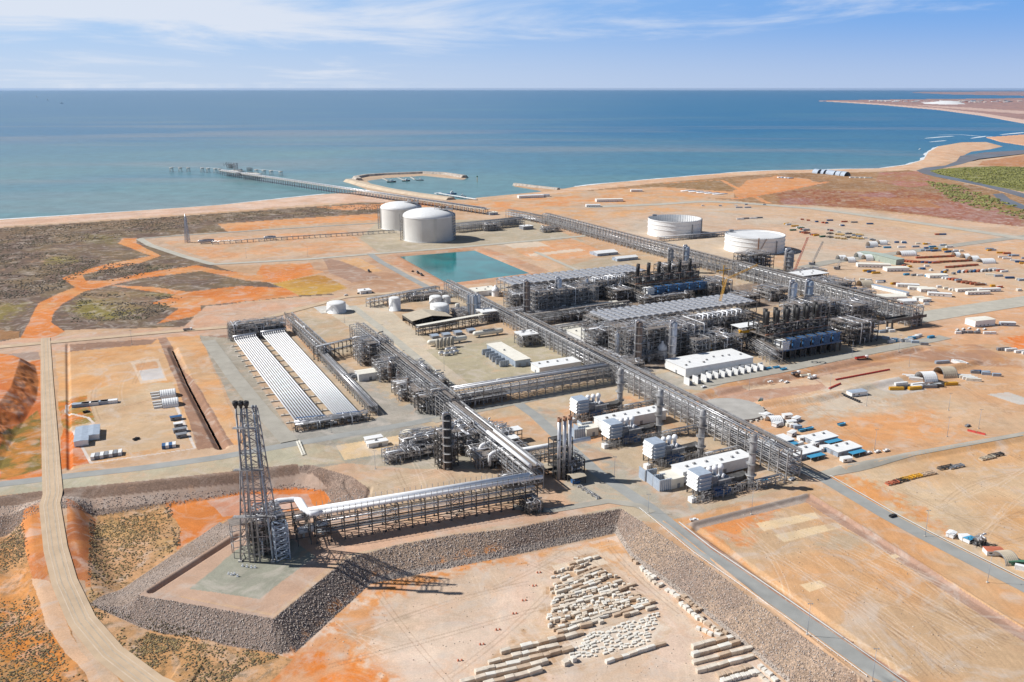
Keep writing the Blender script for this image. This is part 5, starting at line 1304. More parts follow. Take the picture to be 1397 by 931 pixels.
# rock breakwater: a bank of armour stones with a track on top
M_ROCKB = mat('breakwater_rock', (.42, .37, .32), .95, 0, .3, .12, bump=.5)
def rock_bank(name, label, pts, w_, h_, cat, seed=1, m=None, base=SEA - 2):
    P = gp(pts, SEA); Q = [P[0]]
    for i in range(len(P) - 1):
        k = max(1, int(np.hypot(*(P[i + 1] - P[i])) / 12))
        for j in range(1, k + 1): Q.append(P[i] + (P[i + 1] - P[i]) * j / k)
    Q = np.array(Q); R_ = random.Random(seed); prof = [(-1, 0), (-.7, .45), (-.42, 1), (0, 1.0), (.42, 1), (.7, .45), (1, 0)]; vs = []
    for i in range(len(Q)):
        d = Q[min(i + 1, len(Q) - 1)] - Q[max(i - 1, 0)]; d = d / np.hypot(*d); nn = np.array([-d[1], d[0]])
        for (a, z) in prof:
            j = R_.uniform(-.6, .6) if abs(a) > .5 else R_.uniform(-.1, .1); q = Q[i] + nn * (a * w_ / 2 + j); vs.append((q[0], q[1], base + z * (h_ - base) + j * .5))
    m7 = len(prof); fs = [(i * m7 + k, i * m7 + k + 1, (i + 1) * m7 + k + 1, (i + 1) * m7 + k) for i in range(len(Q) - 1) for k in range(m7 - 1)]
    fs += [tuple(range(m7))[::-1], tuple(range(len(vs) - m7, len(vs)))]
    mb = MB(); mb.add(vs, fs); o = mb.build(name, m or M_ROCKB)
    return tag(o, label, cat)
rock_bank('breakwater', 'curved rock breakwater arm sheltering the small harbour beside the jetty', [(490, 247), (486, 244), (500, 241.5), (523, 240.0), (577, 237.6), (605, 238.8), (634, 243)], 30, 4.5, 'breakwater', 1)
rock_bank('breakwater_root', 'rock-edged causeway joining the breakwater to the shore under the jetty', [(476, 247.5), (500, 254), (530, 261), (570, 267.5), (615, 273.5)], 40, 3.6, 'causeway', 2, mat('causeway_sand', (.52, .42, .31), .95, 0, .15, .05))
rock_bank('groyne', 'straight rock groyne jutting from the beach right of the harbour', [(702, 253), (730, 256.5), (762, 260)], 18, 3.0, 'groyne', 3)
def small_jetty():
    a = GV(598, 263.8, 1); b = GV(650, 272, 1); t = thing('harbour_wharf', 'thin white wharf reaching into the small harbour', 'wharf', (a.x, a.y, 0), math.atan2((b - a).y, (b - a).x)); Ln = (b - a).length
    d = MB(); d.box(0, Ln, -3, 3, .6, 1.6); d.build('deck', M_WHITE, t)
    p = MB()
    for i in range(14):
        for y in (-2.4, 2.4): p.tube([(Ln * i / 13, y, -7), (Ln * i / 13, y, .6)], .6, 6)
    p.build('piles', M_GREY, t)
    e = MB(); e.box(-4, 4, -9, 9, .5, 1.9); e.build('end_platform', M_WHITE, t)
small_jetty()
for i, (px, py, px2, py2) in enumerate(((522, 244, 529, 247), (543, 243, 552, 246.5), (560, 242, 566, 245.5))):
    a = GV(px, py, SEA); b = GV(px2, py2, SEA); t = thing('floating_pontoon', ('pontoon nearest the breakwater bend with small boats beside it', 'middle pontoon of the three inside the breakwater', 'pontoon farthest along the breakwater arm')[i], 'pontoon', (a.x, a.y, SEA), math.atan2((b - a).y, (b - a).x)); Ln = (b - a).length
    d = MB(); d.box(0, Ln, -2, 2, .1, .9); d.build('deck', M_CONC, t)
    p = MB(); [p.tube([(Ln * k / 4, 2.3, -3), (Ln * k / 4, 2.3, 5)], .4, 6) for k in range(5)]; p.build('piles', M_STEEL, t)
def boat(label, px, py, L_, m, rot=0, group='boats on the water'):
    x, y = G(px, py, SEA); t = thing('work_boat', label, 'boat', (x, y, SEA), rot, group)
    h = MB(); b = L_ * .14; h.add([(-L_ / 2, -b, -.2), (L_ * .25, -b, -.2), (L_ / 2, 0, .2), (L_ * .25, b, -.2), (-L_ / 2, b, -.2), (-L_ / 2, -b * 1.1, L_ * .09), (L_ * .25, -b * 1.1, L_ * .1), (L_ * .55, 0, L_ * .14), (L_ * .25, b * 1.1, L_ * .1), (-L_ / 2, b * 1.1, L_ * .09)],
                      [(0, 5, 6, 1), (1, 6, 7, 2), (2, 7, 8, 3), (3, 8, 9, 4), (4, 9, 5, 0), (5, 9, 8, 7, 6), (0, 1, 2, 3, 4)]); h.build('hull', m, t)
    c = MB(); c.box(-L_ * .1, L_ * .2, -b * .7, b * .7, L_ * .09, L_ * .28); c.box(0, L_ * .14, -b * .5, b * .5, L_ * .28, L_ * .36); c.build('wheelhouse', M_WHITE, t)
    ms = MB(); ms.bar((0, 0, L_ * .3), (0, 0, L_ * .6), L_ * .01); ms.build('mast', M_GREY, t)
    return t
boat('dark blue work boat moored at the pontoon nearest the bend', 534, 249, 24, M_DARK, .2); boat('dark work boat moored at the middle pontoon', 554, 247.5, 22, M_DARK, .4); boat('dark work boat moored at the far pontoon in the harbour', 573, 246.5, 20, M_GREY, -.2)
boat('small tug lying against the thin white wharf', 616, 265.5, 24, M_BLUE, .3); boat('work boat lying near the shore end of the thin white wharf', 630, 269, 20, M_GREY, -.1)
boat('white ship far out on the left of the sea', 84, 141.5, 60, M_WHITE, .3); boat('faint white ship near the horizon at far left', 50, 133, 80, M_WHITE, -.2); boat('second faint white ship near the horizon, right of the first', 65, 137, 55, M_WHITE, .1)
boat('tiny white boat on the water off the sand spit', 1255, 204, 12, M_WHITE, .4)
# harbour beacon
x, y = G(651, 249, SEA); t = thing('channel_beacon', 'slim beacon pile standing in the water off the harbour mouth', 'beacon', (x, y, SEA)); a = MB(); a.tube([(0, 0, -4), (0, 0, 16)], .7, 6); a.build('pile', M_YEL, t); b = MB(); b.lathe((0, 0, 14), [(2.2, 0), (2.2, 2.5), (.1, 4)], 8); b.build('top_mark', M_GREEN, t)
# ---------------------------------------------------------------- flare tower on its pad
def flare():
    x, y = G(349, 764); H = 88; hw = 8.6; B = Vector((x + 0, y + 7, 0))
    t = thing('flare_tower', 'tall lattice flare tower with three black-tipped risers standing on the raised pad', 'flare tower', B, 0)
    def leg(sx, sy, z): 
        k = 1 - .64 * z / H; return Vector((sx * hw * k + (1.0 if 1 else 0), sy * hw * k, z))
    for sx, sy in ((-1, -1), (1, -1), (1, 1), (-1, 1)):
        m = MB(); m.tube([leg(sx, sy, 0), leg(sx, sy, H * .93)], [.5, .3], 8); m.build('leg', M_LBLUE if (sx, sy) == (1, -1) else M_STEEL, t)
        f = MB(); p = leg(sx, sy, 0); f.box(p.x - 1, p.x + 1, p.y - 1, p.y + 1, 0, .8); f.build('footing', M_CONC, t)
    n_ = 13; zz = [H * .93 * (1 - (1 - i / n_) ** 1.12) for i in range(n_ + 1)]
    for i in range(n_):
        b = MB(); z0, z1 = zz[i], zz[i + 1]; c = [(-1, -1), (1, -1), (1, 1), (-1, 1)]
        for k in range(4):
            a, d = c[k], c[(k + 1) % 4]
            b.bar(leg(*a, z1), leg(*d, z1), .3); b.bar(leg(*a, z0), leg(*d, z1), .22); b.bar(leg(*d, z0), leg(*a, z1), .22)
        b.build('lattice_bay', mat('tower_steel', (.24, .20, .20), .6, .2, .3, .3), t)
    # three risers on the near face and two shorter ones behind
    for i in range(3):
        xx = -3.2 + i * 2.7 + .8; yy = -hw * .98 - 1.2
        r = MB(); r.tube([(xx, yy, 0), (xx, yy, H - 1)], .5, 10); r.build('riser', M_STEEL, t)
        tip = MB(); tip.lathe((xx, yy, H - 1.5), [(.7, 0), (.85, 1.0), (1.25, 1.4), (1.5, 2.6), (1.3, 3.6), (.9, 3.8), (.9, 2.6), (.05, 2.4)], 12); tip.build('flare_tip', M_BLACK, t)
    for i in range(2):
        xx = 4.6 + i * 1.9; yy = -2.0
        r = MB(); r.tube([(xx * 1.2, yy, 0), (xx * .8, yy, H - 5)], .5, 10); r.build('riser', M_STEEL, t)
        tip = MB(); tip.lathe((xx * .8, yy, H - 5), [(.5, 0), (.8, 1.2), (.6, 2.2), (.05, 2.0)], 10); tip.build('flare_tip', M_GREY, t)
    for z, ex in ((H * .3, 2.0), (H * .6, 1.0), (H * .86, .8)):
        p = MB(); k = hw * (1 - .64 * z / H)
        p.box(-k - ex, k + ex + 2, -hw * .98 - 2.6, -hw * .98 + .3, z, z + .2); p.box(-.6, .6, -hw * .98 + .3, -k + .2, z + .01, z + .19);
        for q in (.6, 1.2):
            p.bar((-k - ex, -hw * .98 - 2.8, z + q), (k + ex + 2, -hw * .98 - 2.8, z + q), .1)
        for j in range(12): xx = -k - ex + (2 * k + 2 * ex + 2) * j / 11; p.bar((xx, -hw * .98 - 2.8, z), (xx, -hw * .98 - 2.8, z + 1.2), .08)
        # brackets tie the risers back to the legs
        for xx in (-2.4, .3, 3.0): p.bar((xx, -hw * .98 - 1.2, z), (xx, -k, z), .3)
        p.build('service_platform', M_STEEL, t)
    for z in [H * (i + .5) / 9 for i in range(9)]:
        p = MB(); k = hw * (1 - .64 * z / H); p.bar((-2.4, -hw * .98 - 1.2, z), (3.0, -hw * .98 - 1.2, z), .3); p.bar((0, -hw * .98 - 1.2, z), (0, -k, z), .3); p.build('riser_guide', M_STEEL, t)
    return B
FB = flare()
# crowd of steel round the tower foot
module('dense steel pump structure crowded behind the foot of the flare tower', (352, 760), 16, 20, 19, 5, 21, grid=4, ms=M_DSTEEL, fill=1.8, bigpipes=22)
t = thing('stair_structure', 'blue-grey lattice stair structure beside the flare tower foot', 'stair tower', PV((378, 767), 0, 0), ALPHA)
for i in range(6):
    b = MB(); z0, z1 = i * 3.4, (i + 1) * 3.4; c = [(0, 0), (7, 0), (7, 6), (0, 6)]
    for k in range(4):
        a, d = c[k], c[(k + 1) % 4]; b.bar((*a, z1), (*d, z1), .3); b.bar((*a, z0), (*d, z1), .25); b.bar((*a, z0), (*a, z1), .45); b.bar((*d, z0), (*a, z1), .2)
    b.bar((1, 1, z0), (6, 1, (z0 + z1) / 2), 1.2, .2); b.bar((6, 5, (z0 + z1) / 2), (1, 5, z1), 1.2, .2)
    b.build('stair_flight', M_LBLUE, t)  # bluish light on the lattice put into its colour
t = thing('pipe_gantry', 'thin open gantry frame left of the flare tower foot', 'gantry', PV((320, 762), 0, 0), ALPHA)
a = MB(); [a.box(x - .2, x + .2, y - .2, y + .2, 0, 19) for x in (0, 8) for y in (0, 7)]; [a.bar(p_, q_, .3) for z in (6, 12, 19) for p_, q_ in (((0, 0, z), (8, 0, z)), ((8, 0, z), (8, 7, z)), ((8, 7, z), (0, 7, z)), ((0, 7, z), (0, 0, z)))]; a.build('frame', M_STEEL, t)
a = MB(); a.box(-.5, 12, -.5, 7.5, 19, 19.2); [a.bar((-.5, y, 20.2), (12, y, 20.2), .1) for y in (-.5, 7.5)]; a.build('platform', M_GRATE, t)
for i, (px, py) in enumerate(((312, 784), (316, 785), (320, 784), (324, 787), (331, 773), (337, 774), (343, 775), (348, 775))):
    x, y = G(px, py); o = MB(); o.box(-.6, .6, -.5, .5, 0, .5); o.box(-.35, .35, -.3, .3, .5, 1.3); o.bar((0, 0, 1.3), (.5, 0, 2), .2)
    ob = o.build('drain_valve', M_WHITE, None, (x, y, 0)); tag(ob, 'small pale valve box on the flare pad, %s' % ('front row' if i < 4 else 'row nearer the tower'), 'valve box', 'valve boxes on the flare pad')
# ---- flare line rack with the big white lagged header
FR = pipe_rack('tall trestle carrying the fat white header from the flare out to the plant', (433, 742), (733, 690), 9, 15.5, 3, 7.6, pipes=[3, 5, 0], seed=5, walkway=False, brace=5, msteel=M_DSTEEL)
Lf = (GV(733, 690) - GV(433, 742)).length
linepipe('header_pipe', M_WPIPE, FR, [(-3, 5.6, 17.9), (Lf - 3, 5.6, 17.9)], 1.75, 18); linepipe('header_pipe', M_WPIPE, FR, [(-3, 2.1, 17.2), (Lf + 4, 2.1, 17.2)], 1.15, 14)
linepipe('header_pipe', M_PIPE, FR, [(0, 8.2, 16.5), (Lf, 8.2, 16.5)], .6, 10)
sp_ = MB(); sp_.box(-.25, .25, -.6, 9.6, 15.5, 15.9); sp_.box(-.12, .12, -.4, -.1, 15.5, 20.6); sp_.box(-.12, .12, 9.1, 9.4, 15.5, 20.6)
s0 = sp_.build('pipe_shoe', M_STEEL, FR, (2, 0, .01)); copies(s0, [(2 + (Lf - 4) * i / 38, 0, .01) for i in range(1, 39)], FR, 'pipe_shoe')
# looping white pipes at the tower end
GR = thing('flare_header_loops', 'three white header loops bending down beside the flare tower', 'header pipes', GV(430, 742), FR.rotation_euler.z)
for i in range(3):
    o_ = 3.4 * i; y_ = 1.6 + i * 3.0
    linepipe('header_loop', M_WPIPE, GR, bendpts([(5 - i * 3.2, y_, 17.4), (-2 - o_ * .4, y_, 17.4), (-4 - o_ * .4, 22 + 1.2 * i, 17.4), (-17 - o_, 25 - 1.5 * i, 17.4), (-21 - o_, 6 - i * 1.6, 17.4), (-21 - o_, 4 - i * 1.6, 9)], 2.5), 1.35 - .1 * i, 14)
fr_ = MB()
for x in (-2, -9, -16, -23, -30):
    for y in (0, 8, 16, 24):
        fr_.box(x - .22, x + .22, y - .22, y + .22, 0, 15.6)
    for z in (5, 10, 15.5): fr_.box(x - .2, x + .2, 0, 24, z - .4, z)
    fr_.bar((x, 0, 0), (x, 8, 5), .2); fr_.bar((x, 8, 5), (x, 16, 10), .2); fr_.bar((x, 16, 5), (x, 24, 10), .2)
for y in (0, 8, 16, 24):
    for z in (5, 10, 15.5): fr_.box(-30, -2, y - .15, y + .15, z - .38, z + .003)
fr_.build('support_frame', M_DSTEEL, GR)
# knock out drums under the loops
hvessel('long white knock-out drum under the header loops by the flare', (405, 735), 18, 2.0, M_WPIPE, z=2.5)
hvessel('second white knock-out drum behind the first under the flare header loops', (399, 718), 16, 1.8, M_WPIPE, z=2.5)
# little stairs and legs at the corner of the flare line
module('small pump shelter of dark steel at the corner where the white header turns', (722, 703), 9, 12, 6, 2, 33, grid=4, ms=M_DSTEEL, bigpipes=3)
# header continues into the plant, running away to the upper left
RW = pipe_rack('broad pipe rack running from the white header corner back through the west process units', (606, 577), (716, 672), 13, 15, 3, 8, pipes=[6, 6, 5], seed=6, fat=1.3)
for k, yy in enumerate((9.5, 4.5)): Lw = (GV(716, 672) - GV(606, 577)).length; linepipe('header_pipe', M_WPIPE, RW, [(Lw - 62, 13 - yy, 17.2), (Lw, 13 - yy, 17.2)], (1.25, .85)[k], 14)
RW2 = pipe_rack('pipe rack continuing from the dark column past the slug catcher units', (478, 466), (606, 577), 14, 17, 4, 8, pipes=[6, 7, 7, 5], seed=7)
# ---- slug catcher
def slug_bank(label, far_l, near_l, far_r, near_r, n_, z=3.2):
    fl, nl, fr, nr = [GV(*p, z) for p in (far_l, near_l, far_r, near_r)]
    t = thing('slug_catcher', label, 'slug catcher', (nl.x, nl.y, 0), 0, 'banks of white tubes')
    o = Vector((nl.x, nl.y, 0))
    for i in range(n_):
        k = i / (n_ - 1); a = fl.lerp(fr, k) - o; b = nl.lerp(nr, k) - o; r = (fr - fl).length / n_ * .34
        linepipe('tube', M_WPIPE, t, [a + Vector((0, 0, .9)), b], r, 12)
    hd = MB(); d = (fr - fl).normalized(); hd.tube([fl - o - d * 1.5 + Vector((0, 0, 3.2)), fr - o + d * 1.5 + Vector((0, 0, 3.2))], 1.15, 12); hd.build('inlet_header', M_PIPE, t)
    h2 = MB()
    for i in range(n_):
        k = i / (n_ - 1); a = fl.lerp(fr, k) - o; h2.tube(bendpts([a + (fl - nl).normalized() * -6 + Vector((0, 0, 1.0)), a + Vector((0, 0, 3.2))], .5), .55, 7)
    h2.build('branch_pipes', M_PIPE, t)
    hn = MB(); d = (nr - nl).normalized(); hn.tube([nl - o - d * 1.5 + Vector((0, 0, -.4)), nr - o + d * 1.5 + Vector((0, 0, -.4))], 1.2, 12); hn.build('outlet_header', M_PIPE, t)
    w = MB(); w.bar(nl - o + Vector((0, 0, 2.6)), nr - o + Vector((0, 0, 2.6)), 1.4, .15); w.build('walkway', M_BLUE, t)
    s0 = None
    for i in range(14):
        k = (i + .5) / 14; a = fl.lerp(nl, k) - o; b = fr.lerp(nr, k) - o; d = (b - a).normalized(); a = a - d * 5.5; b = b + d * 1; a.z = 0; b.z = 0
        s = MB(); a0 = a + Vector((0, 0, .45)); b0 = b + Vector((0, 0, .45)); s.bar(a0, b0, 1.6, .9)
        for q in range(6): p_ = a.lerp(b, (q + .6) / 6.3); s.bar(p_ + Vector((0, 0, .9)), p_ + Vector((0, 0, 2.4)), .5)
        s.build('sleeper', M_CONC, t)
    return t
slug_bank('left bank of the white slug catcher tubes', (320, 464), (404, 575), (348, 459), (444, 571), 11, 4.2)
slug_bank('right bank of the white slug catcher tubes, nearer the pipe rack', (358, 457.5), (459, 569), (387, 453), (491, 565.5), 11, 4.2)
module('blue-grey steel inlet structure at the far end of the white tubes', (316, 466), ulen((316, 466), (386, 452)), 17, 15, 4, 41, grid=6, bigpipes=16, fill=.9)
module('low dark manifold of valves and pipes at the near end of the white tubes', (406, 590), ulen((406, 590), (505, 574)), 7, 4.2, 1, 42, name='valve_manifold', grid=5, bigpipes=22, fill=2.2, roofdeck=False, ms=M_DSTEEL)
pipe_rack('narrow grey rack following the right edge of the white tubes', (400, 452), (505, 567), 6, 6.5, 2, 7, pipes=[4, 4], seed=9)
pipe_rack('dark open pipe bridge between the tube field and the west process units', (434, 493), (490, 480), 7, 13, 2, 9, pipes=[3, 3], seed=10, msteel=M_DSTEEL, walkway=False)
pipe_rack('rack stepping down from the inlet structure along the top right of the white tubes', (390, 443), (442, 492), 7, 12, 3, 7, pipes=[4, 4, 3], seed=11)
shed('white-walled analyser building with cream roof right of the tube field', (490, 521), 17, 12, 6.5, 'gable', rise=1.2, doors=1)
for i, (px, py) in enumerate(((474, 517), (478, 519))): hvessel(('grey horizontal air receiver left of the white-walled analyser building', 'second grey air receiver tucked against the analyser building')[i], (px, py), 7, 1.3, M_GREY)
# tall west process units
module('tall grey steel process unit at the head of the west row', (494, 500), 30, 26, 20, 5, 51, bigpipes=22, fill=1.2)
module('grey process unit with brown columns in the west row, right of the analyser building', (520, 522), 30, 24, 15, 4, 52, bigpipes=22, fill=1.3)
module('crowded low process unit in the middle of the west row', (548, 548), 30, 24, 11, 3, 53, bigpipes=24, fill=1.6, ms=M_STEEL)
module('dark process unit closing the west row beside the dark column', (575, 565), 22, 30, 13, 3, 54, bigpipes=24, fill=1.6, ms=M_DSTEEL)
module('cluster of pumps and exchangers behind the west row', (560, 520), 20, 26, 8, 2, 55, bigpipes=16, fill=1.6)
module('low pipe and pump cluster nearest the concrete strip behind the west row', (588, 533), 16, 22, 7, 2, 56, bigpipes=14, fill=1.8)
module('open stair tower block of grey steel where the long rack begins', (590, 566), 12, 12, 19, 5, 57, grid=6, bigpipes=5, fill=.5)
for i, (px, py, h) in enumerate(((533, 522, 17), (545, 532, 16), (558, 545, 18))):
    tower(('brown column farthest left in the west row', 'brown column in the middle of the west row', 'brown column nearest in the west row')[i], (px, py), 1.1, h, mat('brown_cladding', (.26, .19, .15), .6, .2, .2, .5), plats=3)
tower('tall soot-dark column wrapped in platforms beside the corner of the west racks', (612, 640), 2.4, hgt(612, 640, 566), M_BLACK, plats=6)
module('dark steel cage round the foot of the soot-dark column', (602, 640), 12, 10, 24, 6, 58, grid=5, ms=M_DSTEEL, bigpipes=14, fill=1.2)
t = thing('cone_roof_tank', 'cream cone-roofed tank beside the round dish of the west racks', 'tank', PV((560, 606), 0, 0), 0)
a = MB(); a.lathe((0, 0, 0), [(6, 0), (6, 9), (6.2, 9.1), (.05, 11)], 28); a.build('shell', mat('cream_tank_paint', (.66, .60, .48), .6, 0, .08, .3), t); a = MB(); platform_ring(a, 6, 9, 0, 4.5, 1.0, 20); a.build('platform', M_STEEL, t)
hvessel('pale horizontal vessel right of the cream cone-roofed tank', (562, 612), 10, 2.2, M_CREAM, z=1.5)
module('wide low grey process unit around the cream tank', (530, 634), 34, 14, 6, 2, 59, bigpipes=18, fill=1.6, grid=6)
module('grey process unit behind the cream tank', (556, 622), 34, 16, 10, 3, 60, bigpipes=18, fill=1.2, grid=6)
def hut(label, p, U, V, H, mw, mr, n_=1): return shed(label, p, U, V, H, 'flat', mw, mr, doors=1)
hut('white low cabin block on the cream pad, nearer one', (503, 612), 14, 5, 3.2, M_WHITE, M_WHITE); hut('white low cabin block on the cream pad, farther one', (500, 606), 12, 5, 3.2, M_WHITE, M_WHITE)
# acid gas block right of the dark column
module('steel unit with blue-grey ducts right of the soot-dark column', (628, 612), 30, 24, 9, 2, 61, bigpipes=16, fill=1.0, ms=M_STEEL)
module('long low unit of coolers and ducts in front of the gravel road', (655, 640), 38, 30, 7, 2, 62, bigpipes=24, fill=1.2)
for i, (a_, b_, r_) in enumerate((((640, 590), (672, 600), 1.1), ((655, 610), (690, 600), 1.2), ((668, 622), (705, 608), 1.2), ((690, 600), (700, 612), 1.0))):
    A = GV(*a_, 9); Bq = GV(*b_, 9); t = thing('duct', ('white duct along the top of the ducted unit', 'long white arched duct behind the canopy', 'pale arched duct nearest the three stacks rack', 'short white duct dropping at the right of the ducted unit')[i], 'duct', (A.x, A.y, 0), 0)
    linepipe('duct_run', M_WPIPE, t, bendpts([(0, 0, 2), (0, 0, 10), (Bq.x - A.x, Bq.y - A.y, 10.5), (Bq.x - A.x + 1, Bq.y - A.y - 1, 3)], 3, 5), r_, 12)
for i, (px, py) in enumerate(((683, 618), (688, 606))):
    shed(('white-roofed canopy over pumps in the ducted unit', 'second white-roofed pump canopy behind the first in the ducted unit')[i], (px, py), 14, 7, 8.5, 'flat', roof='flat', mr=M_WHITE, open_front=True) if False else shed(('white-roofed canopy over pumps in the ducted unit', 'second white-roofed pump canopy behind the first in the ducted unit')[i], (px, py), 14, 7, 8.5, 'flat', None, M_WHITE, open_front=True)
module('small steel skid row beneath the canopies of the ducted unit', (672, 640), 22, 14, 5, 1, 63, bigpipes=10, fill=2, ms=M_DSTEEL)
RS3 = pipe_rack('rack feeding the three white stacks', (700, 645), (762, 634), 8, 11, 2, 7, pipes=[3, 3], seed=12)
linepipe('header_pipe', M_WPIPE, RS3, [(0, 4, 13), (58, 4, 13)], 1.5, 14)
# three white stacks with rust tips
t = thing('incinerator_stacks', 'cluster of three white stacks with rust-brown tips rising from one steel base', 'stacks', PV((759, 655), 0, 0), ALPHA)
Hs = hgt(762, 655, 571)
for i in range(3):
    xx = 1.6 + i * 3.9; mb = MB(); mb.tube([(xx, 0, 0), (xx, 0, Hs - 2)], 1.15, 16); mb.build('stack', M_PIPE, t)
    mb = MB(); mb.lathe((xx, 0, Hs - 2.4), [(1.45, 0), (1.45, 2.4), (1.1, 2.4), (1.1, 0)], 16); mb.build('stack_tip', M_RUST, t)
    for z in (Hs * .35, Hs * .65): g = MB(); platform_ring(g, 1.25, z, 0, 6.2, .7, 14, .9); g.build('ring_platform', M_STEEL, t)
mb = MB()
for x in (-1, 6, 13):
    for y in (2.5, 9): mb.box(x - .25, x + .25, y - .25, y + .25, 0, Hs * .62)
for z in [Hs * .62 * k / 6 for k in range(1, 7)]:
    mb.bar((-1, 2.5, z), (13, 2.5, z), .3); mb.bar((-1, 9, z), (13, 9, z), .3); [mb.bar((x, 2.5, z), (x, 9, z), .3) for x in (-1, 6, 13)]; mb.bar((-1, 2.5, z - Hs * .1), (6, 2.5, z), .2); mb.bar((13, 2.5, z - Hs * .1), (13, 9, z), .2)
    mb.box(-.8, 12.8, 2.7, 8.8, z - .1, z - .02)
mb.build('steel_base', M_DSTEEL, t)
module('dark steel equipment cage attached right of the three white stacks', (775, 655), 12, 12, 12, 3, 64, grid=5, ms=M_DSTEEL, bigpipes=8)
t = shed('small tan-roofed canopy over a blue skid right of the three stacks', (782, 663), 9, 7, 5, 'gable', None, M_TAN, open_front=True, rise=1.0)
b_ = MB(); b_.box(1, 6, 1.5, 5, 0, 2.4); b_.tube([(2, 3, 2.4), (5, 3, 2.4)], .9, 8); ob = b_.build('generator_skid', M_BLUE, None, PV((782, 663), 0, 0), ALPHA); tag(ob, 'blue skid under the small tan-roofed canopy', 'skid')
pipe_rack('low sleeper pipe run from the canopy towards the junction', (818, 680), (792, 664), 2, 1.4, 1, 5, pipes=[2], seed=13, walkway=False)
shed('second tan-roofed canopy left of the three stacks', (740, 652), 10, 7, 6, 'gable', None, M_TAN, open_front=True, rise=1.0)
# ---- the long racks
RM = pipe_rack('main pipe rack sweeping down to the lower right past the power station', (836, 524), (1072, 655), 11, 18.5, 6, 8, pipes=[5, 5, 6, 5, 5, 4], seed=14, post=.75, brace=3)
RM2 = pipe_rack('middle length of the main pipe rack between the trains and the substation yard', (700, 450), (836, 524), 12, 16.5, 5, 8, pipes=[5, 6, 6, 5, 4], seed=15, post=.75, brace=3)
RM3 = pipe_rack('farthest length of the main pipe rack reaching the utility area', (606, 398), (700, 450), 9, 13, 3, 8, pipes=[5, 5, 5], seed=16)
RE = pipe_rack('long pipe bridge crossing from the west units to the main rack', (622, 559), (834, 523), 12, 14.5, 3, 8, pipes=[5, 6, 5], seed=17, fat=1.3)
for k, yy in enumerate((3, 6.5)): linepipe('header_pipe', (M_WPIPE, M_PIPE)[k], RE, [(0, yy, 16.4), (ulen((622, 559), (834, 523)) - 4, yy, 16.4)], (.8, .6)[k], 12)
EA = pipe_rack('grey east pipe rack from its lower right end to the compressor blocks', (1000, 379), (1243, 447), 15, 20, 6, 8, pipes=[6, 7, 7, 6, 5, 4], seed=18, post=.9, brace=2)
EB = pipe_rack('far half of the grey east pipe rack running on toward the sea', (740, 306), (1000, 379), 13, 19, 5, 9, pipes=[6, 6, 6, 5, 4], seed=19, post=.9, brace=2)
EC = pipe_rack('northern bend of the pipe rack behind the domed tanks', (690, 296), (740, 306), 12, 13, 3, 9, pipes=[5, 5, 5], seed=20)
ED = pipe_rack('pipe rack coming off the domed gas tanks', (622, 318), (716, 308), 14, 14, 4, 8, pipes=[5, 6, 6, 5], seed=21)
pipe_rack('long low pipeway leading from the ground flare mast to the domed tanks', (290, 334), (538, 318), 6, 4.5, 1, 9, pipes=[4], seed=22, walkway=False)
pipe_rack('thin rack serving the two condensate tanks', (900, 330), (1000, 322), 8, 7, 2, 9, pipes=[4, 4], seed=23, walkway=False)
pipe_rack('thin rack joining the east rack to the cream-roofed condensate tank', (960, 352), (905, 336), 8, 7, 2, 9, pipes=[4, 4], seed=24, walkway=False)
pipe_rack('pipe rack bridging over the road at the lower right end of the east rack', (1243, 444), (1300, 438), 8, 14, 2, 16, pipes=[3, 4], seed=25, msteel=M_DSTEEL) if False else None
t = thing('road_bridge', 'flat steel pipe bridge spanning the road at the end of the east rack', 'bridge', PV((1215, 452), 0, 0), ALPHA)
a = MB(); a.box(0, 52, 0, 9, 9, 10.2); a.box(0, 52, 0, .3, 10.2, 12); a.box(0, 52, 8.7, 9, 10.2, 12); a.build('span', M_DSTEEL, t)
for x in (3, 44): a = MB(); [a.box(x - 1, x + 1, y - .6, y + .6, 0, 9) for y in (1.5, 7.5)]; a.build('pier', M_DSTEEL, t)
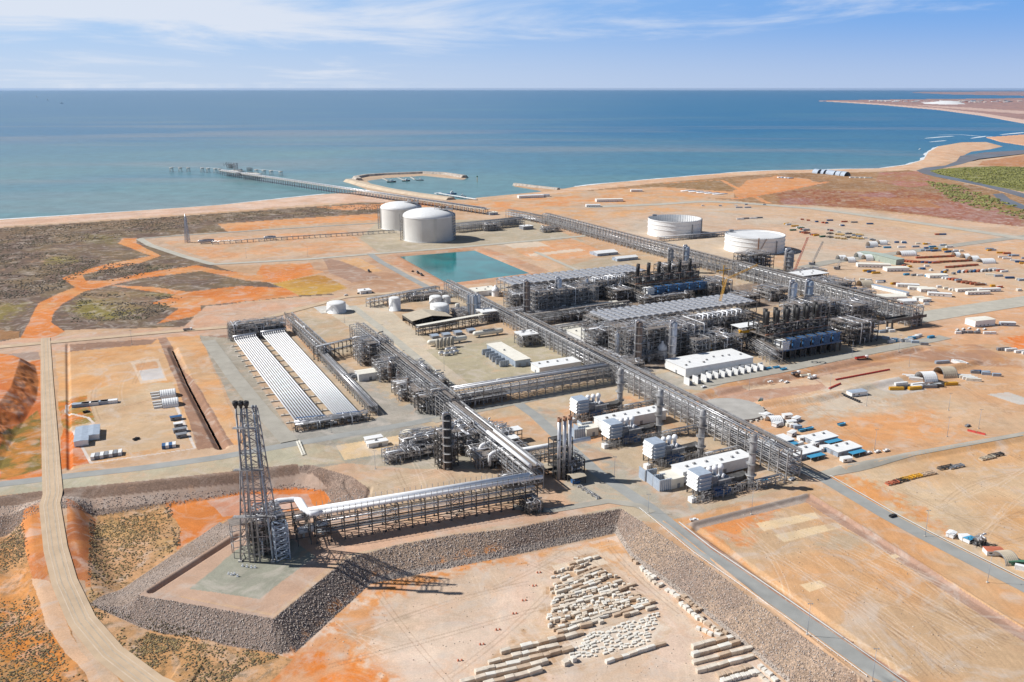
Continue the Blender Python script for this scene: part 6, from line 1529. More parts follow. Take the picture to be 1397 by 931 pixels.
# ---- trains: a shared recipe
def comp_block(label, p, U, n_, H=30, seed=1, stack_h=46):
    """compressor deck: blue inlet filter houses in front, black exhaust stacks behind"""
    R_ = random.Random(seed); V = 44
    t = thing('compressor_deck', label, 'compressor deck', PV(p, 0, 0), ALPHA); bu = U / n_
    f = MB()
    for y in (0, 10, 20, 32, 44):
        f.box(-.5, .5, y - .5, y + .5, 0, H * .62 if y < 15 else H * .9)
    for z in (H * .3, H * .45, H * .6): f.box(-.3, .3, 0, 44, z - .9, z - .03)
    for z in (H * .75, H * .9): f.box(-.3, .3, 20, 44, z - .7, z - .03)
    f0 = f.build('portal_frame', M_DSTEEL, t, (0, 0, 0)); copies(f0, [(U * i / (2 * n_), 0, 0) for i in range(1, 2 * n_ + 1)], t, 'portal_frame')
    g = MB()
    for z in (H * .3, H * .6): g.box(0, U, -.3, .3, z - .9, z)
    g.box(-1, U + 1, -1, -.7, H * .30, H * .30 + 1.1)
    g.build('blue_girder', M_BLUE, t)
    d = MB(); d.box(-1, U + 1, -1, 44, H * .3 - .05, H * .3 + .15); d.box(-1, U + 1, 14, 45, H * .6 - .02, H * .6 + .15); d.build('deck', M_GRATE, t)
    tb = MB()
    for y in (10, 20, 32, 44):
        for z in (H * .45, H * .75 if y > 15 else H * .5, H * .9 if y > 15 else H * .6): tb.box(0, U, y - .25, y + .25, z - .6, z + .003)
    for i in range(2 * n_):
        if i % 2 == 0: tb.bar((i * bu / 2, 44, 0), ((i + 1) * bu / 2, 44, H * .6), .35); tb.bar((i * bu / 2, 20, H * .6), ((i + 1) * bu / 2, 20, H * .9), .3)
    tb.build('tie_beams', M_DSTEEL, t)
    for i in range(n_):
        x = i * bu + bu * .16; w_ = bu * .62
        mm = M_WHITE if i == 0 else M_BLUE
        b = MB(); b.box(x, x + w_, -1, 10, H * .32, H * .58); b.add([(x, 10, H * .32), (x + w_, 10, H * .32), (x + w_, 10, H * .58), (x, 10, H * .58), (x + w_ * .25, 15, H * .36), (x + w_ * .75, 15, H * .36), (x + w_ * .75, 15, H * .5), (x + w_ * .25, 15, H * .5)], [(0, 4, 7, 3), (1, 2, 6, 5), (3, 7, 6, 2), (0, 1, 5, 4), (4, 5, 6, 7)]); fh = b.build('filter_house', mm, t)
        lv = MB()
        for k in range(4):
            for q in range(3):
                xa = x + .35 + q * (w_ - .7) / 3; za = H * .33 + k * H * .061
                lv.add([(xa, -1.05, za), (xa + (w_ - .7) / 3 - .3, -1.05, za), (xa + (w_ - .7) / 3 - .3, -2.1, za + .2), (xa, -2.1, za + .2), (xa, -1.05, za + H * .045), (xa + (w_ - .7) / 3 - .3, -1.05, za + H * .045)], [(0, 1, 2, 3), (3, 2, 5, 4), (0, 3, 4), (1, 5, 2)])
        lv.build('intake_hood', mat('blue_louvre', (.10, .17, .28), .5, 0, .2, .4) if i else M_WHITE, fh)
        e = MB(); e.box(x + 1, x + w_ - 1, 17, 30, H * .32, H * .5); e.build('turbine_enclosure', M_BLUE if i % 2 else M_GREY, t)
        for j in range(2):
            xx = i * bu + bu * (.3 + .45 * j); yy = 24 + 9 * j
            s = MB(); s.box(xx - 2, xx + 2, yy - 2, yy + 4, H * .52, H * .78); s.build('exhaust_duct', M_DSTEEL, t)
            s = MB(); s.lathe((xx, yy, 0), [(1.9, H * .78), (1.9, stack_h * .82), (2.15, stack_h * .83), (2.15, stack_h), (1.7, stack_h), (1.7, stack_h * .85)], 16); s.build('exhaust_stack', M_BLACK, t)
            for z in (stack_h * .72, stack_h * .88): pm = MB(); platform_ring(pm, 2.1, z, 0, 6.28, 1.1, 12); pm.build('ring_platform', M_STEEL, t)
        for j in range(3):
            linepipe('pipe', R_.choice((M_PIPE, M_STEEL, M_WPIPE)), t, bendpts([(x + 2 + j * 3, 36 + j, R_.uniform(1, 5)), (x + 2 + j * 3, 36 + j, H * .7), (x + 2 + j * 3, 44.5, H * .7)], 1.2, 2), R_.uniform(.4, .7), 8)
        c = MB(); c.box(x + 1.5, x + w_ - 1.5, 3, 9, 0, H * .2); c.tube([(x + 2, 6, H * .2), (x + w_ - 2, 6, H * .2)], 1.6, 10); c.build('gas_cooler', M_DSTEEL, t)
    rl = MB()
    for y, z in ((-.9, H * .3), (14, H * .6), (20, H * .9), (44.6, H * .6)):
        for q in (.6, 1.2): rl.bar((-1, y, z + q), (U + 1, y, z + q), .1)
        for i in range(int(U / 3)): rl.bar((i * 3, y, z), (i * 3, y, z + 1.2), .08)
    rl.build('railing', M_STEEL, t)
    cb = MB(); cb.box(-2, U + 2, 17.5, 18.7, H * .64, H * .64 + 1.2); cb.box(-1.5, U + 1.5, 21, 22, H * .9, H * .9 + .5); cb.build('crane_beam', M_RUST, t)
    sp = MB()
    for q in range(700):
        x, y, z = R_.uniform(0, U), R_.uniform(14, 44), R_.uniform(1, H * .98); ax = R_.random(); r = R_.uniform(.15, .4)
        if ax < .4: sp.bar((x, y, z), (min(U, x + R_.uniform(2, 12)), y, z), r)
        elif ax < .6: sp.bar((x, y, z), (x, min(44, y + R_.uniform(2, 8)), z), r)
        else: sp.bar((x, y, max(0, z - R_.uniform(2, 8))), (x, y, z), r)
    o = sp.build('small_piping', M_STEEL, t); o['kind'] = 'stuff'
    return t
comp_block('near compressor deck with six blue filter houses and black exhaust stacks', (1063, 493), ulen((1063, 493), (1147, 479)), 6, 31, 71, 41)
comp_block('far compressor deck with black exhaust stacks half hidden behind the near train', (880, 413), ulen((880, 413), (962, 401)), 6, 28, 72, 39)
# coolers
cooler('near train bank of silver fan coolers on a high steel frame', (833, 437), (1036, 411), 19.5, 42, 22, 73)
cooler('far train bank of silver fan coolers beside the pond', (699, 388), (876, 366), 19.5, 42, 20, 74)
module('lighter cooler deck with looping white pipes in front of the near train coolers', (952, 468), 58, 28, 22, 4, 75, bigpipes=26, fill=1.0, grid=8)
module('lighter cooler deck with looping white pipes at the right of the far train coolers', (806, 410), 52, 28, 21, 4, 76, bigpipes=26, fill=1.0, grid=8)
def loops(label, p, z, n_, seed, w=6, h=3):
    R_ = random.Random(seed); t = thing('pipe_loops', label, 'pipe loops', PV(p, 0, 0, z), ALPHA)
    for i in range(n_):
        x = i * w; linepipe('pipe_loop', R_.choice((M_WPIPE, M_PIPE)), t, bendpts([(x, 0, -4), (x, 0, h), (x + w * .6, 4, h + .5), (x + w * .6, 12, h), (x + w * .9, 16, h * .3), (x + w * .9, 22, -4)], 1.6), R_.uniform(.6, .9), 9)
        a = MB(); a.box(x - 1, x + 1, 9, 11, 0.1, 2.2); a.tube([(x + 3, 6, .9), (x + 3, 14, .9)], .9, 8); a.build('cooler_drum', M_PIPE, t)
    return t
loops('white looping pipes on the cooler deck of the near train', (957, 466), 22, 9, 1); loops('white looping pipes on the cooler deck of the far train', (811, 408), 21, 8, 2)
# process blocks in front of each cooler bank
module('pale grey exchanger block at the left front of the near train', (812, 482), 36, 26, 20, 5, 81, bigpipes=30, fill=1.3)
module('tall liquefaction block holding the brown column of the near train', (856, 496), 42, 32, 29, 7, 82, bigpipes=34, fill=1.1)
module('dense exchanger block with silver pipe bends in the middle of the near train', (910, 490), 44, 32, 28, 6, 83, bigpipes=34, fill=1.2)
module('low crowded valve and pump row at the foot of the near train', (850, 500), 52, 9, 6, 2, 84, bigpipes=26, fill=2)
module('dark steel block left of the near compressor deck', (985, 488), 24, 34, 18, 4, 85, ms=M_DSTEEL, bigpipes=20)
module('low process skids between the near train and the main rack', (822, 505), 20, 26, 9, 2, 86, bigpipes=20, fill=1.6)
module('left end block of the far train under its coolers', (700, 424), 30, 24, 17, 4, 87, bigpipes=26, fill=1.2)
module('tall liquefaction block holding the brown column of the far train', (730, 433), 38, 26, 27, 6, 88, bigpipes=30, fill=1.1)
module('dense exchanger block with a silver column in the far train', (768, 425), 46, 28, 24, 5, 89, bigpipes=30, fill=1.2)
module('low crowded valve and pump row at the foot of the far train', (724, 436), 50, 8, 6, 2, 90, bigpipes=20, fill=1.8)
module('low steel block left of the far compressor deck', (838, 414), 26, 30, 14, 3, 91, ms=M_DSTEEL, bigpipes=18)
BR = mat('brown_cladding', (.26, .19, .15), .6, .2, .2, .5)
tower('tall brown column in front of the near train coolers', (870, 501), 3.0, 42, BR, plats=5); tower('tall silver column at the middle of the near train', (917, 494), 3.2, 38, M_PIPE, plats=4)
tower('tall brown column in front of the far train coolers', (719, 436), 3.0, 42, BR, plats=5); tower('tall silver column at the middle of the far train', (762, 424), 3.2, 37, M_PIPE, plats=4)
tower('thin silver column left in the near train', (842, 492), 1.6, 26, M_PIPE, plats=3); tower('thin silver column right in the far train', (800, 415), 1.6, 30, M_PIPE, plats=3)
def bulb(label, p, r, h, z=0):
    t = thing('dome_vessel', label, 'vessel', PV(p, 0, 0, z), 0)
    a = MB(); a.lathe((0, 0, 0), [(r, 0), (r, h * .6), (r * .9, h * .75), (r * .6, h * .9), (r * .25, h * .95), (r * .25, h * 1.1), (.02, h * 1.12)], 20); a.build('shell', M_WPIPE, t)
    b = MB(); platform_ring(b, r, h * .55, 0, 6, 1.0); b.build('platform', M_STEEL, t)
    c = MB(); [c.box(r * .8 * math.cos(q) - .3, r * .8 * math.cos(q) + .3, r * .8 * math.sin(q) - .3, r * .8 * math.sin(q) + .3, -z if z else 0, .5) for q in (.5, 2, 3.6, 5.2)]; c.build('legs', M_STEEL, t)
bulb('white domed vessel in a gap of the near train front', (903, 489), 5, 15); bulb('white domed vessel in a gap of the far train front', (750, 420), 4.5, 14); bulb('silver round-topped vessel at the left of the near train', (805, 468), 5, 14); bulb('silver round-topped vessel at the left corner of the far train', (676, 404), 4.5, 12)
t = tower('silver exchanger tower rising at the far edge of the near compressor deck', (1078, 440), 4.2, 44, M_PIPE, plats=4)
t = tower('blue-grey exchanger tower next to the silver one above the near compressor deck', (1100, 436), 4.2, 43, M_LBLUE, plats=4)  # pale blue-grey shell beside the silver one
tower('exchanger tower behind the far compressor stacks', (935, 372), 4.2, 36, M_LBLUE, plats=4); tower('grey exchanger tower left behind the far compressor stacks', (914, 374), 3.6, 34, M_STEEL, plats=4)
module('steel deck behind the near compressor stacks', (1085, 452), 60, 26, 26, 5, 92, ms=M_STEEL, bigpipes=26)
module('steel deck behind the far compressor stacks', (905, 388), 56, 22, 22, 4, 93, ms=M_DSTEEL, bigpipes=22)
module('grey module standing right of the near compressor deck by the east rack', (1160, 472), 36, 30, 20, 4, 94, ms=M_DSTEEL, bigpipes=22)
module('tangled steel unit at the right end of the near train under the east rack', (1148, 446), 50, 26, 20, 4, 95, bigpipes=24)
module('open steel unit right of the far compressor deck', (968, 404), 34, 30, 16, 3, 96, bigpipes=18)
# white canopy and yellow beam at the left of each compressor deck
for i, (p, z) in enumerate((((1008, 478), 22), ((868, 404), 18))):
    q = PV(p, 0, 0); t = thing('maintenance_canopy', ('white canopy with a yellow crane beam left of the near compressor deck', 'white canopy with a yellow crane beam left of the far compressor deck')[i], 'canopy', q, ALPHA)
    a = MB(); [a.box(x - .35, x + .35, y - .35, y + .35, 0, z) for x in (0, 13, 26) for y in (0, 12)]; [a.bar((0, y, zz), (26, y, zz), .5) for y in (0, 12) for zz in (z * .4, z * .7, z)]; [a.bar((x, 0, zz), (x, 12, zz), .4) for x in (0, 13, 26) for zz in (z * .4, z * .7)]; a.build('frame', M_STEEL, t)
    a = MB(); a.box(-1, 27, -1, 13, z, z + .4); a.build('roof', M_WHITE, t)
    a = MB(); a.box(-3, 18, -2.4, -1.2, z * .78, z * .78 + 2.2); a.box(-2, 0, -2.2, 1, z * .78 + 2.2, z * .78 + 3); a.build('crane_beam', M_YEL, t)
    a = MB(); a.box(0, 26, 0, 12, z * .4, z * .4 + .2); a.box(0, 26, 0, 12, z * .7, z * .7 + .2); a.build('deck', M_GRATE, t)
pipe_rack('rack at the left foot of the near compressor deck', (1000, 466), (1050, 497), 12, 12, 3, 7, pipes=[5, 5, 4], seed=26)
pipe_rack('rack at the left foot of the far compressor deck', (838, 398), (880, 418), 12, 9, 3, 7, pipes=[5, 5, 4], seed=27)
pipe_rack('cross rack linking the far train to the main rack', (722, 446), (862, 425), 10, 10, 3, 8, pipes=[5, 6, 5], seed=28)
pipe_rack('second cross rack just in front of the far train cross rack', (740, 462), (818, 449), 8, 8, 2, 8, pipes=[5, 5], seed=29)
module('long exchanger gallery filling the near train between its coolers and columns', (838, 470), 96, 26, 16, 4, 131, bigpipes=40, fill=1.3, ms=M_DSTEEL)
module('long exchanger gallery filling the far train between its coolers and columns', (712, 412), 88, 24, 15, 4, 132, bigpipes=36, fill=1.2, ms=M_DSTEEL)
module('dark steel block between the exchangers and the near compressor deck', (948, 492), 30, 26, 19, 4, 133, bigpipes=24, fill=1.3)
module('crowded steel rows below the near train, beside the main rack bend', (845, 512), 26, 16, 8, 2, 134, bigpipes=16, fill=1.8)
module('small white and steel skids right of the main rack bend', (872, 524), 16, 14, 6, 2, 135, bigpipes=12, fill=1.6)
module('dark gallery along the front of the far compressor deck', (880, 418), 70, 7, 8, 2, 136, bigpipes=20, fill=1.4, ms=M_DSTEEL)
module('steel gallery under the left end of the near coolers', (812, 455), 30, 24, 14, 3, 137, bigpipes=18, fill=1.2)
module('steel unit filling the gap before the right end of the near coolers', (958, 462), 64, 22, 19, 4, 138, ms=M_DSTEEL, bigpipes=20)
module('steel unit filling the gap before the right end of the far coolers', (812, 404), 54, 20, 17, 4, 139, ms=M_DSTEEL, bigpipes=18)
module('low rows of small pumps and valves under the main rack by the near train', (800, 492), 26, 14, 6, 2, 140, bigpipes=12, fill=1.6)
module('grey pipe unit on the far side of the main rack, facing the utility yard', (690, 440), 34, 18, 10, 3, 141, bigpipes=16, fill=1.2)
module('compact dark unit between the far train front and the main rack', (706, 446), 22, 16, 9, 2, 142, ms=M_DSTEEL, bigpipes=12)
module('low dark skids filling the strip between the far train and the near coolers', (770, 440), 60, 18, 8, 2, 143, ms=M_DSTEEL, bigpipes=18, fill=1.4)
module('steel unit right of the near coolers under the yellow crane', (1012, 420), 26, 26, 12, 3, 144, ms=M_DSTEEL, bigpipes=14)
module('open pipe deck between the near coolers and the east rack', (1050, 412), 30, 30, 13, 3, 145, bigpipes=16)
module('crowded unit of valves right behind the soot-dark column', (622, 622), 22, 26, 13, 3, 146, bigpipes=20, fill=1.6, ms=M_DSTEEL)
module('dense pipe unit between the ducts and the west rack', (648, 618), 30, 18, 10, 2, 147, bigpipes=22, fill=1.8)
module('low row of pumps left of the white header corner', (690, 668), 22, 10, 6, 2, 148, bigpipes=14, fill=1.6, ms=M_DSTEEL)
module('pumps and coolers under the start of the long pipe bridge', (628, 556), 40, 10, 7, 2, 149, bigpipes=16, fill=1.6)
# process unit beyond the east rack (third block, far right)
module('dark regasification block beyond the east rack below the cream-roofed tank', (1020, 376), 44, 30, 26, 5, 97, ms=M_DSTEEL, bigpipes=26)
tower('dark blue-grey cold box tower beyond the east rack', (1075, 374), 6, 33, M_GREY, plats=5)
module('grey steel block far right beyond the east rack', (1126, 412), 46, 40, 20, 4, 98, bigpipes=26)
module('lower steel deck between the cranes beyond the east rack', (1088, 386), 50, 24, 12, 3, 99, ms=M_DSTEEL, bigpipes=18)
module('low steel frame at the edge of the east rack', (1160, 416), 40, 20, 12, 3, 100, ms=M_STEEL, bigpipes=14)
shed('white flat-roofed compressor shelter beyond the east rack', (1094, 392), 44, 26, 14, 'flat', None, M_WHITE, open_front=True)
# ---- buildings of the plant
def fins(label_fmt, p, n_, U, H, step, along='u', group=None, m=None, dvv=0, names=None):
    m = m or M_LBLUE
    for i in range(n_):
        du, dv_ = (i * step, dvv) if along == 'u' else (0, i * step)
        t = thing('transformer_bay', names[i] if names else label_fmt, 'transformer bay', PV(p, du, dv_), ALPHA, group)
        a = MB(); a.box(0, U, 0, .5, 0, H); a.build('blast_wall', m, t)
        for k in range(max(3, int(U / 1.4))):
            pass
        r = MB(); [r.box(.3 + k * (U - .6) / 5, .5 + k * (U - .6) / 5, -.25, -.02, .1, H - .1) for k in range(6)]; r.build('stiffeners', M_WHITE, t)
        b = MB(); b.box(.8, U - .8, 1.2, 3.6, .2, H * .55); [b.tube([(U * .3 + k, 2.4, H * .55), (U * .3 + k, 2.4, H * .85)], .2, 6) for k in range(3)]; b.build('transformer', M_GREY, t)
shed('long cream-roofed substation building in the middle yard', (718, 499), 15, 60, 6, 'flat', M_LBLUE, M_CREAM, du=-11, dv=0, doors=2)
ords = ['nearest', 'second', 'third', 'fourth', 'fifth', 'sixth']
fins('', (682, 501), 3, 9, 5.5, 8, 'v', 'grey transformer bays by the middle substation', names=['%s of the near three grey transformer bays beside the middle substation' % o for o in ('nearest', 'middle', 'farthest')])
fins('', (668, 491), 3, 9, 5.5, 8, 'v', 'grey transformer bays by the middle substation', names=['%s of the far three grey transformer bays beside the middle substation' % o for o in ('nearest', 'middle', 'farthest')])
shed('white box building against the main rack behind the long pipe bridge', (736, 512), 42, 16, 6.5, 'flat', M_WHITE, M_WHITE, doors=2)
shed('long white-roofed building along the front of the far train', (757, 432), ulen((757, 432), (842, 417)), 15, 5, 'flat', M_WHITE, M_CREAM)
shed('cream-roofed narrow building left of the near train beside a round vessel', (797, 470), 18, 56, 6, 'flat', M_WHITE, M_CREAM, doors=1)
shed('big white flat-roofed substation at the foot of the near compressor deck', (935, 517), ulen((935, 517), (1022, 499)), 30, 7.5, 'flat', M_WHITE, M_WHITE, stilts=1.5)
for i in range(12):
    du = i * 7.2 if i > 2 else i * 9 - 5
    t = thing('transformer_bay', 'white transformer bay in front of the big white substation, number %s from the left' % ('one two three four five six seven eight nine ten eleven twelve'.split()[i]), 'transformer bay', PV((942, 525), du + 2, -2 if i < 3 else 2), ALPHA, 'white transformer bays of the big substation')
    a = MB(); a.box(0, .5, 0, 7.5, 0, 6.2 if i < 3 else 5); a.box(.5, 5.5, 7, 7.5, 0, 5); a.build('blast_wall', M_WHITE, t)
    b = MB(); b.box(1.2, 4.4, 1.2, 5.5, .2, 2.8); b.tube([(2.6, 3, 2.8), (2.6, 3, 4)], .25, 6); b.build('transformer', M_GREY, t)
# utilities: barn, tanks, bullets
shed('brown-roofed open-sided barn in the utility area', (571, 448), 22, 46, 7.5, 'flat', None, M_TAN, open_front=True) if False else None
t = thing('warehouse', 'tan-roofed open-fronted barn between the white utility tanks', 'barn', PV((563, 447), 0, 0), ALPHA)
U, V, H = 44, 30, 7
a = MB(); [a.box(x - .3, x + .3, y - .3, y + .3, 0, H) for x in (0, 11, 22, 33, 44) for y in (0, 10, 20, 30)]; a.build('posts', M_DSTEEL, t)
a = MB(); a.box(.3, U - .3, V - .3, V, 0, H); a.box(U - .3, U, .3, V, 0, H); a.box(0, .3, .3, V, H * .55, H); a.build('wall', M_DSTEEL, t)
a = MB(); e = 1; top = H; a.add([(-e, -e, top), (U / 2, -e, top + 3.5), (U + e, -e, top), (-e, V + e, top), (U / 2, V + e, top + 3.5), (U + e, V + e, top), (-e, -e, top - .3), (U / 2, -e, top + 3.2), (U + e, -e, top - .3)], [(0, 1, 4, 3), (1, 2, 5, 4), (6, 7, 1, 0), (7, 8, 2, 1)]); a.build('roof', M_TAN, t)
a = MB(); a.box(4, 40, 4, 26, 0, 3.5); a.tube([(8, 2, 2), (30, 2, 2)], 1.2, 8); a.build('pump_sets', M_DARK, t)
def dtank(label, p, r, h, m=None, dome=.22, group=None):
    m = m or M_WHITE; t = thing('utility_tank', label, 'tank', PV(p, 0, 0), 0, group); t.location.y += r * .9
    a = MB(); a.lathe((0, 0, 0), [(r + .3, 0), (r + .3, .4), (r, .4), (r, h)] + [(r * math.cos(q), h + r * dome * math.sin(q)) for q in (.3, .7, 1.1, 1.5)] + [(.02, h + r * dome)], 36); a.build('shell', m, t)
    b = MB(); b.lathe((0, 0, h + 1.0), [(r - .1, 0), (r + .1, 0), (r + .1, .1), (r - .1, .1)], 36); [b.bar((r * math.cos(q * .35), r * math.sin(q * .35), h), (r * math.cos(q * .35), r * math.sin(q * .35), h + 1.0), .08) for q in range(18)]
    for i in range(14): q = 3.3 + i * .09; b.obox(((r + .5) * math.cos(q), (r + .5) * math.sin(q), h * i / 14), 1.0, .9, .2, q)
    b.build('stair_and_rail', M_STEEL, t)
    c = MB(); c.bar((r * .3, 0, h + r * dome * .8), (r, 0, h + 1), .9, .2); c.build('roof_walkway', M_RUST, t); return t
dtank('white dome-topped tank standing alone on a concrete pad near the tube field', (457, 428.5), 10.5, 10)
dtank('large white dome-topped tank right of the tan-roofed barn', (599, 434), 10.5, 12); dtank('white tank left of the tan-roofed barn', (538, 425), 6.5, 14); dtank('far white tank behind the barn, nearer the pond', (594, 416), 7.5, 8); dtank('small far white tank beside another near the pond', (608, 415), 5.5, 8)
dtank('small cream cylinder tank right of the large dome-topped tank', (624, 426), 2.5, 9, M_CREAM)
ribbon('concrete_apron', [(433, 424), (478, 419)], 34, M_CONC, 0, .3)
for i, (px, py) in enumerate(((641, 434), (645, 434.5), (649, 435), (653, 433.5))):
    tower(('pale blue liquid nitrogen column, leftmost of four', 'pale blue liquid nitrogen column, second of four from the left', 'pale blue liquid nitrogen column, third of four from the left', 'pale blue liquid nitrogen column, rightmost of four')[i], (px, py), 2.1, 26, M_WPIPE if i % 2 else M_LBLUE, plats=1, name='nitrogen_column')
pipe_rack('fine-meshed rack forming the far edge of the utility area', (505, 420), (600, 402), 8, 9, 2, 6, pipes=[4, 4], seed=30)
module('low pipe and pump field behind the utility tanks', (560, 412), 50, 14, 6, 2, 101, bigpipes=18, fill=1.2)
module('small filter skids between the barn and the nitrogen columns', (628, 436), 22, 30, 6, 2, 102, bigpipes=12, fill=1)
RU = pipe_rack('white-topped rack over the pump row behind the bullets', (571, 458), (652, 443), 5, 7.5, 2, 8, pipes=[3, 3], seed=31, msteel=M_DSTEEL)
a = MB(); a.box(0, 88, -.5, 5.5, 9.6, 9.9); a.build('sunshade', M_CREAM, RU)
hvessel('cream bullet vessel nearer the white filter pots', (583, 473), 42, 2.6, M_CREAM, z=1.2, name='bullet_tank'); hvessel('cream bullet vessel closer to the main rack', (645, 461), 34, 2.6, M_CREAM, z=1.2, name='bullet_tank')
for i, (px, py) in enumerate(((590, 463), (606, 461), (622, 458), (640, 455))):
    shed(('leftmost', 'second from the left', 'third from the left', 'rightmost')[i] + ' of four small grey pump hoods under the white-topped rack', (px, py), 7, 8, 3, 'gable', M_GREY, M_LBLUE, doors=0, rise=.8)
for i in range(5):
    p = (597 + 5 * i, 477 - 1.0 * i); t = thing('filter_pot', 'tan-topped filter pot, %s of five in a row before the bullets' % ('leftmost', 'second', 'middle', 'fourth', 'rightmost')[i], 'filter', PV(p), ALPHA, 'filter pots in a row')
    a = MB(); a.lathe((0, 0, 0), [(1.5, 1.5), (1.7, 3), (1.7, 9), (1.2, 10), (.02, 10.3)], 12); a.build('shell', mat('buff_vessel_paint', (.42, .38, .31), .6, 0, .1, .3), t); a = MB(); [a.box(x - .15, x + .15, y - .15, y + .15, 0, 3) for x in (-1, 1) for y in (-1, 1)]; a.build('legs', M_STEEL, t)
for i, (px, py) in enumerate(((598, 485), (605, 486), (612, 485), (618, 483), (607, 480), (615, 479))):
    hvessel('white pump skid, %s of the six before the filter pots' % ('far left', 'second', 'third', 'far right', 'rear left', 'rear right')[i], (px, py), 6, 1.3, M_WPIPE, z=.8)
shed('white flat building at the pond-side corner of the far train', (650, 405), 30, 22, 6, 'flat', M_WHITE, M_CREAM, doors=1)
for i, (px, py, lab) in enumerate(((658, 441, 'upper'), (712, 474, 'lower'))):
    module('%s small white-topped metering unit straddling the main rack' % lab, (px, py), 18, 16, 9, 2, 110 + i, bigpipes=10)
    t = shed('white rim roof over the %s metering unit' % lab, (px, py), 18, 16, 1.0, 'flat', M_WHITE, M_WHITE, z0=10.5, doors=0)
shed('white cabin behind the yellow grass by the road', (492, 402), 14, 12, 4, 'flat', M_WHITE, M_WHITE, doors=1)
shed('white control hut beside the pipe rack behind the domed tanks', (668, 294), 18, 14, 5, 'flat', M_LBLUE, M_CREAM, doors=1)
shed('white-roofed pump building with grey walls on the tank yard', (714, 314), 20, 16, 6, 'flat', M_GREY, M_WHITE, doors=1)
module('compact pipe unit beside the larger domed tank rack', (662, 316), 30, 16, 11, 3, 120, bigpipes=14); module('low pipe unit among the tank yard pipe rack', (742, 318), 34, 14, 8, 2, 121, bigpipes=12)
module('second compact pipe unit on the tank yard', (690, 308), 26, 12, 9, 3, 122, bigpipes=12)
shed('long white fabric-like roof beside the east rack, nearer the pond', (815, 350), 36, 22, 4, 'gable', M_LBLUE, M_WHITE, doors=1, rise=2); shed('second long white roof beside the east rack', (842, 357), 36, 14, 4, 'gable', M_LBLUE, M_WHITE, doors=1, rise=2)
# ---- power station: four turbines in two pairs
def gtg(label, p, seed):
    R_ = random.Random(seed); t = thing('gas_turbine_set', label, 'gas turbine', PV(p, 0, 0), ALPHA, 'gas turbine sets of the power station')
    a = MB(); a.box(0, 9.5, 2, 13, 5, 15.5); ih = a.build('filter_house', M_LBLUE, t)
    h_ = MB()
    for k in range(4): h_.box(-1.3, -.05, 2.4, 12.6, 5.4 + k * 2.5, 5.6 + k * 2.5); h_.add([(-1.3, 2.4, 5.5 + k * 2.5), (-1.3, 12.6, 5.5 + k * 2.5), (-.05, 12.6, 7.4 + k * 2.5), (-.05, 2.4, 7.4 + k * 2.5)], [(0, 1, 2, 3)])
    for k in range(4): h_.box(.3, 9.2, .9, 1.95, 5.4 + k * 2.5, 5.55 + k * 2.5)
    h_.build('intake_hoods', M_WHITE, ih)
    a = MB(); [a.box(x - .3, x + .3, y - .3, y + .3, 0, 5) for x in (0, 4.5, 9) for y in (2, 7, 12.8)]; [a.bar((0, y, 0), (4.5, y, 5), .25) for y in (2, 12.8)]; a.build('legs', M_DSTEEL, t)
    a = MB(); a.box(9.55, 16, 4, 11, 4, 11); a.build('intake_duct', M_GREY, t)
    a = MB(); a.box(10, 23, -1.5, 6, .6, 3.9); a.tube([(11, 2, 4.2), (22, 2, 4.2)], 1.2, 10); a.build('generator', M_BLUE, t); a = MB(); a.box(16.05, 26, 3, 11, 4.05, 8.5); a.build('turbine_enclosure', M_GREY, t)
    for k in range(3):
        a = MB(); x = 13 + k * 4.6; a.lathe((x, 9, 0), [(1.3, 8), (1.3, 12.5), (1.9, 13.4), (1.9, 14.6), (1.2, 15.8), (.05, 16)], 12); a.tube(bendpts([(x, 9, 9), (x - 1, 5, 11), (x - 2, 5, 8)], 1), .9, 8); a.build('vent_silencer', M_WPIPE, t)
    a = MB(); a.box(26, 36, 4, 10, 3, 7); a.add([(36, 4, 3), (36, 10, 3), (36, 10, 7), (36, 4, 7), (40, 5, 2.5), (40, 9, 2.5), (40, 9, 8), (40, 5, 8)], [(0, 4, 7, 3), (1, 2, 6, 5), (3, 7, 6, 2), (0, 1, 5, 4)]); a.build('exhaust_duct', M_DSTEEL, t)
    for z in (5, 9): 
        pm = MB(); pm.box(9.6, 27, 1, 2.2, z, z + .15); pm.bar((9.6, 1, z + 1.1), (27, 1, z + 1.1), .1); [pm.bar((9.6 + 2 * k, 1, z), (9.6 + 2 * k, 1, z + 1.1), .08) for k in range(9)]; [pm.box(9.8 + 5 * k, 10.0 + 5 * k, 1, 1.2, 0, z) for k in range(4)]; pm.build('gangway', M_STEEL, t)
    sp = MB()
    for q in range(420):
        x, y, z = R_.uniform(-6, 40), R_.uniform(-4, 5), R_.uniform(.5, 6); r = R_.uniform(.12, .3); ax = R_.random()
        if ax < .5: sp.bar((x, y, z), (x + R_.uniform(1, 5), y, z), r)
        else: sp.bar((x, y, 0), (x, y, z), r)
    o = sp.build('small_piping', M_STEEL, t); o['kind'] = 'stuff'
    a = MB(); a.box(-7, -3.5, -1, 3, 0, 3); a.build('aux_cabinet', M_WHITE, t)
    return t
gs = [((790, 575), 'first gas turbine set, farthest left behind the long white power building', (845, 558)), ((835, 610), 'second gas turbine set with blue generator before the left power building', (898, 592)),
      ((893, 638), 'third gas turbine set, behind the right power building', (955, 623)), ((955, 683), 'fourth gas turbine set with blue generator, lowest right', (1023, 663))]
for i, (p, lab, sp_) in enumerate(gs):
    gtg(lab, p, 200 + i)
    tower(('exhaust stack of the first turbine set, farthest left', 'exhaust stack of the second turbine set', 'exhaust stack of the third turbine set', 'exhaust stack of the fourth turbine set, by the rack end')[i], sp_, 2.1, (33, 34, 34, 35)[i], M_STEEL, plats=4, name='exhaust_stack', cat='exhaust stack', side=False)
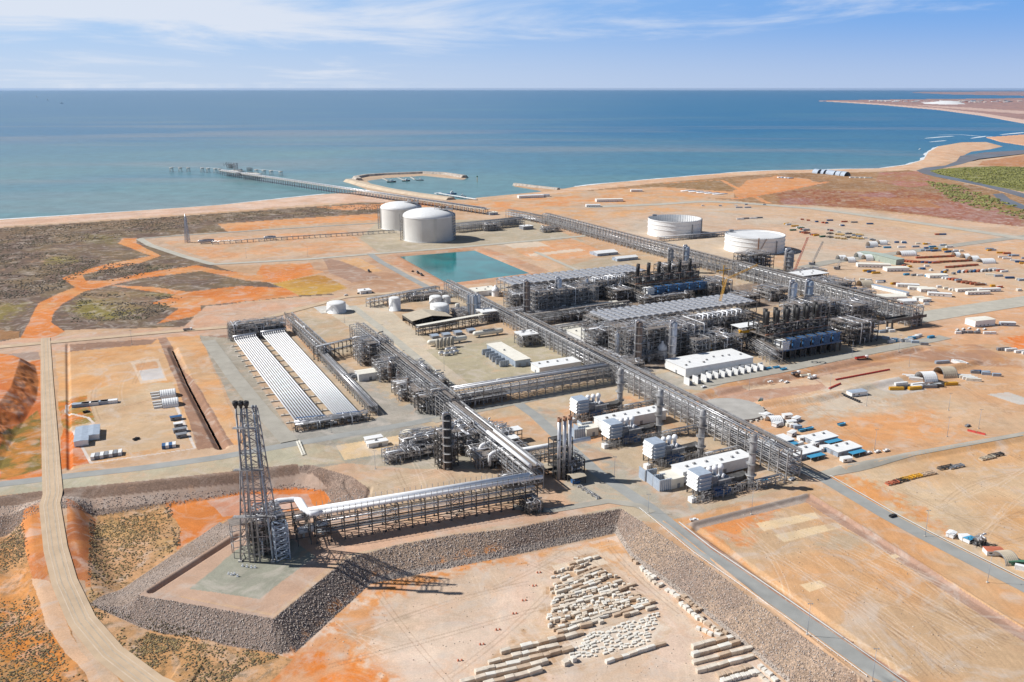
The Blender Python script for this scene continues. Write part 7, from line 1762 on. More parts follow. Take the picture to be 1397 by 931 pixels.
def pbuild(lab, p, n1):
    t = shed(lab, p, 56, 12, 7.5, 'flat', M_WHITE, M_WHITE, doors=1, stilts=1.2)
    return t
pbuild('long white power building in the left turbine pair', (822, 592), 1); shed('cream end room of the left power building', (800, 597), 10, 12, 6, 'flat', M_CREAM, M_CREAM, doors=1)
pbuild('long white power building in the right turbine pair', (931, 662), 2); shed('cream end room of the right power building', (915, 668), 10, 12, 6.5, 'flat', M_CREAM, M_CREAM, doors=1)
for gi, (pts, side) in enumerate(((((783, 600), (788, 596), (793, 591)), 'left'), (((899, 671), (890, 664), (879, 657)), 'right'))):
    for i, p in enumerate(pts):
        t = thing('transformer_wall', '%s grey blast wall panel before the %s power building' % (('nearest', 'middle', 'farthest')[i], side), 'blast wall', PV(p), ALPHA + math.radians(-4), 'blast walls of the power station')
        a = MB(); a.box(0, 9, 0, .6, 0, 7.5); a.box(0, .6, .6, 7, 0, 7.5); a.build('panel', M_LBLUE, t); a = MB(); [a.box(.2 + k * 1.4, .45 + k * 1.4, -.3, -.02, 0, 7.5) for k in range(7)]; a.build('stiffeners', M_WHITE, t); a = MB(); a.box(1.5, 7, 1.5, 5.5, .3, 4); a.build('transformer', M_GREY, t)
for i, (p, L_) in enumerate((((853, 563), 44), ((905, 600), 44), ((965, 630), 42), ((1033, 668), 22))):
    pipe_rack(('low fuel pipe run behind the first stack', 'low fuel pipe run between the second stack and the main rack', 'low fuel pipe run between the third stack and the main rack', 'low fuel pipe run from the fourth stack to the rack end')[i], PV(p), PV(p, L_, 0), 4, 5, 2, 7, pipes=[2, 3], seed=40 + i, walkway=False, world=True)
t = thing('smoking_shelter', 'small teal-roofed shelter by the lower end of the main rack', 'shelter', PV((1040, 664)), ALPHA); a = MB(); a.box(0, 6, 0, 4, 2.8, 3.1); a.build('roof', M_CYAN, t); a = MB(); [a.box(x - .1, x + .1, y - .1, y + .1, 0, 2.8) for x in (.3, 5.7) for y in (.3, 3.7)]; a.build('posts', M_STEEL, t)
# ring foundation in the yard right of the main rack
x, y = G(1000, 562); t = thing('tank_foundation', 'round grey tank foundation ring in the sand right of the main rack', 'foundation', (x, y + 2, 0), 0)
a = MB(); a.lathe((0, 0, 0), [(24, 0), (24, 2), (23, 2), (.05, 2.1)], 60); a.build('slab', mat('grey_slab', (.40, .38, .35), .9, 0, .12, .1), t); a = MB(); [a.obox((25.2 * math.cos(k * .21), 25.2 * math.sin(k * .21), 0), 2.2, 1.6, 1.2, k * .21) for k in range(30)]; a.build('anchor_blocks', M_CONC, t)
# ground flare mast at far left
t = thing('radio_mast', 'lone lattice mast at the corner of the far left pad', 'mast', PV((256, 331)), 0); Hm = 42
for i in range(9):
    b = MB(); z0, z1 = Hm * i / 9, Hm * (i + 1) / 9; w0, w1 = 3.2 * (1 - .6 * i / 9), 3.2 * (1 - .6 * (i + 1) / 9); c = [(-1, -1), (1, -1), (1, 1), (-1, 1)]
    for k in range(4): a_, d_ = c[k], c[(k + 1) % 4]; b.bar((a_[0] * w0, a_[1] * w0, z0), (a_[0] * w1, a_[1] * w1, z1), .5); b.bar((a_[0] * w0, a_[1] * w0, z0), (d_[0] * w1, d_[1] * w1, z1), .35); b.bar((a_[0] * w1, a_[1] * w1, z1), (d_[0] * w1, d_[1] * w1, z1), .35)
    b.build('lattice_bay', M_LBLUE, t)
linepipe('vent_pipe', M_PIPE, t, [(0, 0, 0), (0, 0, Hm + 4)], .8, 8)
hvessel('silver drum at the foot of the lone lattice mast', (270, 333), 26, 2.4, M_PIPE); hvessel('second silver drum at the start of the long low pipeway', (360, 328), 20, 2.4, M_PIPE)
# cranes
def crane(label, p, z, m, boom, jib, body=True, zt=0, rot=0):
    t = thing('crane', label, 'crane', PV(p, 0, 0, z), rot)
    if body:
        a = MB(); a.box(-3.5, 3.5, -2.2, 2.2, 1.4, 3.6); a.box(-3.5, 3.5, -3, -2, 0, 1.4); a.box(-3.5, 3.5, 2, 3, 0, 1.4); a.box(-5, -3, -1.8, 1.8, 1.8, 4.2); a.build('body', m, t); c = MB(); c.box(1.5, 3.3, -2.4, -1, 3.6, 5.4); c.build('cab', M_GLASS, t)
    def lattice(nm, P, Q, w_):
        b = MB(); P = Vector(P); Q = Vector(Q); d = (Q - P); n_ = max(3, int(d.length / (w_ * 1.6))); u_ = d.normalized(); s_ = u_.cross(Vector((0, 0, 1))).normalized() if abs(u_.z) < .95 else Vector((1, 0, 0)); v_ = u_.cross(s_)
        cs = [(s_ * i + v_ * j) * w_ / 2 for i, j in ((-1, -1), (1, -1), (1, 1), (-1, 1))]
        for k in range(4):
            b.bar(P + cs[k], Q + cs[k], .22)
            for q in range(n_): b.bar(P + d * (q / n_) + cs[k], P + d * ((q + 1) / n_) + cs[(k + 1) % 4], .14)
        b.build(nm, m, t)
    lattice('boom', (0, 0, 2.5), boom, 1.8)
    if jib: lattice('jib', boom, jib, 1.4)
    w_ = MB(); w_.bar((-3, 0, 3), boom, .08); w_.bar(jib or boom, Vector(jib or boom) * 1 + Vector((0, 0, -14)), .08); w_.build('hoist_rope', M_DARK, t)
crane('yellow lattice crane leaning over the near train coolers', (976, 436), 0, M_YEL, (11, 10, 42), (44, 10, 58))
t = thing('crane_mast', 'small yellow cross-shaped crane mast above the near train coolers', 'crane', PV((985, 402), 0, 0, 0), 0)
a = MB(); a.bar((0, 0, 0), (0, 0, 36), 1.0); a.bar((-8, 0, 29), (9, 0, 31), .8); a.bar((0, 0, 36), (9, 0, 31), .3); a.build('mast', M_YEL, t)
crane('short yellow crane boom standing before the near train exchangers', (970, 487), 0, M_YEL, (-2, 1, 16), None)
crane('red lattice crane boom leaning beyond the east rack', (1080, 382), 0, M_RED, (16, 0, 56), None); crane('dark lattice crane boom right of the red one', (1108, 362), 0, M_GREY, (12, 0, 34), None); crane('short tan crane boom near the white shelters', (1142, 368), 0, M_STEEL, (6, 2, 18), None)
# ---------------------------------------------------------------- yards, camps, containers
RC_ = random.Random(9); GC = 'shipping containers in the construction yards'
def Z0(px, py, z=0): x, y = G(px, py, z); return Vector((x, y, z))
def row(nm, items):
    for lab, px, py, L_, m, r in items: container(lab, Z0(px, py), ALPHA + math.radians(r), m, L_, group=nm)
def crow(desc, p0, p1, n_, mats_, rot, L_=12.2, W_=2.44, group=GC, jit=0):
    a, b = Z0(*p0), Z0(*p1); R_ = random.Random(int(p0[0] * 7 + p0[1])); names = ['first', 'second', 'third', 'fourth', 'fifth', 'sixth', 'seventh', 'eighth', 'ninth', 'tenth', 'eleventh', 'twelfth', 'thirteenth', 'fourteenth']
    cn = {M_ORNG: 'orange-red', M_WHITE: 'white', M_BLUE: 'dark blue', M_CYAN: 'bright blue', M_GREEN: 'green', M_YEL: 'yellow', M_GREY: 'grey', M_LBLUE: 'pale blue-grey', M_CREAM: 'cream', M_RED: 'red', M_RUST: 'rust-brown', M_DSTEEL: 'dark', M_DARK: 'black'}
    for i in range(n_):
        m = mats_[i % len(mats_)] if len(mats_) < 4 else R_.choice(mats_); q = a.lerp(b, i / max(1, n_ - 1)) + EV * R_.uniform(-jit, jit)
        container('%s container, %s %s' % (cn.get(m, 'pale'), names[i], desc), q, rot + math.radians(R_.uniform(-1.5, 1.5) * (1 + jit)), m, L_, W_, group=group)
WG = 'row of white and blue cabins'
crow('in the top row of the far left yard', (98, 557), (137, 552.5), 4, (M_LBLUE, M_WHITE), ALPHA - .12, 12.5, 4.5, 'grey cabins in the far left yard')
crow('in the bottom row of the far left yard', (129, 628), (166, 622), 7, (M_WHITE, M_GREY), ALPHA + 1.45, 7, 2.4, 'small units in the bottom row of the far left yard')
crow('beside the lower right corner of the far left yard', (226, 613), (240, 611), 4, (M_BLUE, M_WHITE), ALPHA + 1.45, 6, 2.4, 'blue and white tanks in the far left yard')
cabin('long grey double-width cabin standing inside the far left yard', Z0(121, 608), 30, 9, 4.2, M_LBLUE, ALPHA + 1.5, mw=M_WHITE); cabin('shorter grey cabin right of the long grey one in the far left yard', Z0(136, 600), 21, 8, 4.2, M_LBLUE, ALPHA + 1.5, mw=M_WHITE)
for i, (px, py, l_) in enumerate(((233, 575, 8), (238, 584, 6), (237, 592, 9), (241, 599, 7))): cabin('small %s unit beside the white kerb in the far left yard, %s down' % (('blue', 'white', 'grey', 'dark grey')[i], ('first', 'second', 'third', 'fourth')[i]), Z0(px, py), l_, 4, 2.8, (M_BLUE, M_WHITE, M_GREY, M_GREY)[i], ALPHA, mw=M_GREY)
for i, (px, py) in enumerate(((219, 543.5), (222, 556))):
    shelter(('white ribbed arch shelter, the farther of the pair in the far left yard', 'white ribbed arch shelter, the nearer of the pair in the far left yard')[i], Z0(px, py) + EV * 3, 12, 12, 5.5, M_WHITE, ALPHA - .05)
    for j in range(3): container('thin white unit %s left of the %s white arch shelter' % (('far', 'middle', 'near')[j], ('farther', 'nearer')[i]), Z0(px - 14 + j, py - 5 + 3.5 * j), ALPHA - .1, M_WHITE, 7, 1.6, 1.6, group='thin units by the white arch shelters')
# stores to the right
SH = 'white fabric shelters'
def shl(lab, x0, y0, x1, W_, H_, m=M_WHITE, rot=None, ends=None):
    a = Z0(x0, y0); b = Z0(x1, y0); shelter(lab, a, abs(b.x - a.x) * .9, W_ * .78, H_ * .78, m, 0.15 if rot is None else rot, ends)
for lab, x0, y0, x1, W_, H_, e in (('white shelter leftmost of the row behind the cranes', 1143, 355, 1154, 18, 9, None), ('white shelter with dark mouth, second in the row behind the cranes', 1154, 357.5, 1166, 18, 9, M_DARK), ('white shelter third in the row behind the cranes', 1168, 352, 1178, 18, 10, None),
        ('white shelter with dark mouth beside the long green shed', 1178, 355, 1190, 20, 10, M_DARK), ('small white shelter alone by the far yard road, left one', 1184, 336.5, 1197, 18, 10, M_DARK), ('small white shelter alone by the far yard road, right one', 1198, 334, 1210, 16, 9, M_DARK),
        ('wide white shelter north of the orange containers', 1226, 349, 1251, 20, 9, None), ('black-mouthed shelter at the head of the right-hand row', 1301, 350, 1309, 16, 8, M_DARK), ('white shelter with dark mouth, first of the right-hand row', 1313, 353, 1322, 18, 9, M_DARK), ('white shelter with dark mouth, second of the right-hand row', 1323, 356, 1335, 18, 9, M_DARK),
        ('wide white shelter at the end of the right-hand row', 1336, 359, 1358, 20, 8, None), ('white shelter standing on orange containers near the grey block', 1172, 392, 1190, 22, 11, M_DARK),
        ('large white shelter on blue containers in the right middle yard', 1254, 521, 1276, 20, 11, M_DARK), ('cream shelter with orange-edged mouth in the right middle yard', 1280, 513, 1303, 20, 10, M_DARK), ('white shelter over stores beside the round foundation', 1048, 578, 1068, 15, 7, None), ('tan arch canopy with open front at the lower right road', 1362, 765, 1384, 15, 6, M_DARK)):
    shl(lab, x0, y0, x1, W_, H_, M_TAN if 'tan' in lab or 'cream' in lab else M_WHITE, ends=e)
for i, (px, py) in enumerate(((1119, 237), (1127, 237.5), (1134, 238), (1141, 239), (1149, 239.8), (1156, 240.6))):
    t = shelter('grey-white arch hut by the shore, %s from the left in the row of six' % ('first', 'second', 'third', 'fourth', 'fifth', 'sixth')[i], Z0(px, py), 24, 22, 12, M_LBLUE, 1.9, M_GREY, group='arch huts by the shore')
crow('right of the arch huts by the shore', (1160, 243), (1180, 243.5), 4, (M_WHITE, M_CREAM), .1, 22, 8, 'long cabins by the arch huts'); crow('on the orange clearing left of the arch huts', (1062, 243), (1076, 244), 4, (M_WHITE, M_LBLUE), .3, 16, 8, 'white cabins on the orange clearing')
shed('long pale green shed running away behind the white shelters', (1222, 362), 16, vlen((1222, 362), (1194, 348)) if vlen((1222, 362), (1194, 348)) > 20 else 90, 8, 'gable', mat('pale_green_sheet', (.36, .42, .36), .6, 0, .08, .3), mat('pale_green_roof', (.40, .46, .40), .6, 0, .08, .3), doors=1)
cabin('long white building in front of the pale green shed', Z0(1170, 365), 44, 12, 5, M_CREAM, -.15); cabin('white building at the right end of the long white row below the green shed', Z0(1210, 371), 32, 12, 5, M_CREAM, .1)
for i in range(11): cabin('%s of eleven ribbed grey-white cabins in the terrace right of the grey block' % ('first second third fourth fifth sixth seventh eighth ninth tenth last'.split()[i]), Z0(1199 + i * 3.7, 396 + i * .85), 5.5, 24, 4.5, M_LBLUE, ALPHA, group='cabin terrace right of the grey block')
for i, (px, py, L_, W_, r) in enumerate(((1224, 392, 26, 8, -.2), (1240, 396, 22, 8, -.2), (1256, 399, 20, 12, 0), (1266, 404, 26, 8, -.3), (1250, 411, 12, 7, .3), (1259, 413, 12, 7, .3), (1232, 416, 18, 12, .2), (1306, 399, 34, 5, .15), (1320, 403, 30, 5, .15), (1335, 399, 30, 5, .15), (1268, 380, 26, 12, .1), (1200, 410, 34, 16, .1))):
    cabin('white %s cabin at the %s of the cabin camp by the grey road, place %s' % (('long', 'plain', 'squat')[i % 3], ('left', 'middle', 'right')[i // 4], 'one two three four five six seven eight nine ten eleven twelve'.split()[i]), Z0(px, py), L_, W_, 4, M_CREAM if i % 3 else M_WHITE, r, group='cabins of the construction camp')
mix = (M_ORNG, M_ORNG, M_WHITE, M_BLUE, M_ORNG, M_GREY)
crow('in the row right of the long green shed', (1224, 357), (1245, 359), 6, (M_ORNG,), .2, 12); crow('in the back orange row of the yard', (1250, 353), (1292, 351), 8, (M_ORNG, M_ORNG, M_RUST), .1, 12); crow('in the second orange row of the yard', (1252, 359), (1272, 360), 5, (M_ORNG, M_BLUE), .15, 12)
crow('in the third orange row of the yard', (1276, 359), (1317, 357), 8, (M_ORNG, M_RUST), .1, 12); crow('in the fourth orange row of the yard', (1290, 366), (1324, 363), 7, (M_ORNG, M_RUST, M_ORNG), .1, 12); crow('in the mixed front row of the yard', (1308, 373), (1350, 371), 9, mix, .9, 12)
crow('in the rust-red stack near the pale sheds', (1306, 386), (1330, 390), 5, (M_RUST, M_ORNG), .1, 14); crow('in the small white and blue row of the yard', (1286, 381), (1304, 384), 5, (M_WHITE, M_LBLUE, M_WHITE, M_ORNG, M_BLUE), .3, 10); crow('at the right-hand end by the pale kerb', (1350, 369), (1366, 372), 4, (M_WHITE, M_WHITE, M_ORNG), .3, 12)
crow('beside the long shelters at the road', (1184, 339), (1290, 338), 6, (M_LBLUE, M_CYAN, M_WHITE), .1, 12, jit=4); crow('scattered along the far yard road', (1256, 343), (1300, 345), 7, (M_WHITE, M_BLUE, M_LBLUE, M_YEL), .2, 12, jit=6); crow('below the green shed cabins', (1178, 371), (1190, 374), 3, (M_YEL, M_BLUE), .2, 12)
crow('on the bare sand below the sheds', (1233, 376), (1262, 378), 4, (M_CYAN, M_GREY, M_WHITE), .3, 9, jit=3); crow('in the far colourful store row', (1072, 307), (1100, 316), 9, (M_WHITE, M_GREEN, M_GREY, M_YEL, M_ORNG, M_LBLUE), .3, 12, jit=8); crow('in the near colourful store row', (1082, 316), (1118, 324), 9, (M_ORNG, M_GREEN, M_LBLUE, M_YEL, M_GREY, M_ORNG), .3, 12, jit=8)
crow('strewn over the wide sandy yard', (1130, 302), (1180, 306), 4, (M_BLUE, M_ORNG, M_GREY), .1, 12, jit=10); crow('left of the far colourful stores', (1004, 284), (1016, 284), 2, (M_LBLUE,), .1, 14); crow('below the far yard road by the tanks', (1006, 300), (1030, 298), 4, (M_WHITE, M_GREY), .1, 14, jit=4)
crow('strewn at the right-hand edge of the yards', (1340, 340), (1385, 352), 9, (M_GREY, M_ORNG, M_YEL, M_LBLUE), .1, 12, jit=14); crow('alone on the sandy flat by the coast road', (1276, 321), (1282, 321), 2, (M_ORNG, M_BLUE), .1, 12)
for i in range(12):
    x, y = G(1132 + (i % 6) * 8, 320 + (i // 6) * 5 + (i % 3)); R_ = random.Random(i); a = MB(); [a.bar((k * 2.2, 0, 1.5 + (k % 2)), (k * 2.2, 9, 1.5 + (k % 2)), .5) for k in range(5)]; [a.box(-.5, 10, y_, y_ + .4, 0, 1.3) for y_ in (1, 7)]
    tag(a.build('pipe_stack', mat('ochre_steel', (.48, .32, .12), .6, 0, .2, .3) if i % 3 else M_DSTEEL, None, (x, y, 0), R_.uniform(-.3, .6)), '%s stack of beams among the yellow steel stacks in the sandy yard, place %s' % ('yellow' if i % 3 else 'dark', 'one two three four five six seven eight nine ten eleven twelve'.split()[i]), 'steel stack', 'steel stacks in the sandy yard')
for i in range(10):
    x, y = G(930 + 5.4 * i, 261.5 + .55 * i - (i % 2)); a = MB(); [a.tube([(0, k * 1.6, .8), (26, k * 1.6, .8)], .7, 6) for k in range(6)]; [a.box(x_, x_ + .6, -1, 9, 0, .2) for x_ in (3, 22)]
    tag(a.build('pipe_bundle', M_WPIPE, None, (x, y, 0), .2), 'bundle of long white pipes near the shore, number %s from the left' % 'one two three four five six seven eight nine ten'.split()[i], 'pipe bundle', 'white pipe bundles near the shore')
cabin('white flat building with grey annex on the orange flat behind the rack bend', Z0(814, 276), 60, 16, 6, M_CREAM, .15); cabin('small white hut on the orange flat by the shore', Z0(861, 262), 28, 10, 5, M_WHITE, .1); cabin('white hut left of the long white building behind the rack bend', Z0(800, 283), 30, 12, 5, M_WHITE, .1); cabin('white workboat shed by the harbour shore', Z0(708, 271), 60, 14, 6, M_WHITE, .3); cabin('second pale shed by the harbour shore', Z0(727, 269), 40, 10, 5, M_LBLUE, .2)
# more stores, in loose lines
AM = (M_WHITE, M_LBLUE, M_ORNG, M_GREY, M_WHITE, M_BLUE, M_CREAM, M_YEL)
for i, (ds, p0, p1, k, ms_) in enumerate((('behind the ribbed terrace', (1178, 384), (1232, 390), 9, AM), ('on the edge of the cabin camp', (1196, 419), (1262, 417), 9, AM), ('among the cabins by the grey road', (1275, 392), (1300, 398), 4, (M_WHITE, M_CREAM)), ('across the middle of the stores yard', (1240, 366), (1296, 374), 8, AM),
        ('right of the mixed front row', (1355, 378), (1396, 384), 6, AM), ('by the black-mouthed shelter', (1262, 340), (1306, 343), 7, AM), ('over the sandy yard by the yellow stacks', (1126, 314), (1196, 330), 12, (M_GREY, M_ORNG, M_DSTEEL, M_LBLUE, M_WHITE)), ('near the far corner of the sandy yard', (1090, 300), (1150, 309), 8, (M_GREY, M_WHITE, M_BLUE, M_ORNG)),
        ('strewn beside the far yard road', (1205, 330), (1290, 336), 9, AM), ('at the right edge above the grey road', (1330, 388), (1392, 398), 7, AM), ('below the grey block beyond the east rack', (1168, 398), (1192, 412), 6, AM), ('among the orange rows', (1270, 366), (1286, 371), 3, AM), ('in the far right stores', (1362, 352), (1396, 362), 6, AM),
        ('on the sand in front of the arch shelters', (1214, 533), (1290, 527), 8, (M_WHITE, M_GREY, M_YEL, M_DSTEEL)), ('right of the pale cabins in the middle yard', (1322, 509), (1352, 513), 5, AM), ('around the round foundation stores', (1038, 570), (1088, 588), 7, (M_WHITE, M_CREAM, M_WHITE, M_LBLUE)), ('between the crib rooms', (1066, 606), (1128, 618), 6, (M_WHITE, M_CYAN, M_LBLUE, M_WHITE)),
        ('right of the compressor deck on the sand', (1192, 462), (1252, 470), 9, (M_WHITE, M_ORNG, M_LBLUE, M_GREY)), ('by the far end of the road bridge', (1180, 444), (1240, 441), 7, (M_WHITE, M_GREEN, M_LBLUE, M_WHITE)), ('in the upper right parking yard', (1300, 455), (1350, 456), 6, (M_WHITE, M_WHITE, M_GREY, M_LBLUE)), ('right of the pale pipe bundles', (960, 282), (1040, 280), 5, (M_WHITE, M_GREY, M_LBLUE, M_DARK)))):
    crow(ds, p0, p1, k, ms_, RC_.uniform(-.2, .6), RC_.choice((6, 7, 9, 12)), 2.6, jit=RC_.uniform(4, 14) if p0[1] < 420 else 4)
# middle right yards
crow('in the white group of the right middle yard', (1222, 527), (1268, 529), 3, (M_WHITE,), ALPHA - .2, 12); crow('right of the two arch shelters in the middle yard', (1305, 515), (1318, 520), 4, (M_WHITE, M_CREAM), -.2, 12); crow('behind the white shelter of the middle yard', (1231, 515), (1240, 519), 3, (M_WHITE,), -.3, 11)
crow('standing alone beyond the arch shelters', (1277, 497), (1283, 497), 1, (M_LBLUE,), .2, 14); crow('upright trio at the edge of the middle yard', (1312, 498), (1321, 499), 4, (M_WHITE,), 1.9, 10)
cabin('white cabin behind a row of dark drums', Z0(1162, 542), 15, 7, 3.5, M_LBLUE, ALPHA - .15)
for i in range(10):
    x, y = G(1146 + 2.9 * i, 538 + 1.25 * i); a = MB(); a.lathe((0, 0, 0), [(1.0, 0), (1.0, 1.6), (.02, 1.7)], 10); a.lathe((0, 0, .7), [(1.0, 0), (1.1, .1), (1.0, .2)], 10); tag(a.build('drum', M_DARK, None, (x, y, 0)), 'dark drum, %s in the slanting row before the white cabin' % 'first second third fourth fifth sixth seventh eighth ninth tenth'.split()[i], 'drum', 'row of dark drums')
for i, (p0, p1, n_, w_) in enumerate((((1140, 519), (1214, 505), 9, 'long upper'), ((1131, 531), (1147, 524), 3, 'short bent'), ((1190, 631), (1333, 606), 7, 'lower right'), ((1320, 588), (1345, 594), 2, 'far right'))):
    a, b = Z0(*p0), Z0(*p1)
    for k in range(n_):
        q0 = a.lerp(b, k / n_); q1 = a.lerp(b, (k + .93) / n_); d = q1 - q0; mb = MB(); L_ = d.length
        mb.add([(0, -.7, 0), (L_, -.7, 0), (L_, -.25, 1.3), (0, -.25, 1.3), (0, .7, 0), (L_, .7, 0), (L_, .25, 1.3), (0, .25, 1.3)], [(0, 1, 2, 3), (7, 6, 5, 4), (3, 2, 6, 7), (0, 3, 7, 4), (1, 5, 6, 2)])
        for j in range(int(L_ / 2)): mb.box(j * 2, j * 2 + .12, -.5, .5, 1.0, 1.45)
        tag(mb.build('road_barrier', M_RED, None, q0, math.atan2(d.y, d.x)), 'red water-filled barrier, %s along the %s line' % ('first second third fourth fifth sixth seventh eighth ninth'.split()[k], w_), 'barrier', 'red barriers')
# white-roofed crib rooms with blue awnings
for i, (px, py, U, V) in enumerate(((1058, 612, 17, 11), (1111, 609, 22, 11), (1086, 629, 22, 11), (1143, 624, 22, 11))):
    lab = ('farthest left', 'farther right', 'nearer left', 'nearer right')[i]
    shed('white-roofed crib room, the %s of the four by the rack end' % lab, (px, py), U, V, 3.6, 'flat', M_LBLUE, M_WHITE, doors=3)
    q = PV((px, py), U * .35, -5.5); t = thing('awning', 'bright blue awning in front of the %s crib room' % lab, 'awning', q, ALPHA, 'blue awnings'); a = MB(); a.box(0, U * .6, 0, 4.5, 2.5, 2.7); a.build('cloth', M_CYAN, t); a = MB(); [a.box(x - .1, x + .1, y - .1, y + .1, 0, 2.5) for x in (.2, U * .3, U * .6 - .2) for y in (.2, 4.3)]; a.build('posts', M_WHITE, t)
for i, (px, py) in enumerate(((1080, 597), (1091, 603), (1112, 611), (1122, 616), (1044, 572), (1070, 572), (1059, 584), (1075, 581), (1086, 577), (1150, 632))): cabin('small white hut number %s among the crib rooms and stores right of the rack' % 'one two three four five six seven eight nine ten'.split()[i], Z0(px, py), 7, 4, 3, M_WHITE, ALPHA + (.3, -.2)[i % 2], group='small white huts')
for i, (px, py) in enumerate(((1092, 590), (1102, 588), (1146, 582), (1046, 505), (1057, 503.5), (1067, 506))):
    x, y = G(px, py); a = MB(); a.add([(0, 0, 0), (5, 0, 0), (6, 0, 1.8), (-1, 0, 1.8), (0, 2.4, 0), (5, 2.4, 0), (6, 2.4, 1.8), (-1, 2.4, 1.8)], [(0, 1, 2, 3), (7, 6, 5, 4), (0, 3, 7, 4), (1, 5, 6, 2), (0, 4, 5, 1)]); a.box(.3, 5, .3, 2.1, 1.2, 1.4)
    tag(a.build('skip_bin', M_CYAN, None, (x, y, 0), ALPHA), 'bright blue skip bin, %s' % ('left behind the crib rooms', 'right behind the crib rooms', 'alone on the sand above the crib rooms', 'left of three by the big white substation', 'middle of three by the big white substation', 'right of three by the big white substation')[i], 'skip bin', 'blue skip bins')
# materials laid out at the lower right
for i, (px, py, L_, m, lab) in enumerate(((1212, 663, 9, M_ORNG, 'orange frame of tools'), (1222, 660, 10, M_DSTEEL, 'dark pipe rack between the orange frame and the yellow drums'), (1232, 657, 8, M_YEL, 'yellow drum pallet'), (1244, 654, 9, M_YEL, 'second yellow pallet further along'), (1258, 651, 12, M_STONE2, 'row of tan bundles at the end of the line'), (1283, 642, 12, M_DSTEEL, 'dark stack of steel racks'), (1297, 641, 12, M_GREY, 'grey stack of steel racks'), (1340, 629, 12, M_TAN, 'tan pallet of fittings'), (1352, 625, 12, M_DSTEEL, 'dark pallet of fittings'))):
    x, y = G(px, py); a = MB(); [a.bar((0, k * .9, 1.0 + .3 * (k % 2)), (L_, k * .9, 1.0 + .3 * (k % 2)), .45) for k in range(4)]; [a.box(j * (L_ - .4) / 3, j * (L_ - .4) / 3 + .4, -.3, 3.2, 0, .75 + .9 * (j % 2)) for j in range(4)]
    tag(a.build('material_stack', m, None, (x, y, 0), ALPHA - .08), lab + ' in the sandy lay-down yard', 'material stack')
for i, (px, py, r) in enumerate(((1300, 736, .3), (1312, 739, -.4), (1322, 743, .1))): cabin(('small white tent by the lower right road', 'white tent beside the first at the lower right road', 'blue-topped tent by the lower right road')[i], Z0(px, py), 5, 4, 2.6, (M_WHITE, M_WHITE, M_CYAN)[i], ALPHA + r)
cabin('orange-ended store left of the tan arch canopy', Z0(1346, 759), 9, 5, 3, M_ORNG, ALPHA - .5); container('dark teal container right of the tan arch canopy', Z0(1375, 772), -.1, M_GREEN, 12); container('white container at the right edge below the tan arch canopy', Z0(1384, 777), -.5, M_WHITE, 12)
module('heap of dark scrap steel right of the white tents', (1336, 746), 5, 4, 3, 1, 130, name='scrap_heap', cat='scrap', grid=3, bigpipes=4, ms=M_DSTEEL, fill=.5)
# upper right corner
cabin('white building on the grey slab in the upper right', Z0(1330, 447), 26, 14, 7, M_CREAM, .3); cabin('blue-ended white trailer near the right edge', Z0(1365, 445), 15, 5, 4, M_WHITE, -.1, mw=M_LBLUE)
crow('strewn right of the near train under the east rack', (1160, 455), (1215, 452), 9, (M_WHITE, M_LBLUE, M_GREY, M_WHITE), .2, 7, jit=5); crow('in the small yard right of the near compressor deck', (1212, 468), (1262, 461), 8, (M_WHITE, M_CYAN, M_ORNG, M_LBLUE, M_WHITE), .3, 8, jit=5); crow('at the right edge beneath the orange ground', (1358, 478), (1392, 483), 5, (M_WHITE, M_GREY, M_ORNG, M_WHITE), .1, 12, jit=3)
for i, (px, py, r, m) in enumerate(((947, 711, -.4, M_WHITE), (1080, 655, .3, M_WHITE), (1051, 522, 0, M_WHITE), (1066, 521, .2, M_WHITE), (1073, 522.5, .1, M_WHITE), (472, 403.5, .4, M_WHITE), (490, 401, .1, M_DARK), (1306, 451, .2, M_WHITE), (1314, 450, .2, M_WHITE), (1322, 449, .2, M_WHITE), (1334, 451, .2, M_WHITE), (1343, 450, .2, M_WHITE),
        (1185, 619, 0, M_WHITE), (1197, 617.5, 0, M_WHITE), (1209, 616, 0, M_WHITE), (1152, 630, .2, M_WHITE), (186, 600, .6, M_DARK), (563, 371, .9, M_DARK), (1218, 705.5, 0, M_DARK), (1330, 742, .5, M_GREY), (1320, 582, .1, M_GREY), (1052, 568, .2, M_WHITE), (872, 528, .2, M_DARK), (893, 524, .5, M_DARK), (960, 529, .1, M_WHITE), (118, 563, .2, M_DARK), (650, 283, .2, M_BLUE), (620, 279, .1, M_WHITE))):
    labs = ('white utility truck parked at the junction below the power station', 'white car standing by the lower end of the main rack', 'white car on the raised pad, leftmost of three', 'white car on the raised pad, middle of three', 'white car on the raised pad, rightmost of three', 'white car parked by the cabin near the yellow grass', 'dark car parked beside the cabin near the yellow grass',
        'white car, first in the parking row by the upper right building', 'white car, second in the parking row by the upper right building', 'white car, third in the parking row by the upper right building', 'white car, fourth in the parking row by the upper right building', 'white car, fifth in the parking row by the upper right building', 'white vehicle, left of three parked beside the red barriers', 'white vehicle, middle of three parked beside the red barriers',
        'white vehicle, right of three parked beside the red barriers', 'white vehicle parked alone right of the crib rooms', 'dark car near the bottom kerb of the far left yard', 'dark truck on the road left of the pond', 'dark car beside the right-hand asphalt road', 'grey vehicle beside the white tents', 'grey car on the sandy track at far right', 'white car near the round foundation', 'dark car left of the big white substation', 'second dark car left of the big white substation', 'white car in front of the white transformer bays', 'dark car in the upper left of the far left yard', 'blue truck on the causeway road near the harbour', 'white car on the causeway road near the harbour')
    ute(labs[i], Z0(px, py), ALPHA + r, m)
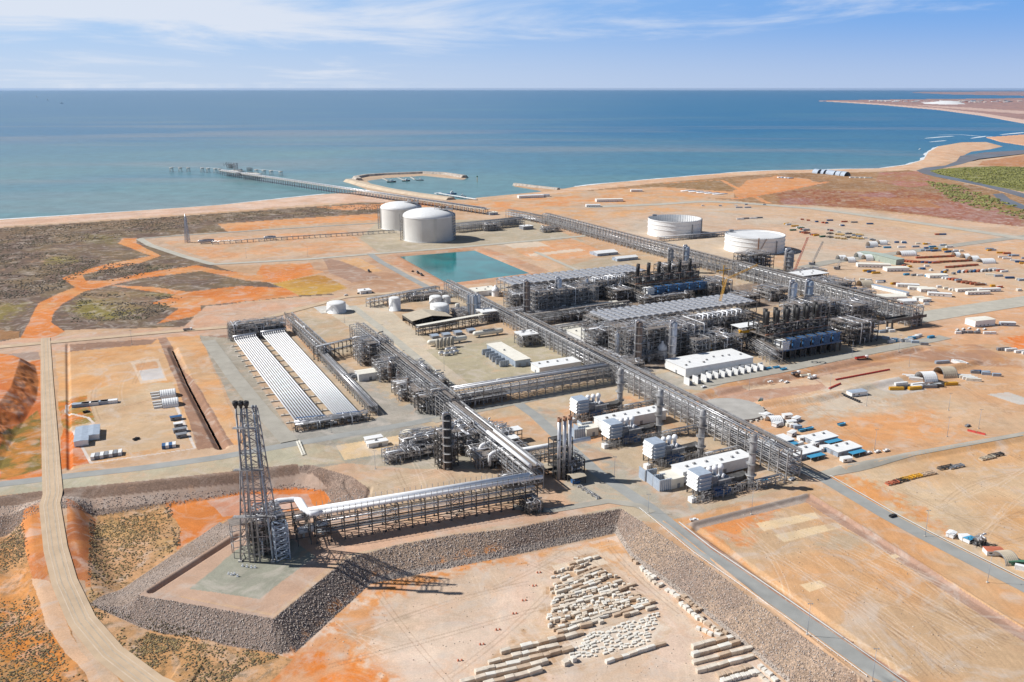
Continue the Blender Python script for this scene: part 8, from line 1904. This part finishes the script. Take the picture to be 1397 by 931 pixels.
truck('white truck standing on the raised pad, left one', Z0(1080, 512), ALPHA, M_WHITE, M_GREY); truck('cream truck standing on the raised pad, middle one', Z0(1092, 515), ALPHA - .3, M_CREAM, M_CREAM); truck('white truck standing on the raised pad, right one', Z0(1103, 518), ALPHA + .1, M_WHITE, M_WHITE); truck('red and white truck on the road in front of the near compressor deck', Z0(1167, 491), ALPHA - .1, M_WHITE, M_RED, 14)
truck('grey-green truck parked on the sand above the round foundation', Z0(1036, 551), ALPHA + .6, M_GREY, M_GREEN, 7); truck('white truck on the haul road behind the far left yard', Z0(250, 452), ALPHA, M_WHITE, M_GREY)
for i, (px, py) in enumerate(((504, 372), (571, 374), (576, 377))): truck(('dark lorry on the road left of the pond corner', 'lorry climbing the road beside the pond', 'second lorry behind the first beside the pond')[i], Z0(px, py), ALPHA + 1.4, M_GREY, M_DSTEEL, 9)
# light poles
for i, (px, py, h) in enumerate(((838, 655, 14), (884, 700, 12), (1022, 531, 16), (1132, 532, 14), (1182, 554, 16), (1193, 614, 15), (1292, 596, 15), (1262, 732, 16), (1347, 795, 16), (1025, 702, 16), (1101, 868, 16), (1190, 930, 16), (452, 590, 14), (600, 560, 12), (512, 640, 13), (470, 440, 14), (522, 460, 13), (606, 506, 14), (1162, 487, 16), (1226, 480, 16), (1072, 478, 14), (1240, 500, 12), (420, 350, 14), (336, 352, 14), (1005, 283, 20), (1294, 560, 14), (1335, 585, 15), (655, 640, 12), (180, 470, 14))):
    lab = ('at the junction below the three stacks', 'at the top of the asphalt road', 'on the raised pad left of the trucks', 'by the bent red barriers', 'on the sand below the drums', 'by the left end of the lower red barriers', 'at the right end of the lower red barriers', 'beside the right-hand asphalt road, upper', 'beside the right-hand asphalt road, lower', 'beside the middle asphalt road, upper', 'beside the middle asphalt road, centre', 'beside the middle asphalt road, lowest', 'at the near end of the tube field', 'under the long rack end', 'by the cream pad corner', 'by the lone white tank', 'on the utility strip, far', 'on the utility strip, near', 'in front of the near compressor deck', 'right of the near compressor deck', 'left of the near compressor deck', 'by the arch shelters', 'on the far left pad', 'at the corner of the far left pad', 'with red bands by the coast road', 'in the middle of the right yard', 'by the far right sandy track', 'right of the dark column', 'on the haul road behind the far left yard')[i]
    light_pole('thin light pole ' + lab, (px, py), h)
# guard rails with pale posts along the middle asphalt road
def guard(label, pl, off):
    P = gp(pl); t = thing('guard_rail', label, 'guard rail', (P[0][0], P[0][1], 0)); r = MB(); n_ = 0; ps = []
    for i in range(len(P) - 1):
        d = P[i + 1] - P[i]; L_ = np.hypot(*d); u_ = d / L_; nn = np.array([-u_[1], u_[0]]) * off; k = int(L_ / 4)
        for j in range(k): q = P[i] + u_ * j * 4 + nn - P[0]; ps.append((q[0], q[1], .12))
    for a, b in zip(ps[:-1], ps[1:]): r.bar((a[0], a[1], .75), (b[0], b[1], .75), .1, .32)
    r.build('rail', M_WHITE, t); b_ = MB(); b_.box(-.14, .14, -.14, .14, -.2, .85); p0 = None
    for q in ps[:98]:
        if p0 is None: p0 = b_.build('post', M_WHITE, t, q)
        else: copies(p0, [q], t, 'post')
guard('white guard rail along the edge of the middle asphalt road above the pit', [(885, 692), (915, 716), (960, 752), (1040, 807), (1130, 870), (1215, 931)], -6.3)
for i, (p0, p1) in enumerate((((405, 604), (413, 622)), ((408, 603), (416, 621)))):
    a, b = Z0(*p0), Z0(*p1); mb = MB(); d = b - a; mb.bar((0, 0, 1), (d.x, d.y, .4), 1.2, .2); mb.bar((0, 0, 2), (d.x, d.y, 1.4), .1); [mb.box(d.x * k / 4 - .1, d.x * k / 4 + .1, d.y * k / 4 - .1, d.y * k / 4 + .1, 0, 2) for k in range(5)]
    tag(mb.build('access_stair', M_CREAM, None, a), ('left cream walkway ramp over the bank behind the flare tower', 'right cream walkway ramp over the bank behind the flare tower')[i], 'walkway')
# ---------------------------------------------------------------- stone blocks in the pit
ZP = -DEP; RB = random.Random(11); BL = []
ORD = 'first second third fourth fifth sixth seventh eighth ninth tenth eleventh twelfth thirteenth fourteenth fifteenth sixteenth seventeenth eighteenth nineteenth twentieth'.split(); ORD += ['twenty-' + q for q in ORD[:9]] + ['thirtieth'] + ['thirty-' + q for q in ORD[:9]] + ['fortieth'] + ['forty-' + q for q in ORD[:9]]
ROWN = {}; BROWS = [0]
def brow(p0, p1, w_, h_, lmin, lmax, gap=.15, miss=0.0, jit=.15, m=None, where=''):
    a = GV(*p0, ZP); b = GV(*p1, ZP); d = b - a; L_ = d.length; u_ = d / L_; ang = math.atan2(d.y, d.x); s = 0; BROWS[0] += 1; k_ = 0; ROWN[where] = ROWN.get(where, 0) + 1; rn = ROWN[where]
    while s < L_ - lmin * .6:
        l_ = RB.uniform(lmin, lmax)
        k_ += 1
        if RB.random() > miss: BL.append((a + u_ * (s + l_ / 2) + Vector((-u_.y, u_.x, 0)) * RB.uniform(-jit, jit), l_, w_ * RB.uniform(.85, 1.1), h_ * RB.uniform(.8, 1.15), ang + RB.uniform(-.05, .05) * (1 + 4 * jit), m, where, rn, k_))
        s += l_ + gap + RB.uniform(0, gap)
for i, (p0, p1) in enumerate((((683, 892), (800, 864)), ((666, 906), (762, 883)), ((648, 920), (772, 889)), ((628, 934), (745, 905)), ((612, 950), (741, 915)))): brow(p0, p1, 2.3, 1.9, 3, 7, .05, where='at lower left')
for i, (p0, p1) in enumerate((((944, 885), (999, 871)), ((944, 896), (1010, 878)), ((945, 906), (1018, 888)), ((950, 918), (1030, 897)))): brow(p0, p1, 2.2, 1.9, 3, 7, .05, where='of the right-hand strip')
brow((978, 925), (1026, 912), 3.0, 2.3, 1.6, 2.2, .25, m=M_STONE2, where='at right'); brow((984, 932), (1034, 918), 2.6, 1.6, 1.6, 2.4, .3, m=M_STONE3, where='at the lowest right corner')
yl = 783
while yl < 868:
    t_ = (yl - 783) / 85; x0 = 752 - 8 * t_ ; x1 = 800 + 100 * t_ ** .8
    s = RB.uniform(0, 6)
    if RB.random() < .38: brow((x0 + s + RB.uniform(0, 30), yl), (x1 - RB.uniform(0, 20), yl - (x1 - x0) * .24), RB.uniform(1.4, 2.0), RB.uniform(1.3, 2.0), 2.5, 7, .2, .2, .35, where='in the crowded middle')
    else: brow((x0 + s, yl), (x1, yl - (x1 - x0) * .24), RB.uniform(1.0, 1.8), RB.uniform(1.0, 1.9), 1.1, 2.8, .5, .3, .8, where='in the crowded middle')
    yl += RB.uniform(2.2, 3.8)
brow((775, 771), (815, 762), 2.0, 1.5, 2, 5, .5, .3, .5, where='at the head of the heap'); brow((783, 762), (822, 768), 1.6, 1.2, 1.5, 4, .8, .4, .8, where='at the head of the heap')
for k in range(11): brow((765 + 4 * k, 905 - 3.8 * k), (880 + 2 * k, 878 - 4.2 * k), 1.2, .7, .9, 2.8, .5, .3, .8, m=M_STONE3, where='in the chalky field')
brow((826, 905), (899, 882), 1.8, 1.6, 3, 6, .1, where='closing the chalky field'); brow((768, 908), (790, 899), 2.8, 2.2, 2.2, 3, 1.0, where='beside the lower left rows')
for (p0, p1) in (((860, 763), (871, 772)), ((873, 775), (893, 792)), ((880, 784), (900, 802)), ((894, 795), (925, 815)), ((924, 818), (960, 845)), ((930, 815), (965, 842)), ((928, 824), (955, 848)), ((955, 846), (985, 868)), ((950, 858), (985, 872)), ((962, 852), (990, 866)), ((1028, 905), (1062, 931)), ((1024, 912), (1050, 935))): brow(p0, p1, RB.uniform(1.8, 2.6), RB.uniform(1.2, 1.9), 1.6, 3.2, .5, .15, .5, m=RB.choice((M_STONE, M_STONE2, M_STONE3)), where='by the bank track')
BL.sort(key=lambda b: -b[1] * b[3])
def bevel_block(mb, c, l_, w_, h_, ang, J=.05):
    e = min(l_, w_, h_) * .05; ca, sa = math.cos(ang), math.sin(ang); vs = []
    for z, k in ((0, 0), (h_ - e, 0), (h_, e)):
        for (a, b) in ((-1, -1), (1, -1), (1, 1), (-1, 1)):
            X, Y = a * (l_ / 2 - k) + RB.uniform(-J, J), b * (w_ / 2 - k) + RB.uniform(-J, J); vs.append((c[0] + X * ca - Y * sa, c[1] + X * sa + Y * ca, c[2] + z))
    mb.add(vs, [(0, 1, 5, 4), (1, 2, 6, 5), (2, 3, 7, 6), (3, 0, 4, 7), (4, 5, 9, 8), (5, 6, 10, 9), (6, 7, 11, 10), (7, 4, 8, 11), (8, 9, 10, 11)])
BM = {}
rest = {M_STONE: MB(), M_STONE2: MB(), M_STONE3: MB()}
for i, (c, l_, w_, h_, ang, m, where, rn, k_) in enumerate(BL):
    m = m or RB.choice((M_STONE, M_STONE, M_STONE3, M_STONE2)); ad = ('long ' if l_ > 5 else 'small ' if l_ < 2.2 else '') + {M_STONE: 'sandy', M_STONE2: 'tan', M_STONE3: 'chalky'}[m]; c = Vector((c.x, c.y, hz(c.x, c.y) if False else ZP))
    if i < 290:
        key = (m.name, round(l_), round(h_ * 1.5))
        if key not in BM: mb = MB(); bevel_block(mb, (0, 0, 0), 1, 1, 1, 0, .012); BM[key] = mb.mesh('stone_block'); BM[key].materials.append(m)
        o = bpy.data.objects.new('stone_block', BM[key]); COL.objects.link(o); o.location = c; o.scale = (l_, w_, h_); o.rotation_euler = (0, 0, ang)
        tag(o, '%s stone block, %s of the %s row %s' % (ad, ORD[k_ - 1], ORD[rn - 1], where), 'stone block', 'stone blocks ' + where)
    else: bevel_block(rest[m], c, l_, w_, h_, ang)
mb = MB(); mats_ = [M_STONE, M_STONE2, M_STONE3]
for k, m in enumerate(mats_): mb.add(rest[m].v, rest[m].f, k)
if mb.n: o = mb.build('small_stone_blocks', mats_); tag(o, 'hundreds of smaller pale stones scattered between the block rows', 'stones', kind='stuff')
print('BLOCKS', len(BL))
for i, (px, py) in enumerate(((726, 749), (733, 782), (727, 800), (713, 820), (700, 838), (677, 860), (655, 880), (625, 902))):
    x, y = G(px, py, ZP); a = MB(); a.lathe((0, 0, 0), [(.5, 0), (.35, .9), (.05, 1.0)], 8); a.lathe((1.6, .3, 0), [(.45, 0), (.4, .7), (.05, .8)], 8); tag(a.build('marker_post', M_ORNG, None, (x, y, ZP)), 'small orange marker beside the pit track, %s from the top' % 'first second third fourth fifth sixth seventh eighth'.split()[i], 'marker', 'markers along the pit track')
# ---------------------------------------------------------------- loose rock
def rocks(name, label, areas, smin, smax, mats_, seed):
    r = np.random.RandomState(seed); C8 = np.array([(-1, -1, -1), (1, -1, -1), (1, 1, -1), (-1, 1, -1), (-1, -1, 1), (1, -1, 1), (1, 1, 1), (-1, 1, 1)], float)
    F6 = np.array([(0, 3, 2, 1), (4, 5, 6, 7), (0, 1, 5, 4), (1, 2, 6, 5), (2, 3, 7, 6), (3, 0, 4, 7)]); pts = []
    for P, cnt in areas:
        P = np.array(P); lo, hi = P.min(0), P.max(0); got = 0
        while got < cnt: q = r.rand(20000, 2) * (hi - lo) + lo; q = q[inpoly(q[:, 0], q[:, 1], P)][:cnt - got]; pts.append(q); got += len(q)
    q = np.vstack(pts); n_ = len(q); z = height(q[:, 0], q[:, 1]); s_ = smin + (smax - smin) * r.rand(n_) ** 2.5
    V = C8[None] * s_[:, None, None] * r.uniform(.35, .62, (n_, 1, 3)) * r.uniform(.55, 1.25, (n_, 8, 3)); a = r.rand(n_) * 6.28; ca, sa = np.cos(a)[:, None], np.sin(a)[:, None]
    X = V[:, :, 0] * ca - V[:, :, 1] * sa + q[:, 0][:, None]; Y = V[:, :, 0] * sa + V[:, :, 1] * ca + q[:, 1][:, None]; Z = V[:, :, 2] + (z + s_ * .12)[:, None]
    co = np.stack([X, Y, Z], -1).reshape(-1, 3); f = (F6[None] + (np.arange(n_) * 8)[:, None, None]).reshape(-1, 4)
    me = bpy.data.meshes.new(name); me.vertices.add(len(co)); me.vertices.foreach_set('co', co.astype(np.float32).ravel()); me.loops.add(f.size); me.loops.foreach_set('vertex_index', f.astype(np.int32).ravel())
    me.polygons.add(len(f)); me.polygons.foreach_set('loop_start', np.arange(0, f.size, 4, dtype=np.int32)); me.polygons.foreach_set('loop_total', np.full(len(f), 4, np.int32)); me.update(calc_edges=True)
    for m in mats_: me.materials.append(m)
    me.polygons.foreach_set('material_index', np.repeat(r.randint(0, len(mats_), n_), 6).astype(np.int32)); o = bpy.data.objects.new(name, me); COL.objects.link(o); tag(o, label, 'rocks', kind='stuff')
RK = [mat('armour_stone_' + n_, c_, .95, 0, .2, .6) for n_, c_ in (('grey', (.44, .38, .34)), ('brown', (.33, .255, .205)), ('pale', (.55, .48, .42)), ('mauve', (.40, .335, .305)))]
Wp = lambda cr, to: [G(x, y) for x, y in cr] + [G(x, y, -DEP) for x, y in to][::-1]
rocks('armour_rocks', 'grey and brown armour rocks covering the embankment slopes round the flare pad', [(Wp([(188, 812), (373, 844)], [(126, 835), (200, 860), (378, 893)]), 4200), (Wp([(373, 844), (455, 777), (474, 762), (540, 744)], [(380, 893), (402, 890), (505, 797), (560, 786)]), 4200),
    (Wp([(540, 744), (620, 729), (700, 721), (770, 706), (848, 694)], [(560, 786), (700, 758), (839, 728)]), 5200), (Wp([(848, 694), (960, 768), (1000, 798), (1179, 930)], [(839, 728), (860, 760), (930, 812), (1022, 887), (1074, 931)]), 7000),
    (Wp([(326, 722), (188, 812)], [(300, 713), (126, 834)]), 1800), (Wp([(-60, 690), (0, 686), (200, 666), (400, 645), (470, 655), (496, 668), (490, 690)], [(-60, 742), (0, 733), (55, 722), (125, 706), (225, 692), (330, 674), (400, 668), (443, 671), (452, 684)]), 4200)], .18, .6, RK, 3)
rocks('ground_stones', 'loose stones and clods strewn thinly over the sand of the pit and yards', [([G(x, y, -DEP) for x, y in ((400, 892), (505, 800), (700, 762), (838, 736), (1060, 930), (560, 960))], 900), ([G(x, y) for x, y in ((952, 718), (1105, 680), (1397, 872), (1260, 931))], 700), ([G(x, y) for x, y in ((1150, 665), (1397, 600), (1480, 800))], 500), ([G(x, y) for x, y in ((440, 640), (700, 690), (480, 750))], 250)], .1, .5, [M_STONE, RK[1], M_STONE2], 4)
# ---------------------------------------------------------------- scrub bushes
def bushes(name, label, polys, n_, smin, smax, zf, m, seed, dens=None):
    r = np.random.RandomState(seed); mb = MB(); V_ = []; F_ = []
    for pl, z, cnt in polys:
        P = gp(pl, z); lo, hi = P.min(0), P.max(0); got = 0; tr = 0
        while got < cnt and tr < 40:
            tr += 1; q = r.rand(4000, 2) * (hi - lo) + lo; ok = inpoly(q[:, 0], q[:, 1], P); q = q[ok]
            dn = fbm(q[:, 0], q[:, 1], 16, 11) * .6 + fbm(q[:, 0], q[:, 1], 60, 12) * .5; q = q[(dn + r.rand(len(q)) * .3) > .72][:cnt - got]
            if not len(q): continue
            zz = height(q[:, 0], q[:, 1])
            for (x, y), z_ in zip(q, zz):
                s = r.uniform(smin, smax) ** 1.0; b = len(V_); h_ = s * r.uniform(.45, .8); k = 5; a0 = r.rand() * 6
                for rr, zz_ in ((.8, -.05), (1.0, .35), (.6, .85)):
                    for j in range(k): a = a0 + j * 2 * math.pi / k; e = s * rr * r.uniform(.7, 1.2); V_.append((x + e * math.cos(a), y + e * math.sin(a), z_ + h_ * zz_))
                V_.append((x, y, z_ + h_))
                for i in range(2):
                    for j in range(k): F_.append((b + i * k + j, b + i * k + (j + 1) % k, b + (i + 1) * k + (j + 1) % k, b + (i + 1) * k + j))
                for j in range(k): F_.append((b + 2 * k + j, b + 2 * k + (j + 1) % k, b + 3 * k))
            got += len(q)
    mb.add(V_, F_); o = mb.build(name, m); tag(o, label, 'scrub', kind='stuff'); return o
M_BUSH = mat('dry_scrub_leaves', (.11, .085, .05), .9, 0, .45, .2, dirt=(.13, .09, .045)); M_SPIN = mat('pale_spinifex', (.30, .21, .09), .9, 0, .3, .2)
LL = [(-60, 760), (0, 740), (28, 722), (36, 745), (40, 800), (58, 850), (92, 905), (140, 960), (-60, 1000)]; MID = [(132, 712), (230, 692), (246, 725), (236, 752), (126, 830), (122, 760)]; LOW = [(112, 836), (200, 864), (378, 897), (330, 915), (280, 960), (226, 940), (172, 893), (138, 856)]
bushes('scrub_bushes', 'dark scrub bushes dotted over the orange sand at lower left', [(LL, -DEP, 2600), (MID, -DEP, 1050), (LOW, -DEP, 1150), ([(130, 700), (134, 830), (122, 840), (122, 705)], -DEP, 220), ([(118, 832), (378, 893), (380, 899), (116, 842)], -DEP, 300), ([(232, 690), (246, 724), (246, 745), (238, 745), (226, 694)], -DEP, 160), ([(0, 745), (36, 722), (44, 790), (38, 800)], -DEP, 250)], 0, .18, .62, None, M_BUSH, 5)
bushes('spinifex_tufts', 'pale straw tufts between the dark bushes at lower left', [(LL, -DEP, 1600), (MID, -DEP, 1200), (LOW, -DEP, 900)], 0, .25, .7, None, M_SPIN, 6)
bushes('coastal_scrub', 'low dark scrub thicket spread behind the left-hand beach', [([(-150, 335), (0, 313), (200, 299), (330, 290), (520, 278), (516, 290), (300, 303), (180, 323), (60, 335), (-150, 370)], 0, 5200), ([(-100, 350), (70, 345), (140, 355), (80, 395), (-100, 440)], 0, 3400), ([(150, 358), (260, 364), (150, 385), (120, 380)], 0, 700), ([(110, 400), (250, 405), (210, 435), (95, 440)], 0, 800)], 0, .6, 1.5, None, mat('grey_green_scrub', (.17, .135, .10), .95, 0, .5, .05, dirt=(.17, .155, .07)), 7)
bushes('mangroves', 'bright olive mangroves either side of the tidal creek', [([(1268, 234), (1320, 230), (1420, 228), (1420, 262), (1330, 249)], 0, 1500), ([(1262, 247), (1310, 254), (1397, 285), (1397, 300), (1300, 275)], 0, 500)], 0, 2, 5, None, mat('mangrove_leaves', (.19, .19, .055), .8, 0, .35, .02), 8)
# ---------------------------------------------------------------- far town and salt pile
RT = random.Random(3)
x, y = G(1288, 142, SEA); a = MB(); a.v = []; 
R1 = 330; prof = [(R1, 0), (R1 * .62, 30), (R1 * .3, 42), (5, 48)]
a.lathe((0, 0, 0), prof, 28); a.v = [(p[0] * 1.0, p[1] * .8, p[2] * (1 + .15 * math.sin(p[0] * .01))) for p in a.v]; tag(a.build('salt_stockpile', M_WHITE, None, (x, y, SEA + 2.5)), 'brilliant white salt stockpile on the far headland', 'stockpile')
TB = []
for i in range(70):
    px = RT.uniform(1185, 1397); py = RT.uniform(137.6, 140.2) if px > 1215 else RT.uniform(137.9, 139); x, y = G(px, py, SEA)
    W_ = RT.uniform(40, 110); D_ = RT.uniform(30, 60); H_ = RT.uniform(7, 16); r = RT.uniform(-.2, .2); k = i % 7
    if k == len(TB):
        a = MB(); a.box(-.5, .5, -.5, .5, 0, .7); a.add([(-.55, -.55, .7), (.55, -.55, .7), (.55, 0, 1), (-.55, 0, 1), (-.55, .55, .7), (.55, .55, .7)], [(0, 1, 2, 3), (3, 2, 5, 4), (0, 3, 4), (1, 5, 2)]); me_ = a.mesh('town_building'); me_.materials.append((M_WHITE, M_CREAM, M_LBLUE, M_WHITE, M_ORNG, M_CREAM, M_GREY)[k]); TB.append(me_)
    o = bpy.data.objects.new('town_building', TB[k]); COL.objects.link(o); o.location = (x, y, SEA + 2.5); o.scale = (W_, D_, H_); o.rotation_euler = (0, 0, r)
    tag(o, 'tiny pale building in the far-off town on the headland', 'building', 'buildings of the far town')
# ---------------------------------------------------------------- haze
hm = bpy.data.materials.new('thin_sea_haze'); hm.use_nodes = True
n = hm.node_tree.nodes; l = hm.node_tree.links; n.remove(n['Principled BSDF'])
pv = n.new('ShaderNodeVolumePrincipled'); pv.inputs['Color'].default_value = (.50, .70, 1.0, 1); pv.inputs['Density'].default_value = HAZE_D; pv.inputs['Anisotropy'].default_value = .25
l.new(pv.outputs[0], n['Material Output'].inputs['Volume'])
mb = MB(); mb.box(-140000, 140000, -140000, 140000, -14.5, 246)
hb = mb.build('haze', hm); hb['kind'] = 'stuff'
bpy.context.view_layer.update()
